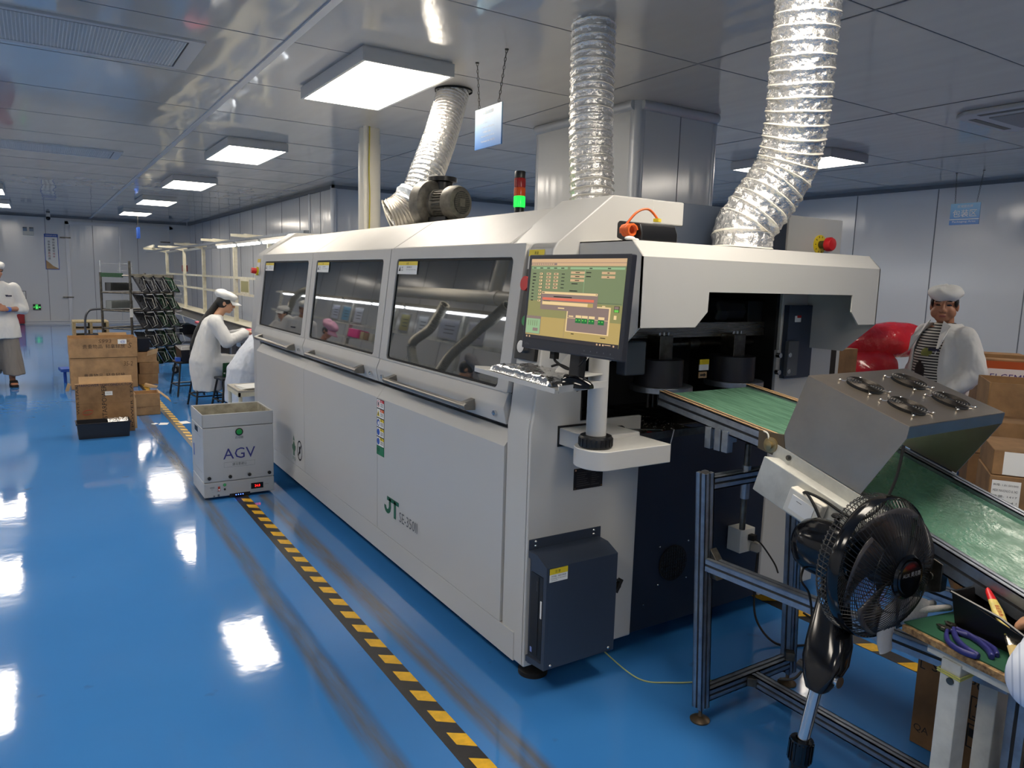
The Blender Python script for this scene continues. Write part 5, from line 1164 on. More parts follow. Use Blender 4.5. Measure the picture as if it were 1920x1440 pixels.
# ------------------------------------------------------------ tools and clippings on the steel drip ledge
zl = 1.0065
t = thing('screwdriver', 'screwdriver with dark handle lying on the steel ledge under the hood', 'screwdriver', (2.0, 2.26, zl))
b = M((2.0, 2.26, zl)); b.tube([(1.90, 2.30, zl+.016), (1.93, 2.29, zl+.016), (2.0, 2.265, zl+.016), (2.01, 2.262, zl+.016)], [.011, .014, .014, .008], 14); b.build('handle', BLACKG, t)
b = M((2.0, 2.26, zl)); b.cyl((2.01, 2.262, zl+.014), (2.17, 2.205, zl+.006), .0035, 10); b.build('shaft', CHROME, t)
for k, (x, y, lab) in enumerate(((2.07, 2.175, 'left of two small red clips on the steel ledge'), (2.14, 2.165, 'right of two small red clips on the steel ledge'))):
    b = M((x, y, zl)); b.obox((x, y, zl+.0075), (.018, .012, .014), RZ(.4*k)); tag(b.build('red_clip', RED, None, bev=.001), lab, 'clip')
random.seed(11); b = M((2.15, 2.25, zl))
for k in range(220):
    x, y = random.uniform(1.92, 2.35), random.uniform(2.15, 2.5); s_ = random.uniform(.003, .008); b.obox((x, y, zl+.004+random.uniform(0, .004)), (s_, s_*.5, s_*.4), RE(random.random(), random.random(), random.random()*3))
tag(b.build('solder_clippings', STEELD, None, smooth=0), 'scattered solder and lead clippings on the steel ledge', 'clippings', kind='stuff')
b = M((2.14, 2.12, 1.03)); b.tube([(2.155, 2.14, 1.034), (2.15, 2.118, 1.034), (2.135, 2.112, 1.0), (2.105, 2.10, .945)], .0025, 6); tag(b.build('cable_tie', IVORY), 'white cable tie hanging over the front edge of the steel ledge', 'cable tie')
# ------------------------------------------------------------ the cart labelled AGV
AG = mat('agv_grey_white', (180, 182, 183), .42, var=.04, vs=3)
O = (1.158, 5.63, 0)
ag = thing('transport_cart', 'grey white box-shaped transport cart lettered AGV standing on the hazard tape', 'cart', O)
x0, x1, y0, y1 = .915, 1.402, 5.41, 5.85; F_ = (1,0,0); Z_ = (0,0,1)
b = M(O); b.box(x0, x1, y0, y1, .018, .127); b.build('base', AG, ag, bev=.006)
b = M(O); b.box(x0, x1, y0, y1, .129, .522); b.build('body', AG, ag, bev=.006)
b = M(O); b.box(x0, x1, y0, y0+.006, .525, .62); b.box(x0, x1, y1-.006, y1, .525, .62); b.box(x0, x0+.006, y0, y1, .525, .62); b.box(x1-.006, x1, y0, y1, .525, .62); b.box(x0, x1, y0, y1, .525, .53); b.build('tray_wall', AG, ag, bev=.003)
b = M(O); b.box(x0+.007, x1-.007, y0+.007, y1-.007, .53, .534); 
b.box(x0+.0065, x1-.0065, y1-.0095, y1-.0065, .534, .612); b.box(x1-.0095, x1-.0065, y0+.007, y1-.007, .534, .612); b.box(x0+.0065, x0+.0095, y0+.007, y1-.007, .534, .612)
b.build('tray_lining', mat('lining_tan', (168, 164, 148), .7, var=.35, vs=9, c2=(120, 116, 104)), ag)
b = M(O); b.lathe([(.001, 0), (.027, 0), (.027, .004), (.022, .006), (.001, .006)], (1.162, y0, .482), (0,-1,0), 28); rg = b.build('button_ring', BLACKM, ag)
b = M(O); b.lathe([(.001, .006), (.020, .006), (.018, .010), (.001, .011)], (1.162, y0, .482), (0,-1,0), 24); b.build('button', GREENB, rg)
b = M(O); Yf = y0-.0006
b.text('AGV', (1.049, Yf, .288), F_, Z_, .078, 0, .222); b.text('请注意避让', (1.16, Yf, .238), F_, Z_, .021, 1, .10, 'c'); b.text('启动键', (1.162, Yf, .432), F_, Z_, .018, 1, None, 'c')
for a in ((1.053, 1.266, .229, .2298), (1.053, 1.266, .2642, .265), (1.053, 1.0538, .229, .265), (1.2652, 1.266, .229, .265)): b.box(a[0], a[1], Yf, y0, a[2], a[3], 1)
for k, z in enumerate((.092, .086)): b.box(.955, .985, Yf, y0, z, z+.0025, 1)
b.text('ON', (.962, Yf, .074), F_, Z_, .006, 1); b.text('OFF', (1.0, Yf, .056), F_, Z_, .006, 1); b.text('BATTERY', (1.335, Yf, .072), F_, Z_, .005, 1); b.box(.975, .987, Yf, y0, .022, .032, 1); b.box(1.005, 1.018, Yf, y0, .022, .038, 1)
b.build('lettering', [INKP, TXTGREY], ag, smooth=0)
for x, z in ((.952, .161), (1.093, .159), (1.227, .160), (1.369, .158)):
    b = M(O); b.lathe([(.001, 0), (.0125, 0), (.0125, .007), (.009, .01), (.001, .01)], (x, y0, z), (0,-1,0), 18); b.build('sensor', BLACKM, ag)
b = M(O); b.box(1.236, 1.323, y0-.003, y0, .049, .092); dm = b.build('display', BLACKG, ag, bev=.001)
b = M(O); b.text('24.8', (1.262, y0-.0036, .062), F_, Z_, .017, 0, .038); b.build('digits', emis('led_red', (255, 30, 26), 3.0), dm, smooth=0)
b = M(O); b.box(1.086, 1.229, y0-.002, y0+.02, .006, .032, 0)
for k in range(4): b.ball((1.13+.016*k, y0-.003, .020), .0032, 8, 6, 1)
b.build('light_slot', [BLACKM, emis('led_blue', (70, 110, 255), 5.0)], ag)
b = M(O); b.box(1.008, 1.022, y0-.004, y0, .062, .094, 0); b.box(1.010, 1.020, y0-.005, y0, .066, .078, 1); b.build('power_switch', [INKR, WHITEP], ag)
b = M(O); b.lathe([(.001, 0), (.0115, 0), (.010, .005), (.001, .006)], (1.054, y0, .102), (0,-1,0), 18); b.build('green_button', mat('green_soft', (70, 160, 96), .4), ag)
b = M(O); b.lathe([(.001, 0), (.008, 0), (.007, .005), (.001, .006)], (1.054, y0, .070), (0,-1,0), 16); b.build('black_button', BLACKM, ag)
b = M(O); b.box(x0-.0015, x0, 5.59, 5.705, .467, .505, 0); b.box(x0-.002, x0, 5.752, 5.772, .264, .352, 1); b.box(x0-.0012, x0, 5.47, 5.83, .452, .4545, 2); b.box(x0-.0012, x0, 5.47, 5.83, .195, .1975, 2); b.build('side_panel_marks', [BLACKM, BLUEL, TXTLG], ag, smooth=0)

# ------------------------------------------------------------ bins, cartons
def bin_thing(nm, lab, x0, x1, y0, y1, z0, h, m, taper=.012, grp=None):
    t = thing(nm, lab, 'bin', ((x0+x1)/2, (y0+y1)/2, z0), 0, grp); O = t.location; th = .004
    lo = [(x0+taper, y0+taper, z0), (x1-taper, y0+taper, z0), (x1-taper, y1-taper, z0), (x0+taper, y1-taper, z0)]; hi = [(x0, y0, z0+h), (x1, y0, z0+h), (x1, y1, z0+h), (x0, y1, z0+h)]
    li = [(x0+taper+th, y0+taper+th, z0+th), (x1-taper-th, y0+taper+th, z0+th), (x1-taper-th, y1-taper-th, z0+th), (x0+taper+th, y1-taper-th, z0+th)]; hi2 = [(x0+th, y0+th, z0+h), (x1-th, y0+th, z0+h), (x1-th, y1-th, z0+h), (x0+th, y1-th, z0+h)]
    b = M(O); b.add(lo+hi+li+hi2, [(3,2,1,0), (8,9,10,11)] + [f for k in range(4) for f in ((k, (k+1)%4, 4+(k+1)%4, 4+k), (8+(k+1)%4, 8+k, 12+k, 12+(k+1)%4), (4+k, 4+(k+1)%4, 12+(k+1)%4, 12+k))])
    b.build('shell', m, t, smooth=0)
    b = M(O)
    for a in ((x0-.008, x1+.008, y0-.008, y0+.004), (x0-.008, x1+.008, y1-.004, y1+.008), (x0-.008, x0+.004, y0, y1), (x1-.004, x1+.008, y0, y1)): b.box(*a, z0+h-.012, z0+h+.001)
    b.build('rim', m, t, bev=.002); return t
bt_ = bin_thing('black_bin', 'black antistatic plastic bin on the blue floor holding a silver bag', .24, .69, 7.92, 8.14, .001, .15, BTRAY)
b = M(bt_.location); b.cyl((.645, 7.931, .10), (.645, 7.926, .10), .018, 20); b.build('round_mark', mat('mark_grey', (48, 48, 58), .5), bt_)
b = M((.58, 8.04, .12)); nx, ny = 10, 20
vs = [V(.50+.175*j/ny, 7.955+.14*i/nx, .125+.035*math.sin(math.pi*i/nx)**.5+mnoise.noise(V(i*.7, j*.6, 0))*.012) for i in range(nx+1) for j in range(ny+1)]
b.add(vs, [(i*(ny+1)+j, (i+1)*(ny+1)+j, (i+1)*(ny+1)+j+1, i*(ny+1)+j+1) for i in range(nx) for j in range(ny)]); o = b.build('silver_bag', FOIL, None, smooth=25, solid=.02); tag(o, 'silver foil bag lying in the black bin on the floor', 'bag')

def carton(nm, lab, x0, x1, y0, y1, z0, h, m=CARD, th=.006, rz=0, open_=True, flaps=()):
    t = thing(nm, lab, 'carton', ((x0+x1)/2, (y0+y1)/2, z0), rz); O = t.location if rz == 0 else Vector((0,0,0))
    if rz: cx, cy = (x0+x1)/2, (y0+y1)/2; x0, x1, y0, y1, z0 = x0-cx, x1-cx, y0-cy, y1-cy, 0
    b = M(O)
    if open_:
        b.box(x0, x1, y0, y0+th, z0, z0+h, 0); b.box(x0, x1, y1-th, y1, z0, z0+h, 0); b.box(x0, x0+th, y0+th, y1-th, z0, z0+h, 0); b.box(x1-th, x1, y0+th, y1-th, z0, z0+h, 0); b.box(x0, x1, y0, y1, z0, z0+th, 0)
    else: b.box(x0, x1, y0, y1, z0, z0+h, 0)
    b.build('box', m, t, bev=.0025); return t, O
t1, O = carton('carton', 'big brown carton at the bottom of the two-high stack, printed with Chinese handling text', .305, 1.095, 11.26, 11.80, .001, .416)
b = M(O); U = (1,0,0); Z = (0,0,1); b.text('贵重物品  轻拿轻放', (.455, 11.259, .145), U, Z, .062, 0, .485); b.text('35-2', (.93, 11.259, .30), U, (.1,0,1), .06, 1, .11); b.box(.305, 1.095, 11.2585, 11.26, .395, .398, 2); b.build('printing', [INK, INKPEN, CARDD], t1, smooth=0)
b = M(O)
for k in range(4): b.obox((.304, 11.3, .08+.1*k), (.004, .03, .06), RE(0, .1*(k % 2), 0))
b.build('torn_tape', CARDIN, t1)
t2, O = carton('carton', 'open brown carton on top of the two-high stack, marked S993', .30, 1.105, 11.25, 11.80, .419, .262)
b = M(O); b.text('贵重物品  轻拿轻放', (.455, 11.249, .545), U, Z, .055, 0, .50); b.text('S993', (.64, 11.249, .615), U, (.12,0,1), .05, 1, .15); b.box(.87, .975, 11.2485, 11.25, .60, .662, 2); b.text('@', (.90, 11.248, .608), U, Z, .042, 3, .06); b.text('5', (.985, 11.249, .55), (1,0,-.3), (.3,0,1), .07, 4, .04); b.text('K', (.985, 11.249, .62), U, Z, .03, 4, .04); b.obox((.82, 11.249, .537), (.16, .002, .006), RE(0, .02, 0), 5); b.build('printing', [INK, INKPEN, WHITEP, BLUEL, INKPEN, CARDIN], t2, smooth=0)
b = M(O); b.hex8([(.68, 11.79, .679), (1.03, 11.79, .679), (1.03, 11.80, .679), (.68, 11.80, .679)], [(.67, 11.80, .715), (1.02, 11.80, .715), (1.02, 11.806, .715), (.67, 11.806, .715)]); b.build('rear_flap', CARDIN, t2)
# carton with the big vertical lettering standing behind the bin
t3, O = carton('carton', 'torn carton lettered STARPOWER standing upright behind the black bin', .25, .752, 8.17, 8.24, .001, .492, CARD2, .01, 0, False)
b = M(O); yy = 8.1692; b.text('STARPOWER', (.512, yy, .145), Z, (-1,0,0), .042, 0, .335); b.text('STARPOWER SEMICONDUCTOR', (.262, yy, .468), U, Z, .024, 1, .475)
b.text('POWER STA', (.742, yy, .04), Z, (-1,0,0), .022, 0, .44); b.text('WER STAR', (.276, yy, .20), Z, (-1,0,0), .022, 0, .28); b.box(.25, .752, yy, yy+.0006, .299, .302, 3); b.box(.50, .565, yy-.0006, yy, .375, .415, 2); b.text('TE21 5G', (.51, yy-.0012, .392), U, Z, .008, 1, .04)
for k in range(20):
    a0, a1 = k*.3, (k+1)*.3; f = lambda a: V(.345+.048*math.cos(a)*(1-.02*a), yy, .215+.022*math.sin(a)+.006*math.cos(a)); p, q = f(a0), f(a1); b.add([p+V(0,0,.003), q+V(0,0,.003), q-V(0,0,.003), p-V(0,0,.003)], [(0,1,2,3)], 4)
b.build('printing', [INK, INKB, WHITEP, CARDD, INKR], t3, smooth=0)
b = M(O); b.hex8([(.285, 8.225, .49), (.745, 8.225, .49), (.745, 8.235, .49), (.285, 8.235, .49)], [(.285, 8.26, .555), (.745, 8.26, .555), (.745, 8.268, .555), (.285, 8.268, .555)]); b.build('top_flap', CARDIN, t3)
b = M(O); b.hex8([(.752, 8.175, .02), (.775, 8.20, .02), (.775, 8.206, .02), (.752, 8.182, .02)], [(.752, 8.175, .36), (.772, 8.20, .32), (.772, 8.206, .32), (.752, 8.182, .36)]); b.build('side_flap', CARDIN, t3)
t4, O = carton('carton', 'small open carton with a flap hanging out, beside the hazard tape', .84, 1.09, 9.0, 9.26, .001, .243, CARD)
b = M(O); b.text('STAR MICRO', (.855, 8.999, .082), U, Z, .014, 0, .09); b.box(.84, 1.09, 8.9985, 9.0, .098, .101, 1); b.build('printing', [INK, CARDD], t4, smooth=0)
b = M(O); b.hex8([(1.088, 9.01, .240), (1.088, 9.25, .252), (1.092, 9.25, .256), (1.092, 9.01, .244)], [(1.205, 9.03, .13), (1.205, 9.22, .15), (1.208, 9.22, .155), (1.208, 9.03, .135)]); b.build('flap', CARDIN, t4)
# three battered boxes behind the big stack with a black bin on them
zz = .001
for k, (h, dx, lab) in enumerate(((.15, 0, 'crushed small brown carton at the bottom of the pile beside the board cart'), (.16, .015, 'small brown carton in the middle of the pile beside the board cart'), (.145, -.01, 'small open brown carton on top of the pile beside the board cart'))):
    tt, O = carton('carton', lab, 1.125+dx, 1.375+dx, 11.45, 11.72, zz, h, CARD2 if k < 2 else CARD, .006, 0, k == 2)
    if k == 2:
        b = M(O); b.hex8([(1.235, 11.448, .40), (1.37, 11.44, .44), (1.37, 11.445, .44), (1.235, 11.453, .40)], [(1.25, 11.43, .475), (1.385, 11.42, .515), (1.385, 11.425, .515), (1.25, 11.435, .475)]); b.build('flap', CARDIN, tt)
    zz += h+.0015
bin_thing('black_bin', 'black plastic bin behind the big carton, resting on the small box pile', 1.13, 1.29, 11.48, 11.70, zz+.002, .19, BTRAY)
b = M((1.30, 11.1, .0)); b.obox((1.24, 11.12, .022), (.16, .06, .035), RE(.1, .25, -.4)); tag(b.build('cardboard_offcut', CARDIN), 'strip of folded cardboard lying on the floor beside the big cartons', 'cardboard')
b = M((.29, 11.2, 0)); b.obox((.262, 11.15, .05), (.04, .012, .11), RE(.2, .3, 0)); tag(b.build('cardboard_offcut', CARDIN), 'torn cardboard corner leaning at the left foot of the big cartons', 'cardboard')
b = M((.2, 12.3, .2)); b.obox((.255, 12.0, .19), (.12, .3, .04), RE(0, 0, .1)); b.cyl((.255, 12.0, .001), (.255, 12.0, .17), .02, 10); tag(b.build('blue_lift_fork', BLUEL), 'blue metal fork poking out behind the big cartons', 'fork')
for k, (x, y, w_, d_, a, lab) in enumerate(((.965, 8.45, .055, .05, .5, 'small torn white paper scrap on the floor, left of three'), (1.045, 8.41, .085, .10, -.3, 'white paper slip on the floor, middle of three'), (1.245, 8.40, .09, .13, .2, 'white paper slip on the floor, right of the hazard tape'))):
    b = M((x, y, 0)); b.obox((x, y, .003), (w_, d_, .0016), RE(.01, .0, a)); tag(b.build('paper_scrap', WHITEP, None, smooth=0), lab, 'paper')

# ------------------------------------------------------------ cart full of circuit board trays
ra = math.atan2(.55, .62); RO = V(1.116, 11.95, 0)
rk = thing('board_cart', 'tall steel wire cart on casters loaded with tilted circuit board trays', 'cart', tuple(RO), ra)
LX, LY = .86, .52
def rb(): return M()
for (x, y, h) in ((0, 0, 1.72), (LX, 0, 1.53), (LX, LY, 1.55), (0, LY, 1.55)):
    b = rb(); b.cyl((x, y, .12), (x, y, h), .017, 14); b.build('upright', STEELD, rk)
    b = rb(); b.cyl((x-.02, y, .062), (x+.02, y, .062), .06, 20, 0); b.cyl((x-.024, y, .062), (x+.024, y, .062), .03, 16, 1); b.box(x-.03, x+.03, y-.025, y+.035, .11, .135, 1); b.build('caster', [BLACKR, TXTLG], rk)
shz = (.20, .46, .74, 1.00, 1.26, 1.51)
for i, z in enumerate(shz):
    b = rb(); m_ = STEELD
    for y in (0, LY): b.cyl((0, y, z), (LX, y, z), .011, 10)
    for x in (0, LX): b.cyl((x, 0, z), (x, LY, z), .011, 10)
    for k in range(11): b.cyl((LX*(k+.5)/11, 0, z), (LX*(k+.5)/11, LY, z), .003, 6)
    if i == 5: b.box(-.01, LX+.01, -.012, .012, z-.02, z+.028)
    b.build('wire_shelf', STEEL if i == 5 else STEELD, rk)
b = rb(); b.box(-.012, .012, LY*.25, LY+.01, 1.485, 1.545); b.build('green_wrap', PCB, rk)
b = rb()
for x in (.03, .25): b.cyl((x, .2, 1.52), (x, .2, 1.70), .004, 6)
b.cyl((.0, .2, 1.64), (.27, .2, 1.64), .003, 6); b.cyl((0, .2, 1.58), (.27, .2, 1.58), .003, 6); b.cyl((0.0, 0, 1.68), (0, LY, 1.68), .003, 6); b.cyl((0, LY, 1.52), (0, LY, 1.72), .004, 6); b.build('top_guard', CHROME, rk)
WIREW = mat('white_wire', (206, 206, 198), .4, .3)
def board_tray(green):
    t = thing('board_tray', 'x', 'tray', (0,0,0))
    b = M(); b.box(-.125, .125, -.17, .17, 0, .012); b.box(-.125, -.119, -.17, .17, .012, .03); b.box(.119, .125, -.17, .17, .012, .03); b.build('tray', BTRAY, t)
    b = M(); b.box(-.112, .112, -.155, .155, .014, .018, 0)
    random.seed(3)
    for k in range(14): x, y = random.uniform(-.09, .09), random.uniform(-.12, .13); b.box(x-.008, x+.008, y-.01, y+.01, .018, .026, 1)
    b.build('circuit_board', [PCBD if green else mat('board_dark', (36, 38, 44), .4), BLACKM], t)
    b = M(); b.tube([(-.118, -.165, .02), (-.118, -.165, .115), (-.118, .0, .155), (.118, .0, .155), (.118, -.165, .115), (.118, -.165, .02)], .0032, 6); b.build('wire_handle', WIREW, t)
    b = M(); b.obox((.118, -.185, -.02), (.022, .012, .10), RE(.5, 0, 0)); b.build('peg', mat('peg_white', (210, 208, 200), .5), t)
    return t
pk = board_tray(False); pg = board_tray(True); used = [False, False]
rows = ('bottom', 'second', 'third', 'fourth', 'top')
for i, z in enumerate(shz[:5]):
    for k in range(4):
        gr = (k >= 2) if i > 0 else True
        if i == 4: gr = k == 3
        src = pg if gr else pk
        if not used[gr]: o = src; used[gr] = True
        else: o = copy_tree(src)
        x = .125+.203*k; R_ = Matrix.Rotation(ra, 4, 'Z') @ Matrix.Translation((x, -.07, z+.125)) @ Matrix.Rotation(.95, 4, 'X') @ Matrix.Rotation(.16, 4, 'Y') @ Matrix.Scale(.8, 4)
        o.matrix_world = Matrix.Translation(RO) @ R_
        o['label'] = '%s %s circuit board tray of four on the %s shelf of the wire cart' % (('leftmost', 'second', 'third', 'rightmost')[k], 'green' if gr else 'black', rows[i]); o['group'] = 'circuit board trays on the wire cart'
def magazine(z, lab):
    t = thing('board_magazine', lab, 'rack', (0,0,0), 0, 'slotted magazines on the wire cart'); b = M()
    b.box(0, .42, 0, .10, 0, .012, 0); b.box(0, .42, .095, .10, .012, .12, 0)
    for k in range(20): b.box(.006+.021*k, .012+.021*k, 0, .095, .012, .115, 0)
    b.build('comb_rack', mat('comb_grey_%d' % int(z*100), (60, 62, 64) if z > 1.2 else (126, 132, 132), .5), t)
    t.matrix_world = Matrix.Translation(RO) @ Matrix.Rotation(ra, 4, 'Z') @ Matrix.Translation((.012, .36, z)) @ Matrix.Rotation(0, 4, 'Z'); return t
magazine(1.285, 'dark slotted board magazine on the top shelf of the wire cart'); magazine(1.025, 'pale slotted board magazine on the second shelf from the top of the wire cart')
b = rb(); b.box(-.06, .0, -.03, -.028, .92, 1.04); o = b.build('paper_tag', WHITEP, rk, smooth=0)
# hand trolley with stacked boards behind it
tr = thing('hand_trolley', 'platform trolley with bent grey tube handle behind the cartons', 'trolley', (.75, 13.5, 0))
O = (.75, 13.5, 0); b = M(O); b.tube(spline([(.585, 13.3, .2), (.59, 13.3, .6), (.595, 13.3, .82), (.64, 13.31, .93), (.72, 13.32, .965), (.95, 13.35, .97)], 8), .017, 12); b.build('handle', mat('trolley_grey', (84, 86, 92), .4, .4), tr)
b = M(O); b.box(.45, 1.2, 13.25, 14.1, .16, .21); b.box(.61, .9, 13.3, 13.32, .3, .58); b.build('platform', NAVY, tr)
for x in (.5, 1.15):
    for y in (13.32, 14.0): b = M(O); b.cyl((x-.02, y, .06), (x+.02, y, .06), .059, 16); b.box(x-.03, x+.03, y-.03, y+.03, .1, .16); b.build('wheel', BLACKR, tr)
for k in range(5):
    z = .212+.11*k; b = M((.68, 13.75, z))
    b.box(.43, .93, 13.5, 14.05, z+.088, z+.108)
    for x in (.45, .68, .91): b.box(x-.02, x+.02, 13.5, 14.05, z, z+.088)
    o = b.build('wooden_pallet_tray', mat('pallet_wood_%d' % k, (176-8*k % 20, 148, 110), .8, var=.2, vs=20)); tag(o, '%s wooden board frame in the stack on the hand trolley' % ('lowest', 'second lowest', 'middle', 'second highest', 'topmost')[k], 'frame', 'wooden frames on the trolley')

# ------------------------------------------------------------ stools
def stool(lab, x, y, rz, h=.45, w_=.27, seat=BLACKM):
    t = thing('stool', lab, 'stool', (x, y, 0), rz)
    b = M(); b.box(-w_/2, w_/2, -w_/2, w_/2, h-.03, h); b.build('seat', seat, t, bev=.008)
    for sx in (-1, 1):
        for sy in (-1, 1): b = M(); b.cyl((sx*(w_/2-.03), sy*(w_/2-.03), h-.03), (sx*(w_/2+.03), sy*(w_/2+.03), .001), .012, 10); b.build('leg', BLACKM, t)
    b = M(); q = w_/2+.015; z = .14
    for a, c in (((-q, -q, z), (q, -q, z)), ((q, -q, z), (q, q, z)), ((q, q, z), (-q, q, z)), ((-q, q, z), (-q, -q, z))): b.cyl(a, c, .009, 8)
    b.build('foot_ring', BLACKM, t); return t
stool('black stool carrying a black tray, between the board cart and the seated worker', 1.58, 10.35, .15); stool('black stool under the seated worker in white', 1.66, 9.40, .1, .44, .30); stool('black stool holding a green circuit board behind the seated worker', 1.82, 8.95, .2, .40, .25)
t = thing('esd_tray', 'black tray with white wire bail and hanging tag on the black stool', 'tray', (1.63, 10.33, .451), .1)
b = M(); b.hex8([(-.13,-.12,0), (.13,-.12,0), (.13,.12,0), (-.13,.12,0)], [(-.15,-.14,.15), (.15,-.14,.15), (.15,.14,.19), (-.15,.14,.19)]); b.build('tray', BTRAY, t)
b = M(); b.tube([(-.14, -.14, .155), (-.145, -.145, .19), (.04, -.145, .19), (.07, -.145, .13), (.08, -.145, .03)], .005, 6); b.build('wire_bail', WIREW, t)
b = M(); b.obox((.08, -.16, -.03), (.09, .004, .09), RE(0, .35, 0)); b.build('tag', WHITEP, t, smooth=0)
b = M((1.56, 10.2, .452)); b.box(1.44, 1.50, 10.22, 10.32, .452, .50); tag(b.build('blue_box', BLUEL, None, bev=.003), 'small blue box on the black stool beside the tray', 'box')
t = thing('circuit_board', 'green circuit board propped upright on the black stool behind the seated worker', 'circuit board', (1.83, 8.92, .401), .2)
b = M(); b.obox((0, 0, .085), (.17, .008, .165), RE(.12, 0, 0)); b.build('board', PCB, t)
random.seed(5)
b = M()
for k in range(12): x, z = random.uniform(-.07, .07), random.uniform(.02, .15); b.obox((x, -.012+.01*(.085-z), z), (.016, .012, .014), None, k % 2)
b.build('components', [TXTLG, BLACKM], t)
t = thing('side_table', 'small cream-legged table with papers beside the machine far end', 'table', (1.66, 7.5, 0))
O = (1.66, 7.5, 0); x0, x1, y0, y1 = 1.56, 1.86, 7.25, 7.75
b = M(O); b.box(x0, x1, y0, y1, .47, .49); b.build('top', mat('table_pale', (176, 170, 156), .6), t)
b = M(O); b.box(x0, x1, y0, y0+.02, .43, .47); b.box(x0, x0+.02, y0, y1, .43, .47); b.build('apron', CREAM, t)
for x in (x0+.02, x1-.02):
    for y in (y0+.02, y1-.02): b = M(O); b.cyl((x, y, .001), (x, y, .45), .018, 12); b.build('leg', CREAM, t)
for k in range(3):
    b = M((1.7, 7.45, .49)); z = .4915+.006*k; b.obox((1.70+.01*k, 7.45-.01*k, z+.002), (.21, .29, .004), RZ(.1*k)); tag(b.build('paper_stack', WHITEP, None, smooth=0), '%s sheaf of papers on the small cream table' % ('lowest', 'middle', 'top')[k], 'papers', 'papers on the small table')

# ------------------------------------------------------------ assembly bench line with its cream frame
BY0, BY1 = 7.9, 21.0; O = (2.5, 14, 0)
bl = thing('assembly_line', 'long assembly bench with a cream upright frame running to the far wall', 'bench', O)
b = M(O); b.box(2.185, 2.22, BY0, BY1, .70, .79); b.build('front_rail', ALU, bl)
b = M(O); b.box(2.20, 2.62, BY0, BY1, .74, .765); b.box(2.215, 2.225, BY0, BY1, .765, .80); b.box(2.61, 2.62, BY0, BY1, .765, .80); b.build('conveyor_bed', BLACKM, bl)
b = M(O); b.box(2.62, 2.95, BY0, BY1, .76, .80); b.build('rear_shelf', CREAM, bl)
for y in (8.02, 10.6, 13, 15.5, 18, 20.5):
    b = M(O); b.box(2.20, 2.26, y-.03, y+.03, .001, .74); b.box(2.86, 2.92, y-.03, y+.03, .001, .76); b.box(2.2, 2.92, y-.02, y+.02, .2, .24); b.build('leg_frame', mat('leg_grey', (110, 110, 112), .5) if 'leg_grey' not in bpy.data.materials else bpy.data.materials['leg_grey'], bl)
b = M(O); b.box(2.45, 2.88, BY0, BY1, .30, .32); b.build('lower_shelf', mat('lower_shelf_dark', (64, 62, 66), .6), bl)
for y in (10.6, 12.75, 15.48, 17.73, 20.3):
    b = M(O); b.box(2.71, 2.77, y-.035, y+.035, .80, 2.02); b.build('upright', CREAM, bl)
    b = M(O); b.prism([(2.40, 2.10), (2.40, 2.13), (2.80, 2.10), (2.80, 2.02), (2.72, 2.02)], 'y', y-.015, y+.015); b.prism([(2.22, 2.085), (2.22, 2.12), (2.80, 2.12), (2.80, 2.06)], 'y', y-.02, y-.012); b.build('gusset', CREAM, bl)
for z in (1.255, 1.515): b = M(O); b.box(2.725, 2.755, BY0, 20.4, z-.018, z+.018); b.build('rail', CREAM, bl)
b = M(O); b.box(2.40, 2.46, BY0, 21.5, 2.04, 2.07); b.box(2.725, 2.755, BY0, 20.4, 2.02, 2.06); b.build('top_rail', ALU, bl)
b = M(O); b.prism([(20.0, 2.13), (20.0, 2.2), (22.0, 2.17), (22.0, 2.13)], 'x', 2.40, 2.43); b.build('end_gusset', CREAM, bl)
for k, y in enumerate((8.5, 9.9, 11.3)):
    t = thing('tube_light', '%s white tube light under the top rail of the assembly bench' % ('nearest', 'second', 'third')[k], 'lamp', (2.43, y+.6, 2.0), 0, 'tube lights over the assembly bench')
    b = M((2.43, y+.6, 2.0)); b.box(2.40, 2.47, y, y+1.22, 2.005, 2.035); b.build('batten', IVORY, t); b = M((2.43, y+.6, 2.0)); b.cyl((2.435, y+.02, 1.988), (2.435, y+1.2, 1.988), .016, 12); b.build('tube', LEDT, t)
b = M((2.74, 12, 1.3)); b.box(2.722, 2.726, 11.75, 12.35, 1.27, 1.50, 0); b.box(2.7215, 2.7225, 11.8, 12.3, 1.30, 1.47, 1); tag(b.build('work_instruction', [CREAM, mat('sheet_olive', (150, 146, 100), .6)], None, smooth=0), 'framed work instruction sheet hanging on the bench frame beside the machine', 'notice')
b = M((2.74, 18, 1.6)); b.box(2.80, 2.83, 17.9, 18.5, 1.58, 1.72); tag(b.build('red_notice', mat('notice_dark_red', (130, 44, 40), .5), None, smooth=0), 'dark red notice plate behind the bench frame', 'notice')
b = M((2.05, 12.1, .8)); b.box(2.02, 2.30, 11.95, 12.3, .803, .835); tag(b.build('pink_tray', mat('pink_red', (226, 92, 104), .5), None, bev=.004), 'pink red tray on the bench edge behind the seated worker', 'tray')
b = M((2.36, 10.2, .79)); b.box(2.28, 2.44, 10.0, 10.4, .803, .85); tag(b.build('pink_box', mat('pink_red_box', (226, 84, 110), .5), None, bev=.004), 'pink red box on the bench before the seated worker', 'box')
b = M((2.4, 9.3, .8)); b.obox((2.30, 9.45, .815), (.25, .35, .02), RZ(.3)); b.obox((2.33, 9.15, .812), (.22, .3, .018), RZ(-.2)); tag(b.build('white_cloth', COATB, None, bev=.004), 'folded white cloth on the bench before the seated worker', 'cloth')
t = thing('display_stand', 'white card stand with a grey symbol on the bench before the seated worker', 'stand', (2.36, 9.65, .80))
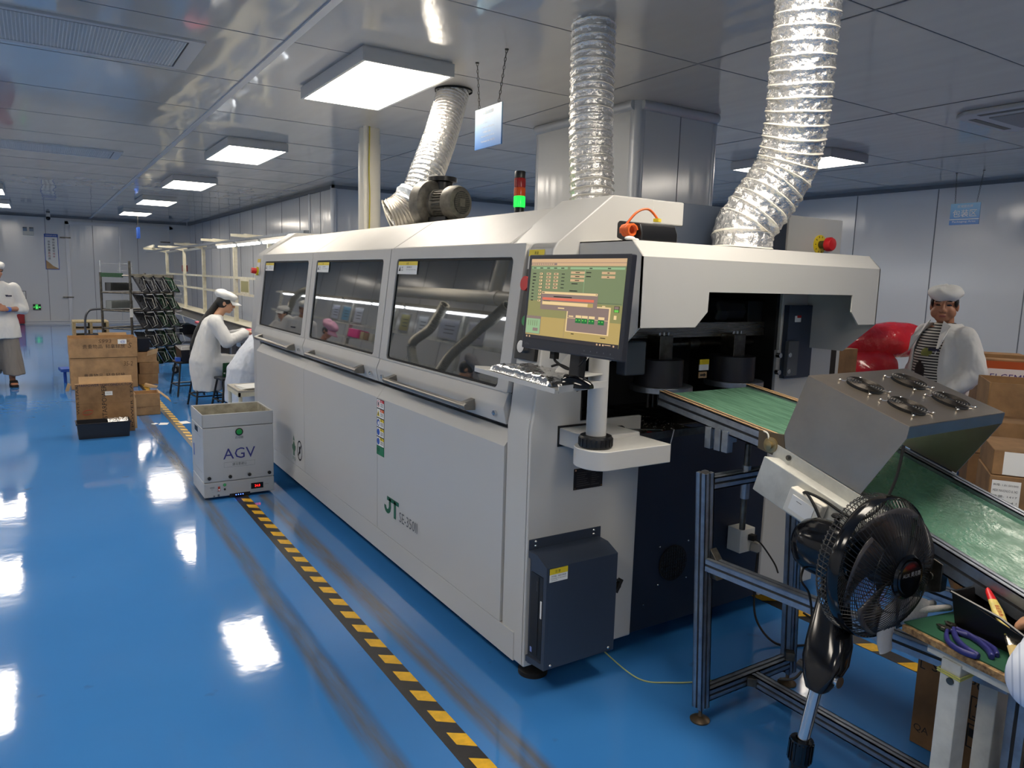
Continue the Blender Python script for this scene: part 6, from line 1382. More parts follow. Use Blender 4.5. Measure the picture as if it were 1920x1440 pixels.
b = M(); b.obox((0, 0, .10), (.012, .10, .20), RE(0, -.1, 0), 0); b.obox((-.0075, 0, .10), (.001, .045, .10), RE(0, -.1, 0), 1); b.build('card', [WHITEP, TXTLG], t); b = M(); b.box(-.04, .04, -.06, .06, 0, .01); b.build('foot', WHITEP, t)
t = thing('water_bottle', 'clear blue water bottle on the bench beside the card stand', 'bottle', (2.40, 9.40, .826))
b = M(); b.lathe([(.001, 0), (.034, 0), (.036, .01), (.036, .12), (.014, .16), (.014, .175), (.001, .175)], (0,0,0), (0,0,1), 20); b.build('bottle', mat('bottle_blue', (150, 190, 214), .1, trans=.7), t); b = M(); b.cyl((0,0,.175), (0,0,.19), .016, 16); b.build('cap', BLUEL, t)
for k, (y, h) in enumerate(((11.2, .18), (13.6, .22), (16.4, .2))): b = M((2.55, y, .33)); b.box(2.35, 2.75, y-.25, y+.25, .322, .322+h); tag(b.build('storage_crate', BTRAY, None, bev=.004), '%s dark crate on the shelf under the assembly bench' % ('nearest', 'middle', 'farthest')[k], 'crate', 'crates under the assembly bench')
# ------------------------------------------------------------ packaging area at right
PT = thing('packing_table', 'long packing table against which the red bubble wrap lies', 'table', (6.5, 3.4, 0))
O = (6.5, 3.4, 0)
b = M(O); b.box(5.45, 8.6, 3.58, 4.25, .72, .75); b.build('top', mat('table_top_grey', (150, 146, 140), .5), PT)
for x in (5.5, 7.0, 8.5):
    for y in (3.63, 4.2): b = M(O); b.box(x-.025, x+.025, y-.025, y+.025, .001, .72); b.build('leg', FRAMEP, PT)
def roll(lab, c, ax, L_, R, sag=.0):
    b = M(c); ax = V(*ax).normalized(); n = 30; rings = []; u = ax.orthogonal().normalized(); w_ = ax.cross(u)
    for i in range(n+1):
        p = V(*c)+ax*(L_*(i/n-.5)); e = 1-.25*abs(2*i/n-1)**4; ring = []
        for k in range(40):
            a = 2*math.pi*k/40; d = u*math.cos(a)+w_*math.sin(a); q = p+d*R; rr = R*e*(1+.10*mnoise.noise(q*5)+.05*mnoise.noise(q*13)); v_ = p+d*rr
            v_.z = max(v_.z, c[2]-R*.8); ring.append(v_)
        rings.append(ring)
    b.loft(rings); return tag(b.build('bubble_wrap_roll', BUBBLE, None, smooth=60), lab, 'bubble wrap', 'red bubble wrap')
roll('upper roll of red bubble wrap behind the standing worker', (6.27, 3.80, 1.16), (1,-.25,.05), .95, .17)
roll('lower bulging roll of red bubble wrap behind the standing worker', (5.95, 3.86, .918), (1,-.35,0), .85, .21)
roll('red bubble wrap lying below the carton with the orange label', (6.47, 2.62, .79), (.54,-.84,0), .62, .11)
b = M((5.75, 3.9, 1.2)); b.ball((5.85, 3.9, 1.14), (.30, .12, .13)); tag(b.build('clear_wrap', mat('clear_film', (214, 214, 214), .2, spec=.6, bump=.01, bs=16)), 'bundle of clear plastic film behind the red bubble wrap', 'plastic film')
t = thing('white_cabinet', 'white cabinet with a dark opening behind the machine outlet', 'cabinet', (4.9, 3.55, 0)); O = (4.9, 3.55, 0)
b = M(O); b.box(4.45, 5.32, 3.5, 3.95, .001, 1.22, 0); b.build('body', MW2, t, bev=.004); b = M(O); b.box(4.98, 5.27, 3.495, 3.5, .75, 1.16, 0); b.build('opening', mat('cabinet_hole', (30, 22, 18), .8), t); b = M(O); b.obox((5.06, 3.49, .93), (.12, .004, .12), RE(0, .3, 0)); b.build('paper', WHITEP, t, smooth=0)
b = M((5.5, 3.6, .8)); b.box(5.46, 5.72, 3.60, 3.9, .752, 1.13); tag(b.build('carton', CARDD, None, bev=.004), 'dark brown carton on the packing table beside the white cabinet', 'carton')
# carton with the orange label on a pile
def bx(lab, x0, x1, y0, y1, z0, z1, m=CARD2, rz=0, nm='carton', extra=None, flap=None):
    t = thing(nm, lab, 'carton', ((x0+x1)/2, (y0+y1)/2, z0), rz); b = M(); w_, d_, h = (x1-x0)/2, (y1-y0)/2, z1-z0
    b.box(-w_, w_, -d_, d_, 0, h); b.build('box', m, t, bev=.004)
    if extra: extra(t, w_, d_, h)
    return t
def corner_bx(lab, fl, w_, d_, z0, z1, rz=-1.0, m=CARD2, extra=None, maker=None):
    """carton given by its front left corner, width and depth"""
    c = V(*fl, 0) + RZ(rz) @ V(w_/2, d_/2, 0)
    return bx(lab, c.x-w_/2, c.x+w_/2, c.y-d_/2, c.y+d_/2, z0, z1, m, rz, extra=extra)
def lab1(t, w_, d_, h):
    b = M(); y = -d_-.001; b.box(-w_+.01, w_-.01, y, y+.001, .012, h-.012, 0); b.box(-w_+.03, w_-.03, y-.001, y, .02, h-.075, 1); b.text('ELGEMI', (-w_+.05, y-.0018, .045), (1,0,0), (0,0,1), .055, 2, .24); b.build('label', [mat('label_orange_brown', (186, 84, 26), .6), WHITEP, mat('elg_purple', (70, 56, 130), .5)], t, smooth=0)
corner_bx('tall brown crate carrying the carton with the orange label', (6.58, 3.02), .55, .55, .001, .856, -.95, CARDD)
corner_bx('plain brown carton right of the standing worker', (6.83, 3.21), .38, .25, .858, 1.10, -.95, CARD2)
corner_bx('brown carton with an orange and white ELGEMI label', (6.62, 3.03), .36, .2, .858, 1.075, -.95, CARD2, lab1)
corner_bx('brown crate under the red bubble wrap beside the worker', (6.10, 2.80), .62, .30, .001, .67, -1.05, CARDD)
corner_bx('tall brown carton cut by the right photo edge at the wall', (7.42, 3.02), .5, .3, .4, 1.36, -1.0, CARD2)
corner_bx('brown crate under the tall carton at the wall', (7.42, 3.02), .5, .3, .001, .398, -1.0, CARDD)
def flap1(t, w_, d_, h):
    b = M(); b.hex8([(-w_+.01, -d_-.004, h), (w_, -d_-.004, h), (w_, -d_, h), (-w_+.01, -d_, h)], [(-w_-.01, -d_-.09, h-.235), (w_, -d_-.10, h-.24), (w_, -d_-.094, h-.24), (-w_-.01, -d_-.084, h-.235)]); b.build('flap', CARD2, t)
def openbox(lab, fl, w2, d2, z0, h, rz, m=CARD2):
    c = V(*fl, 0) + RZ(rz) @ V(w2/2, d2/2, 0); w_, d_ = w2/2, d2/2
    t = thing('carton', lab, 'carton', (c.x, c.y, z0), rz); b = M(); th = .007
    b.box(-w_, w_, -d_, -d_+th, 0, h); b.box(-w_, w_, d_-th, d_, 0, h); b.box(-w_, -w_+th, -d_+th, d_-th, 0, h); b.box(w_-th, w_, -d_+th, d_-th, 0, h); b.box(-w_, w_, -d_, d_, 0, th); b.build('box', m, t, bev=.003); flap1(t, w_, d_, h); return t
openbox('large open carton with a hanging flap on top of the pile at the right edge', (4.46, 2.0), .80, .42, .78, .345, -1.0, CARD)
corner_bx('brown crate under the large open carton at the right edge', (4.46, 2.0), .80, .42, .001, .778, -1.0, CARDD)
corner_bx('sealed brown carton with a folded end in front of the large open carton', (4.12, 1.90), .42, .26, .782, .955, -.98, CARD2)
corner_bx('brown carton under the sealed carton at the right edge', (4.10, 1.90), .60, .27, .40, .780, -1.0, CARDD)
corner_bx('brown carton at the bottom of the pile by the right edge', (4.10, 1.90), .60, .27, .001, .398, -1.0, CARDD)
def holab(t, w_, d_, h):
    b = M(); y = -d_-.001; b.box(-w_+.04, w_-.02, y, y+.001, .004, h-.006, 0); b.text('HO2', (-w_+.14, y-.001, h*.38), (1,0,0), (0,0,1), .03, 1, .13); b.build('paper_label', [WHITEP, TXTGREY], t, smooth=0)
def wlab(t, w_, d_, h):
    b = M(); y = -d_-.001; b.box(-w_+.01, -w_+.12, y, y+.001, h-.135, h-.02, 0)
    for k, s_ in enumerate(('料号: 1.81.501002', 'MEIX MAXSNUO & 34D', '数量: 1417', '日期: 24 4 1')): b.text(s_, (-w_+.016, y-.0008, h-.045-.026*k), (1,0,0), (0,0,1), .011, 1, .095)
    b.build('white_label', [WHITEP, TXTGREY], t, smooth=0)
corner_bx('brown carton with a white paper sheet lettered HO2 at the right edge', (3.57, 1.55), .45, .36, .814, .928, -1.0, CARD2, holab)
corner_bx('brown carton with a printed white label below the HO2 carton', (3.56, 1.55), .46, .36, .40, .812, -1.0, CARD2, wlab)
corner_bx('brown carton on the floor below the labelled cartons at the right edge', (3.56, 1.55), .46, .36, .001, .398, -1.0, CARDD)
# ------------------------------------------------------------ people
def organic(name, m_, voxel, mats, parent, smooth_it=2, wr=0, wf=14, stretch=(1,1,1), paint=None, warp=None):
    ob = m_.build(name+'_tmp', mats, None, smooth=0); ob.location = (0,0,0)
    md = ob.modifiers.new('r', 'REMESH'); md.mode = 'VOXEL'; md.voxel_size = voxel
    dg = bpy.context.evaluated_depsgraph_get(); dg.update()
    me = bpy.data.meshes.new_from_object(ob.evaluated_get(dg)); bpy.data.objects.remove(ob)
    bm = bmesh.new(); bm.from_mesh(me)
    for _ in range(smooth_it): bmesh.ops.smooth_vert(bm, verts=bm.verts, factor=.5, use_axis_x=True, use_axis_y=True, use_axis_z=True)
    bm.normal_update()
    if wr:
        for v in bm.verts:
            q = Vector((v.co.x*stretch[0], v.co.y*stretch[1], v.co.z*stretch[2]))*wf
            v.co += v.normal*(mnoise.noise(q)*wr + abs(mnoise.noise(q*2.1+V(3,7,1)))*wr*.7 - .3*wr)
    if warp:
        for v in bm.verts: v.co = warp(v.co)
    bm.to_mesh(me); bm.free(); me.name = name
    me.materials.clear(); mats = mats if isinstance(mats, (list, tuple)) else [mats]
    for q in mats: me.materials.append(q)
    me.polygons.foreach_set('material_index', [0]*len(me.polygons))
    if paint:
        for p in me.polygons: p.material_index = paint(p.center, p.normal)
    me.polygons.foreach_set('use_smooth', [True]*len(me.polygons))
    o = bpy.data.objects.new(name, me); COL.objects.link(o); o.parent = parent; return o
def cap_(m_, a, b_, ra, rb, n=14, sq=1.0):
    a = V(*a); b_ = V(*b_); m_.tube([a, a.lerp(b_, .33), a.lerp(b_, .66), b_], [ra, ra+(rb-ra)*.33, ra+(rb-ra)*.66, rb], n, sq=sq); m_.ball(a, ra, n, 8); m_.ball(b_, rb, n, 8)
def ellring(c, rx, ry, n=24, rot=0): return [V(c[0]+rx*math.cos(a)*math.cos(rot)-ry*math.sin(a)*math.sin(rot), c[1]+rx*math.cos(a)*math.sin(rot)+ry*math.sin(a)*math.cos(rot), c[2]) for a in [2*math.pi*k/n for k in range(n)]]
def hand(m_, w_, d, nrm, side, curl=.5, r=.008, spread=1.0):
    """w_: wrist point; d: direction of the palm; nrm: back of the hand; side: thumb side vector"""
    w_ = V(*w_); d = V(*d).normalized(); nrm = V(*nrm); nrm = (nrm - d*nrm.dot(d)).normalized(); s_ = V(*side); s_ = (s_ - d*s_.dot(d) - nrm*s_.dot(nrm)).normalized()
    palm = [w_ + d*t for t in (0, .03, .06, .085)]
    for t, wd, th in ((0, .024, .018), (.03, .034, .016), (.06, .038, .014), (.085, .037, .012)): pass
    rings = []
    for t, wd, th in ((-.005, .024, .019), (.02, .030, .017), (.05, .038, .015), (.08, .038, .012)):
        c = w_ + d*t; rings.append([c + s_*(wd*math.cos(a)) + nrm*(th*math.sin(a)) for a in [2*math.pi*k/16 for k in range(16)]])
    m_.loft(rings)
    for i, (o_, L_) in enumerate(((.028, .068), (.010, .078), (-.009, .072), (-.027, .056))):
        p0 = w_ + d*.074 + s_*o_; pts = [p0]; a = 0; dd = d
        for seg, k in ((.45, .5), (.32, 1.0), (.23, .8)):
            a += curl*k; dd = (d*math.cos(a) - nrm*math.sin(a)); pts.append(pts[-1] + dd*(L_*seg) + s_*(o_*.05*spread))
        m_.tube(pts, [r*1.05, r, r*.95, r*.8], 10); m_.ball(pts[0], r*1.05, 10, 6); m_.ball(pts[-1], r*.8, 10, 6)
    t0 = w_ + d*.022 + s_*.026; t1 = t0 + (d*.6+s_*.75-nrm*.25).normalized()*.038; t2 = t1 + (d*.9+s_*.25-nrm*.4*(.4+curl)).normalized()*.032
    m_.tube([t0, t1, t2], [r*1.5, r*1.15, r*.85], 10); m_.ball(t1, r*1.15, 10, 6); m_.ball(t2, r*.85, 10, 6); m_.ball(t0, r*1.5, 10, 6)
def head_geo(m_, c, R_, s=1.0, fat=0):
    P = lambda x, y, z: V(*c) + R_ @ V(x*s, y*s, z*s)      # face looks along -y
    m_.ball(P(0, .010, .03), (.076*s, .092*s, .098*s), 24, 16, 0, R_); m_.ball(P(0, -.022, -.032), (.060*s, .066*s, .078*s), 20, 12, 0, R_); m_.ball(P(0, -.052, -.085), (.028*s, .028*s, .024*s), 14, 10, 0, R_)
    for sx in (-1, 1):
        m_.ball(P(sx*.036, -.050, -.022), (.028*s, .030*s, .028*s), 12, 8, 0, R_); m_.ball(P(sx*.032, -.062, .030), (.030*s, .022*s, .012*s), 12, 8, 0, R_)
        m_.ball(P(sx*.079, .012, -.004), (.009*s, .020*s, .032*s), 12, 8, 0, R_)
    if fat:
        for sx in (-1, 1): m_.ball(P(sx*.044, -.040, -.040), (.034*s, .036*s, .040*s), 12, 8, 0, R_)
        m_.ball(P(0, -.040, -.075), (.050*s, .040*s, .034*s), 12, 8, 0, R_)
    m_.tube([P(0, -.080, .022), P(0, -.094, .0), P(0, -.104, -.022)], [.008*s, .0105*s, .014*s], 10); m_.ball(P(0, -.100, -.024), .0145*s, 10, 8)
    for sx in (-1, 1): m_.ball(P(sx*.014, -.090, -.027), .010*s, 10, 6)
    m_.ball(P(0, -.080, -.056), (.024*s, .016*s, .0075*s), 12, 8, 0, R_); m_.ball(P(0, -.078, -.066), (.021*s, .015*s, .0075*s), 12, 8, 0, R_)
def face_paint(c, R_, s=1.0):
    Ri = R_.transposed(); c = V(*c)
    def f(p, n):
        q = Ri @ (p-c)/s
        if q.y > -.04: return 0
        ax = abs(q.x)
        if ((ax-.033)/.0155)**2 + ((q.z-.012)/.0062)**2 < 1 and q.y < -.055: return 1
        if ((ax-.034)/.021)**2 + ((q.z-.034-.004*(1-((ax-.034)/.02)**2))/.0042)**2 < 1: return 1
        if (q.x/.023)**2 + ((q.z+.060)/.0075)**2 < 1: return 2
        return 0
    return f
def worker_cap(parent, c, R_, s=1.0, m=CAPW, brim=False, puff=1.0):
    b = M(); P = lambda x, y, z: V(*c) + R_ @ V(x*s, y*s, z*s); rings = []
    for z, rx, ry in ((.040, .088, .102), (.062, .090, .104), (.070, .104*puff, .118*puff), (.098, .112*puff, .126*puff), (.122, .100*puff, .114*puff), (.138, .066, .076), (.144, .02, .024)):
        rings.append([P(rx*math.cos(a), .012+ry*math.sin(a), z + .006*math.sin(a*5+z*40) + .010*math.sin(a)) for a in [2*math.pi*k/36 for k in range(36)]])
    b.loft(rings); o = b.build('cap', m, parent, smooth=80, sub=1)
    if brim:
        b = M(); pts = []
        for i in range(9):
            for j in range(4):
                a = math.pi + math.pi*(i/8-.5)*.9 + math.pi/2; a = -math.pi/2 + (i/8-.5)*2.0; r = 1+.0*j; rr = .0 + .018*j
                pts.append(P((.086)*math.cos(a)*(1+rr*2), .012+.100*math.sin(a)-rr*1.6*math.cos((i/8-.5)*2.2), .046-.010*j-.006*abs(i/8-.5)*2*j))
        b.add(pts, [(i*4+j, i*4+j+1, (i+1)*4+j+1, (i+1)*4+j) for i in range(8) for j in range(3)]); b.build('cap_brim', m, o, smooth=80, solid=.004)
    return o
def hair_geo(parent, c, R_, s=1.0, tail=None):
    b = M(); P = lambda x, y, z: V(*c) + R_ @ V(x*s, y*s, z*s)
    b.ball(P(0, .030, .012), (.082*s, .084*s, .088*s), 24, 14, 0, R_)
    for sx in (-1, 1): b.ball(P(sx*.070, -.006, .030), (.016*s, .050*s, .036*s), 14, 8, 0, R_)
    if tail: b.tube(spline(tail, 6), [.034, .036, .036, .035, .034, .034, .033, .032, .031, .03, .03, .03, .029, .028, .027, .026, .024, .02, .016][:6*(len(tail)-1)+1] if len(tail) <= 4 else [.040]*8+[.044]*8+[.040]*6+[.03]*3, 12, sq=.8)
    b.build('hair', HAIR, parent, smooth=80)
def lab_coat(parent, m_, mat_=COAT, vox=.012, wr=.009, name='lab_coat', stretch=(1.3, 1.3, .5)): return organic(name, m_, vox, mat_, parent, 3, wr, 11, stretch)

def person(name_label, loc, rz): return thing('person', name_label, 'person', loc, rz)

# --- worker walking at the left edge
W1 = person('person in white smock and cap walking down the aisle at the left edge, hands together', (-.47, 12.02, 0), .15)
hc = V(-.01, -.05, 1.525); hR = RE(.12, 0, .45)
b = M()
cap_(b, (0, .0, 1.33), hc+V(0, .02, -.06), .055, .052); rings = [ellring((0, .01, .80), .16, .12), ellring((0, .01, .95), .165, .125), ellring((0, 0, 1.1), .15, .11), ellring((0, 0, 1.28), .17, .11), ellring((0, .0, 1.36), .10, .08)]; b.loft(rings)
head_geo(b, hc, hR)
Lsh, Lel, Lwr = (.19, .0, 1.30), (.285, .02, 1.03), (.07, -.24, 1.035); Rsh, Rel, Rwr = (-.19, .0, 1.30), (-.27, .0, 1.03), (-.06, -.23, 1.05)
for s_, e_, w_ in ((Lsh, Lel, Lwr), (Rsh, Rel, Rwr)): cap_(b, s_, e_, .05, .042); cap_(b, e_, w_, .042, .027)
hand(b, Lwr, (-.8, -.25, .15), (.2, -.9, .3), (0, .2, 1), .7); hand(b, Rwr, (.75, -.3, .1), (-.2, -.9, .3), (0, .2, 1), .7)
for sx, fy, hz in ((1, -.10, .0), (-1, .12, .03)):
    cap_(b, (sx*.09, 0, .85), (sx*.10, fy*.4-.02, .46), .085, .058); cap_(b, (sx*.10, fy*.4-.02, .46), (sx*.10, fy, .09), .056, .036); 
    b.loft([[V(sx*.10+x*w_, fy+y, z*h_+.028+hz*.3) for x, z in ((-1, 0), (1, 0), (.9, 1), (-.9, 1))] for y, w_, h_ in ((.05, .03, .06), (.0, .036, .07), (-.08, .042, .045), (-.16, .045, .028), (-.19, .03, .016))])
body = organic('body', b, .0065, [SKIND, EYE, LIP], W1, 2, paint=face_paint(hc, hR))
b = M(); b.loft([ellring((0, .01, .64), .26, .215), ellring((0, .01, .80), .24, .20), ellring((0, .01, 1.0), .20, .15), ellring((0, 0, 1.2), .21, .145), ellring((0, 0, 1.33), .205, .125), ellring((0, 0, 1.38), .13, .10), ellring((0, 0, 1.40), .08, .08)])
cap_(b, Lsh, Lel, .088, .078); cap_(b, Rsh, Rel, .088, .078); cap_(b, Lel, V(*Lel).lerp(V(*Lwr), .25), .078, .07); cap_(b, Rel, V(*Rel).lerp(V(*Rwr), .25), .078, .07)
ct = lab_coat(W1, b)
b = M(); b.obox((.115, -.150, 1.21), (.07, .004, .018), RE(0,0,.2)); b.obox((.09, -.150, 1.218), (.03, .004, .012), RE(0,0,.2)); b.build('pocket_emblem', INKB, ct, smooth=0)
b = M(); b.cyl(V(*Lel).lerp(V(*Lwr), .84), V(*Lel).lerp(V(*Lwr), .99), .033, 16); b.build('blue_cuff', mat('cuff_blue', (70, 110, 190), .7), W1)
b = M()
for sx, fy in ((1, -.10), (-1, .12)): b.loft([ellring((sx*.085, .0, .80), .125, .145), ellring((sx*.10, fy*.3, .5), .12, .14), ellring((sx*.115, fy*.7, .26), .13, .15), ellring((sx*.125, fy*.9, .15), .135, .155)])
organic('trousers', b, .014, TROUS, W1, 2, .014, 7, (1.6, 1.6, .35))
for sx, fy, z in ((1, -.10, .0), (-1, .12, .012)):
    b = M(); b.loft([[V(sx*.10+x*w_, fy+y, z+zz) for x, zz in ((-1, 0), (1, 0), (1, .024), (-1, .024))] for y, w_ in ((.065, .034), (-.06, .044), (-.16, .05), (-.20, .034))]); b.obox((sx*.10, fy-.11, z+.052), (.092, .075, .05), RE(.3, 0, 0)); b.build('sandal', BLACKR, W1, bev=.006)
worker_cap(W1, hc, hR, 1.02); hair_geo(W1, hc, hR)

# --- seated worker in profile
W2 = person('person in white coat and brimmed cap with long black ponytail, seated at the bench', (1.70, 9.35, 0), math.pi/2-.12)   # faces +x
hc = V(.0, -.185, 1.235); hR = RE(-.20, 0, -.12); hR = RE(.22, 0, -.10)
b = M(); cap_(b, (0, -.06, 1.04), hc+V(0, .03, -.06), .054, .05)
b.loft([ellring((0, .06, .50), .18, .15), ellring((0, .05, .62), .165, .125), ellring((0, .02, .82), .15, .11), ellring((0, -.03, 1.0), .17, .105), ellring((0, -.055, 1.08), .10, .08)])
head_geo(b, hc, hR)
Ls, Le, Lw = (.18, -.05, 1.02), (.235, -.17, .80), (.10, -.42, .89); Rs_, Re_, Rw_ = (-.18, -.05, 1.02), (-.235, -.17, .80), (-.08, -.42, .89)
for s_, e_, w_ in ((Ls, Le, Lw), (Rs_, Re_, Rw_)): cap_(b, s_, e_, .048, .040); cap_(b, e_, w_, .040, .026)
hand(b, Lw, (-.25, -.9, .0), (0, .1, 1), (-1, -.1, 0), .5); hand(b, Rw_, (.25, -.9, .0), (0, .1, 1), (1, -.1, 0), .5)
for sx in (-1, 1): cap_(b, (sx*.09, .04, .52), (sx*.11, -.36, .50), .08, .058); cap_(b, (sx*.11, -.36, .50), (sx*.11, -.30, .10), .055, .038); b.ball((sx*.11, -.35, .05), (.042, .11, .045))
organic('body', b, .0065, [SKIN, EYE, LIP], W2, 2, paint=face_paint(hc, hR))
b = M(); b.loft([ellring((0, .04, .20), .21, .17), ellring((0, .05, .42), .21, .185), ellring((0, .06, .56), .215, .185), ellring((0, .03, .78), .195, .15), ellring((0, -.03, .98), .205, .135), ellring((0, -.05, 1.06), .15, .11), ellring((0, -.07, 1.10), .075, .075)])
for s_, e_, w_ in ((Ls, Le, Lw), (Rs_, Re_, Rw_)): cap_(b, s_, e_, .084, .080); cap_(b, e_, V(*e_).lerp(V(*w_), .85), .080, .058)
for sx in (-1, 1): cap_(b, (sx*.09, .02, .52), (sx*.11, -.34, .52), .11, .09)
lab_coat(W2, b, COAT, .012, .011)
worker_cap(W2, hc, hR, 1.04, CAPW, True, 1.05); P = lambda x, y, z: hc + hR @ V(x, y, z)
hair_geo(W2, hc, hR, 1.0, [P(0, .075, .01), P(0, .115, -.08), (0, .085, .98), (0, .165, .80), (0, .205, .62)])

# --- worker bending behind the machine end, only the coat shows
W3 = person('person in white coat bending behind the far end of the machine, only the back visible', (1.95, 8.45, 0), math.pi/2+.1)
hc = V(0, -.40, 1.08); hR = RE(.5, 0, 0)
b = M(); cap_(b, (0, -.22, .98), hc+V(0, .05, -.05), .054, .05); b.loft([ellring((0, .06, .48), .18, .15), ellring((0, .03, .62), .165, .125), ellring((0, -.06, .80), .15, .11), ellring((0, -.17, .94), .17, .105), ellring((0, -.21, 1.0), .10, .08)]); head_geo(b, hc, hR)
Ls, Le, Lw = (.18, -.18, .95), (.235, -.27, .90), (.10, -.50, .93); Rs_, Re_, Rw_ = (-.18, -.18, .95), (-.235, -.27, .90), (-.08, -.50, .93)
for s_, e_, w_ in ((Ls, Le, Lw), (Rs_, Re_, Rw_)): cap_(b, s_, e_, .048, .040); cap_(b, e_, w_, .040, .026)
hand(b, Lw, (-.25, -.9, .0), (0, .1, 1), (-1, -.1, 0), .5); hand(b, Rw_, (.25, -.9, .0), (0, .1, 1), (1, -.1, 0), .5)
for sx in (-1, 1): cap_(b, (sx*.09, .04, .50), (sx*.11, -.36, .48), .08, .058); cap_(b, (sx*.11, -.36, .48), (sx*.11, -.30, .10), .055, .038); b.ball((sx*.11, -.35, .05), (.042, .11, .045))
organic('body', b, .008, [SKIN, EYE, LIP], W3, 2, paint=face_paint(hc, hR))
b = M(); b.loft([ellring((0, .10, .18), .25, .17), ellring((0, .08, .40), .24, .19), ellring((0, .06, .56), .22, .18), ellring((0, -.04, .76), .20, .15), ellring((0, -.16, .91), .205, .13), ellring((0, -.20, .98), .15, .11), ellring((0, -.22, 1.03), .075, .075)])
for s_, e_, w_ in ((Ls, Le, Lw), (Rs_, Re_, Rw_)): cap_(b, s_, e_, .084, .080); cap_(b, e_, V(*e_).lerp(V(*w_), .85), .080, .058)
for sx in (-1, 1): cap_(b, (sx*.09, .02, .50), (sx*.11, -.34, .50), .11, .09)
lab_coat(W3, b, COATB, .013, .014)
worker_cap(W3, hc, hR, 1.02); hair_geo(W3, hc, hR)
stool('black stool under the bending worker behind the machine', 1.95, 8.52, .1, .42, .28)

# --- worker standing at right
W4 = person('person in white coat over a striped shirt and white cap, standing in the packaging area', (6.27, 3.20, 0), -1.9)
hc = V(.0, -.03, 1.50); hR = RE(.04, 0, .74)
b = M(); cap_(b, (0, .0, 1.31), hc+V(0, .02, -.05), .066, .062); b.loft([ellring((0, .01, .80), .185, .145), ellring((0, -.01, .95), .195, .165), ellring((0, -.02, 1.1), .185, .16), ellring((0, 0, 1.27), .185, .125), ellring((0, 0, 1.34), .11, .09)]); head_geo(b, hc, hR, 1.2, 1)
Ls, Le, Lw = (.205, .01, 1.26), (.285, .06, .99), (.22, -.14, .80); Rs_, Re_, Rw_ = (-.205, .01, 1.26), (-.28, .05, .99), (-.20, -.15, .80)
for s_, e_, w_ in ((Ls, Le, Lw), (Rs_, Re_, Rw_)): cap_(b, s_, e_, .056, .046); cap_(b, e_, w_, .046, .030)
hand(b, Lw, (-.1, -.35, -.9), (.9, -.2, .1), (-.1, -.9, .3), .5); hand(b, Rw_, (.1, -.35, -.9), (-.9, -.2, .1), (.1, -.9, .3), .5)
for sx in (-1, 1): cap_(b, (sx*.095, 0, .84), (sx*.10, -.01, .46), .095, .062); cap_(b, (sx*.10, -.01, .46), (sx*.10, .01, .08), .06, .04); b.ball((sx*.10, -.05, .045), (.045, .12, .044))
organic('body', b, .0065, [SKIND, EYE, LIP], W4, 2, paint=face_paint(hc, hR, 1.2))
STR = mat('striped_shirt', (30, 30, 34), .8); nt = STR.node_tree; L_ = nt.links; tcn = _n(nt, 'ShaderNodeTexCoord'); wv = _n(nt, 'ShaderNodeTexWave', Scale=14.0); wv.bands_direction = 'Z'; L_.new(tcn.outputs['Object'], wv.inputs['Vector'])
gt = _n(nt, 'ShaderNodeMath', operation='GREATER_THAN'); gt.inputs[1].default_value = .5; L_.new(wv.outputs['Fac'], gt.inputs[0]); mx = _n(nt, 'ShaderNodeMix', data_type='RGBA'); mx.inputs[6].default_value = (*lin((28, 28, 32)), 1); mx.inputs[7].default_value = (*lin((196, 192, 184)), 1); L_.new(gt.outputs[0], mx.inputs[0]); L_.new(mx.outputs[2], nt.nodes['Principled BSDF'].inputs['Base Color'])
b = M(); b.loft([ellring((0, -.01, .70), .205, .175), ellring((0, -.02, .95), .21, .185), ellring((0, -.025, 1.1), .20, .178), ellring((0, -.005, 1.27), .19, .138), ellring((0, 0, 1.34), .10, .09), ellring((0, 0, 1.37), .078, .075)])
sh = organic('striped_shirt', b, .012, [STR, mat('shirt_print', (120, 124, 60), .8), INK], W4, 2, .004, 12, paint=lambda p, n: (1 if ((p.x-.03)/.05)**2+((p.z-1.13)/.035)**2 < 1 and p.y < -.1 else 2 if ((p.x+.01)/.055)**2+((p.z-.95)/.10)**2 < 1 and p.y < -.1 else 0))
b = M()    # coat hangs open: two front halves leave a gap at the chest
def half(c, rx, ry, n=26): return [V(c[0]+rx*math.cos(a), c[1]+ry*math.sin(a), c[2]) for a in [math.radians(-52+284*k/(n-1)) for k in range(n)]]
def shell_half(levels, th=.022):
    rg = []
    for c, rx, ry in levels: rg.append(half(c, rx, ry) + half(c, rx-th, ry-th)[::-1])
    b.loft(rg)
shell_half([((0, 0, .58), .235, .215), ((0, 0, .8), .23, .215), ((0, -.005, 1.0), .23, .222), ((0, -.005, 1.15), .225, .21), ((0, 0, 1.27), .215, .165), ((0, 0, 1.335), .16, .13), ((0, 0, 1.37), .115, .11)])
for s_, e_, w_ in ((Ls, Le, Lw), (Rs_, Re_, Rw_)): cap_(b, s_, e_, .092, .090); cap_(b, e_, V(*e_).lerp(V(*w_), .82), .090, .070)
ct = lab_coat(W4, b, COAT, .011, .010)
for sx in (-1, 1):
    b = M(); b.add([V(sx*.07, -.085, 1.385), V(sx*.135, -.075, 1.345), V(sx*.165, -.17, 1.24), V(sx*.14, -.205, 1.12), V(sx*.10, -.14, 1.27)], [(0,1,2,3,4)])
    b.build('lapel', COAT, ct, smooth=0, solid=.008)
b = M(); b.obox((.125, -.207, 1.155), (.08, .006, .02), RE(.15, 0, .45)); b.build('pocket_emblem', INKB, ct, smooth=0)
worker_cap(W4, hc, hR, 1.18, CAPW, False, 1.02); hair_geo(W4, hc, hR, 1.19)
b = M()
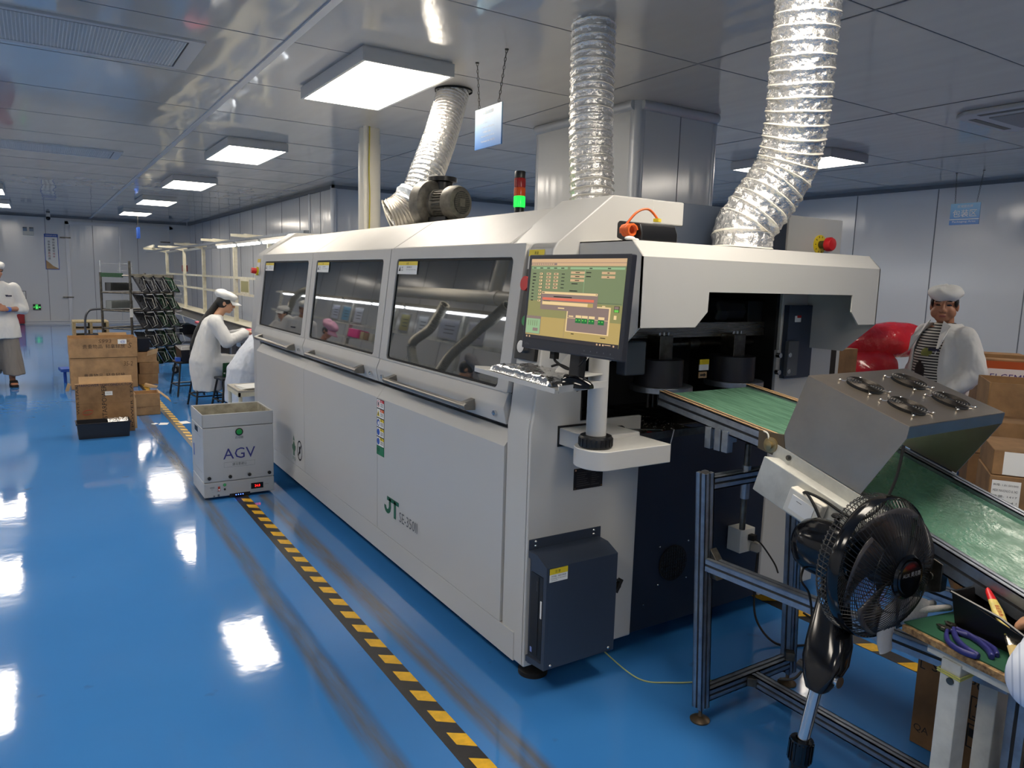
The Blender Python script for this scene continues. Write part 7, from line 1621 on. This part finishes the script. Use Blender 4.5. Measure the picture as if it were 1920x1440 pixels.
for sx in (-1, 1): b.loft([ellring((sx*.085, .0, .86), .125, .14), ellring((sx*.10, 0, .5), .10, .11), ellring((sx*.10, .01, .1), .085, .09)])
organic('trousers', b, .014, mat('trousers_dark', (44, 46, 56), .8), W4, 2, .008, 9)

# --- worker out of frame at the right edge, only the striped sleeve shows
STW = mat('esd_stripe', (214, 222, 236), .7, bump=.002, bs=16); nt = STW.node_tree; L_ = nt.links; tcn = _n(nt, 'ShaderNodeTexCoord'); mpn = _n(nt, 'ShaderNodeMapping'); mpn.inputs['Rotation'].default_value = (0, .3, 4.29); L_.new(tcn.outputs['Object'], mpn.inputs[0]); wv = _n(nt, 'ShaderNodeTexWave', Scale=26.0); L_.new(mpn.outputs[0], wv.inputs['Vector'])
gt = _n(nt, 'ShaderNodeMath', operation='GREATER_THAN'); gt.inputs[1].default_value = .86; L_.new(wv.outputs['Fac'], gt.inputs[0]); mx = _n(nt, 'ShaderNodeMix', data_type='RGBA'); mx.inputs[6].default_value = (*lin((216, 222, 234)), 1); mx.inputs[7].default_value = (*lin((176, 186, 206)), 1); L_.new(gt.outputs[0], mx.inputs[0]); L_.new(mx.outputs[2], nt.nodes['Principled BSDF'].inputs['Base Color'])
W5 = person('person mostly out of frame at the right edge, only a pale striped sleeve elbow showing', (1.905, .21, 0), 0.0)
# local frame: faces +y here, the left elbow sticks out to -x
hc = V(0, .10, 1.26); hR = RE(.2, 0, math.pi)
b = M(); cap_(b, (0, .03, 1.06), hc+V(0, -.02, -.06), .054, .05); b.loft([ellring((0, -.04, .48), .18, .15), ellring((0, -.02, .62), .165, .125), ellring((0, 0, .82), .15, .11), ellring((0, .02, 1.0), .17, .105), ellring((0, .03, 1.08), .10, .08)]); head_geo(b, hc, hR)
Ls, Le, Lw = (-.19, .04, 1.03), (-.30, .345, .885), (.02, .44, .84); Rs_, Re_, Rw_ = (.19, .04, 1.03), (.25, .20, .84), (.14, .44, .84)
for s_, e_, w_ in ((Ls, Le, Lw), (Rs_, Re_, Rw_)): cap_(b, s_, e_, .046, .040); cap_(b, e_, w_, .040, .026)
hand(b, Lw, (.7, .6, .0), (0, .1, 1), (.6, -.8, 0), .5); hand(b, Rw_, (-.3, .9, .0), (0, .1, 1), (-1, 0, 0), .5)
for sx in (-1, 1): cap_(b, (sx*.09, -.03, .50), (sx*.11, .36, .48), .08, .058); cap_(b, (sx*.11, .36, .48), (sx*.11, .30, .10), .055, .038); b.ball((sx*.11, .35, .05), (.042, .11, .045))
organic('body', b, .008, [SKIN, EYE, LIP], W5, 2, paint=face_paint(hc, hR))
b = M(); b.loft([ellring((0, -.04, .40), .22, .20), ellring((0, -.03, .6), .20, .165), ellring((0, 0, .82), .185, .145), ellring((0, .02, .98), .20, .13), ellring((0, .03, 1.07), .14, .105), ellring((0, .035, 1.11), .075, .075)])
for s_, e_, w_ in ((Ls, Le, Lw), (Rs_, Re_, Rw_)): cap_(b, s_, e_, .075, .072); cap_(b, e_, V(*e_).lerp(V(*w_), .85), .072, .055)
lab_coat(W5, b, STW, .010, .006, 'striped_coat')
worker_cap(W5, hc, hR, 1.02); hair_geo(W5, hc, hR)
b = M()
for sx in (-1, 1): b.loft([ellring((sx*.09, -.05, .58), .11, .10), ellring((sx*.10, .2, .56), .10, .08), ellring((sx*.11, .37, .50), .08, .07), ellring((sx*.11, .36, .3), .075, .075), ellring((sx*.11, .32, .1), .065, .065)])
organic('trousers', b, .014, mat('trousers_navy', (40, 44, 60), .8), W5, 2, .006, 9)
stool('black stool under the worker at the right edge', 1.86, .19, 0, .44, .30)
# ------------------------------------------------------------ the workbench left of the aisle that the machine windows mirror
O = (-1.6, 11, 0)
wb = thing('workbench', 'long workbench left of the aisle, seen mirrored in the machine windows', 'bench', O)
b = M(O); b.box(-1.95, -1.30, 6.0, 18.0, .72, .76); b.build('top', mat('bench_top_grey', (150, 150, 146), .5), wb)
for y in (6.3, 8.4, 10.6, 12.4, 14.6, 17.0):
    b = M(O); b.box(-1.48, -1.42, y-.03, y+.03, .76, 1.95); b.box(-1.36, -1.31, y-.03, y+.03, .001, .72); b.box(-1.92, -1.87, y-.03, y+.03, .001, .72); b.build('upright', FRAMEP, wb)
for z, w_ in ((1.92, .05), (1.50, .05), (1.12, .04)): b = M(O); b.box(-1.47, -1.43, 6.0, 17.5, z-w_/2, z+w_/2); b.build('rail', FRAMEP, wb)
b = M(O); b.box(-1.75, -1.42, 11.2, 13.6, 1.24, 1.27); b.build('shelf', FRAMEP, wb)
for k in range(8):
    y = 6.2+1.28*k; t = thing('tube_light', '%s white tube light over the left workbench, mirrored in the machine windows' % ('first', 'second', 'third', 'fourth', 'fifth', 'sixth', 'seventh', 'eighth')[k], 'lamp', (-1.3, y+.6, 1.87), 0, 'tube lights over the left workbench')
    b = M((-1.3, y+.6, 1.87)); b.box(-1.34, -1.27, y, y+1.2, 1.885, 1.93); b.build('batten', mat('batten_dim', (140, 136, 124), .5) if 'batten_dim' not in bpy.data.materials else bpy.data.materials['batten_dim'], t)
    b = M((-1.3, y+.6, 1.87)); b.cyl((-1.30, y+.02, 1.867), (-1.30, y+1.18, 1.867), .017, 10); b.build('tube', LEDT, t)
SH = [(8.0, .42, (150, 150, 158)), (8.75, .56, (152, 156, 170)), (9.55, .34, (196, 200, 206)), (10.15, .34, (170, 164, 110)), (10.75, .34, (206, 208, 210)), (12.05, .40, (190, 196, 206)), (12.65, .40, (100, 150, 180)), (13.2, .40, (180, 184, 200))]
for k, (y, w_, c) in enumerate(SH):
    b = M((-1.42, y, 1.6)); b.box(-1.426, -1.42, y-w_/2, y+w_/2, 1.52, 1.80, 0); b.box(-1.4195, -1.419, y-w_/2+.02, y+w_/2-.02, 1.54, 1.78, 1)
    for q in range(3): b.box(-1.4185, -1.418, y-w_*.3, y+w_*.2, 1.60+.05*q, 1.612+.05*q, 2)
    tag(b.build('instruction_sheet', [TXTLG, mat('sheet_%d' % k, c, .35), TXTGREY], None, smooth=0), '%s instruction sheet clipped over the left workbench, mirrored in the windows' % ('first', 'second', 'third', 'fourth', 'fifth', 'sixth', 'seventh', 'eighth')[k], 'notice', 'instruction sheets over the left workbench')
HOSE = mat('grey_hose', (150, 148, 138), .4, .3)
for k, (pts, lab) in enumerate((([(-1.16, 8.5, 1.95), (-1.16, 8.65, 1.73), (-1.16, 8.78, 1.59), (-1.15, 9.13, 1.40), (-1.15, 9.12, 1.26), (-1.15, 8.87, 1.02)], 'ribbed extraction hose over the left bench, further one'), ([(-1.16, 7.0, 2.0), (-1.16, 7.21, 1.86), (-1.16, 7.45, 1.72), (-1.15, 7.68, 1.55), (-1.15, 8.04, 1.30), (-1.15, 8.26, 1.02)], 'ribbed extraction hose over the left bench, nearer one'), ([(-1.16, 14.0, 2.0), (-1.16, 14.3, 1.97), (-1.16, 14.72, 1.9), (-1.16, 15.1, 1.7), (-1.16, 15.2, 1.45)], 'ribbed extraction hose over the left bench, farthest one'))):
    o = duct('extraction_hose', '', pts, .062, .028, HOSE, .0, .22, 20, sub=5, wire=True); tag(o, lab, 'hose', 'extraction hoses over the left workbench')
t = thing('extraction_pipe', 'thick white extraction pipe over the left workbench with an upward branch', 'pipe', (-1.4, 9, 2.12))
b = M((-1.4, 9, 2.12)); b.cyl((-1.4, 6.0, 2.12), (-1.4, 11.0, 2.12), .085, 20); b.build('main_pipe', PIPEW, t); b = M((-1.4, 9, 2.12)); b.cyl((-1.4, 7.75, 2.12), (-1.4, 7.7, 3.0), .08, 20); b.cyl((-1.4, 7.6, 2.12), (-1.4, 7.9, 2.12), .095, 20); b.build('branch', PIPEW, t)
b = M((-1.45, 12.1, 1.4)); b.box(-1.60, -1.40, 11.85, 12.3, 1.272, 1.42); tag(b.build('pink_basket', PINK, None, bev=.01), 'pink plastic basket on the left bench shelf, mirrored in the middle window', 'basket')
for k, (y, c) in enumerate(((11.7, (190, 176, 140)), (11.5, (150, 120, 90)), (11.3, (200, 196, 180)))): b = M((-1.5, y, 1.3)); b.box(-1.6, -1.42, y-.07, y+.07, 1.272, 1.40); tag(b.build('parts_box', mat('pb_%d' % k, c, .6), None, bev=.004), '%s small box beside the pink basket on the left bench shelf' % ('first', 'second', 'third')[k], 'box', 'boxes on the left bench shelf')
def bench_worker(lab, y, m, cm, tilt, stl, rz, dz, hz, x=-.98, cs=1.02):
    w_ = person(lab, (x, y, dz), rz)      # faces -x, towards the bench
    hc = V(0, -.14, 1.27); hR = RE(tilt, 0, hz)
    b = M(); cap_(b, (0, -.03, 1.06), hc+V(0, .03, -.06), .054, .05); b.loft([ellring((0, .04, .48), .18, .15), ellring((0, .02, .62), .165, .125), ellring((0, 0, .82), .15, .11), ellring((0, -.02, 1.0), .17, .105), ellring((0, -.03, 1.08), .10, .08)]); head_geo(b, hc, hR)
    Ls, Le, Lw = (.18, -.03, 1.03), (.24, -.14, .84), (.10, -.36, .87); Rs_, Re_, Rw_ = (-.18, -.03, 1.03), (-.24, -.14, .84), (-.08, -.36, .87)
    for s_, e_, q in ((Ls, Le, Lw), (Rs_, Re_, Rw_)): cap_(b, s_, e_, .048, .040); cap_(b, e_, q, .040, .026)
    hand(b, Lw, (-.25, -.9, .0), (0, .1, 1), (-1, -.1, 0), .5); hand(b, Rw_, (.25, -.9, .0), (0, .1, 1), (1, -.1, 0), .5)
    for sx in (-1, 1): cap_(b, (sx*.09, .03, .50), (sx*.11, -.3, .50), .08, .058); cap_(b, (sx*.11, -.3, .50), (sx*.11, -.24, .10), .055, .038); b.ball((sx*.11, -.28, .05), (.042, .11, .045))
    organic('body', b, .009, [SKIN, EYE, LIP], w_, 2, paint=face_paint(hc, hR))
    b = M(); b.loft([ellring((0, .05, .30), .23, .20), ellring((0, .03, .56), .21, .17), ellring((0, .01, .82), .19, .145), ellring((0, -.02, .98), .205, .13), ellring((0, -.03, 1.07), .14, .105), ellring((0, -.04, 1.11), .075, .075)])
    for s_, e_, q in ((Ls, Le, Lw), (Rs_, Re_, Rw_)): cap_(b, s_, e_, .084, .080); cap_(b, e_, V(*e_).lerp(V(*q), .85), .080, .058)
    lab_coat(w_, b, m, .014, .009); worker_cap(w_, hc, hR, cs, cm, True); hair_geo(w_, hc, hR); stool(stl, x, y, 0, .44+dz, .28)
GREYC = mat('grey_cap_cloth', (150, 146, 148), .75)
bench_worker('person in white coat seated at the left bench, mirrored in the farthest window', 14.65, COAT, CAPW, .15, 'black stool under the mirrored worker in white', .95, .15, .1)
bench_worker('person in pink seated at the left bench, mirrored in the middle window', 12.4, mat('pink_cloth', (220, 170, 186), .75), PINKC, .35, 'black stool under the mirrored worker in pink', -.3, 0, -.2, -1.0, 1.3)
bench_worker('person in grey cap seated at the left bench, mirrored in the nearest window', 7.2, GREYC, GREYC, .6, 'black stool under the mirrored worker in the grey cap', -1.2, -.08, .2, -.8, 1.1)
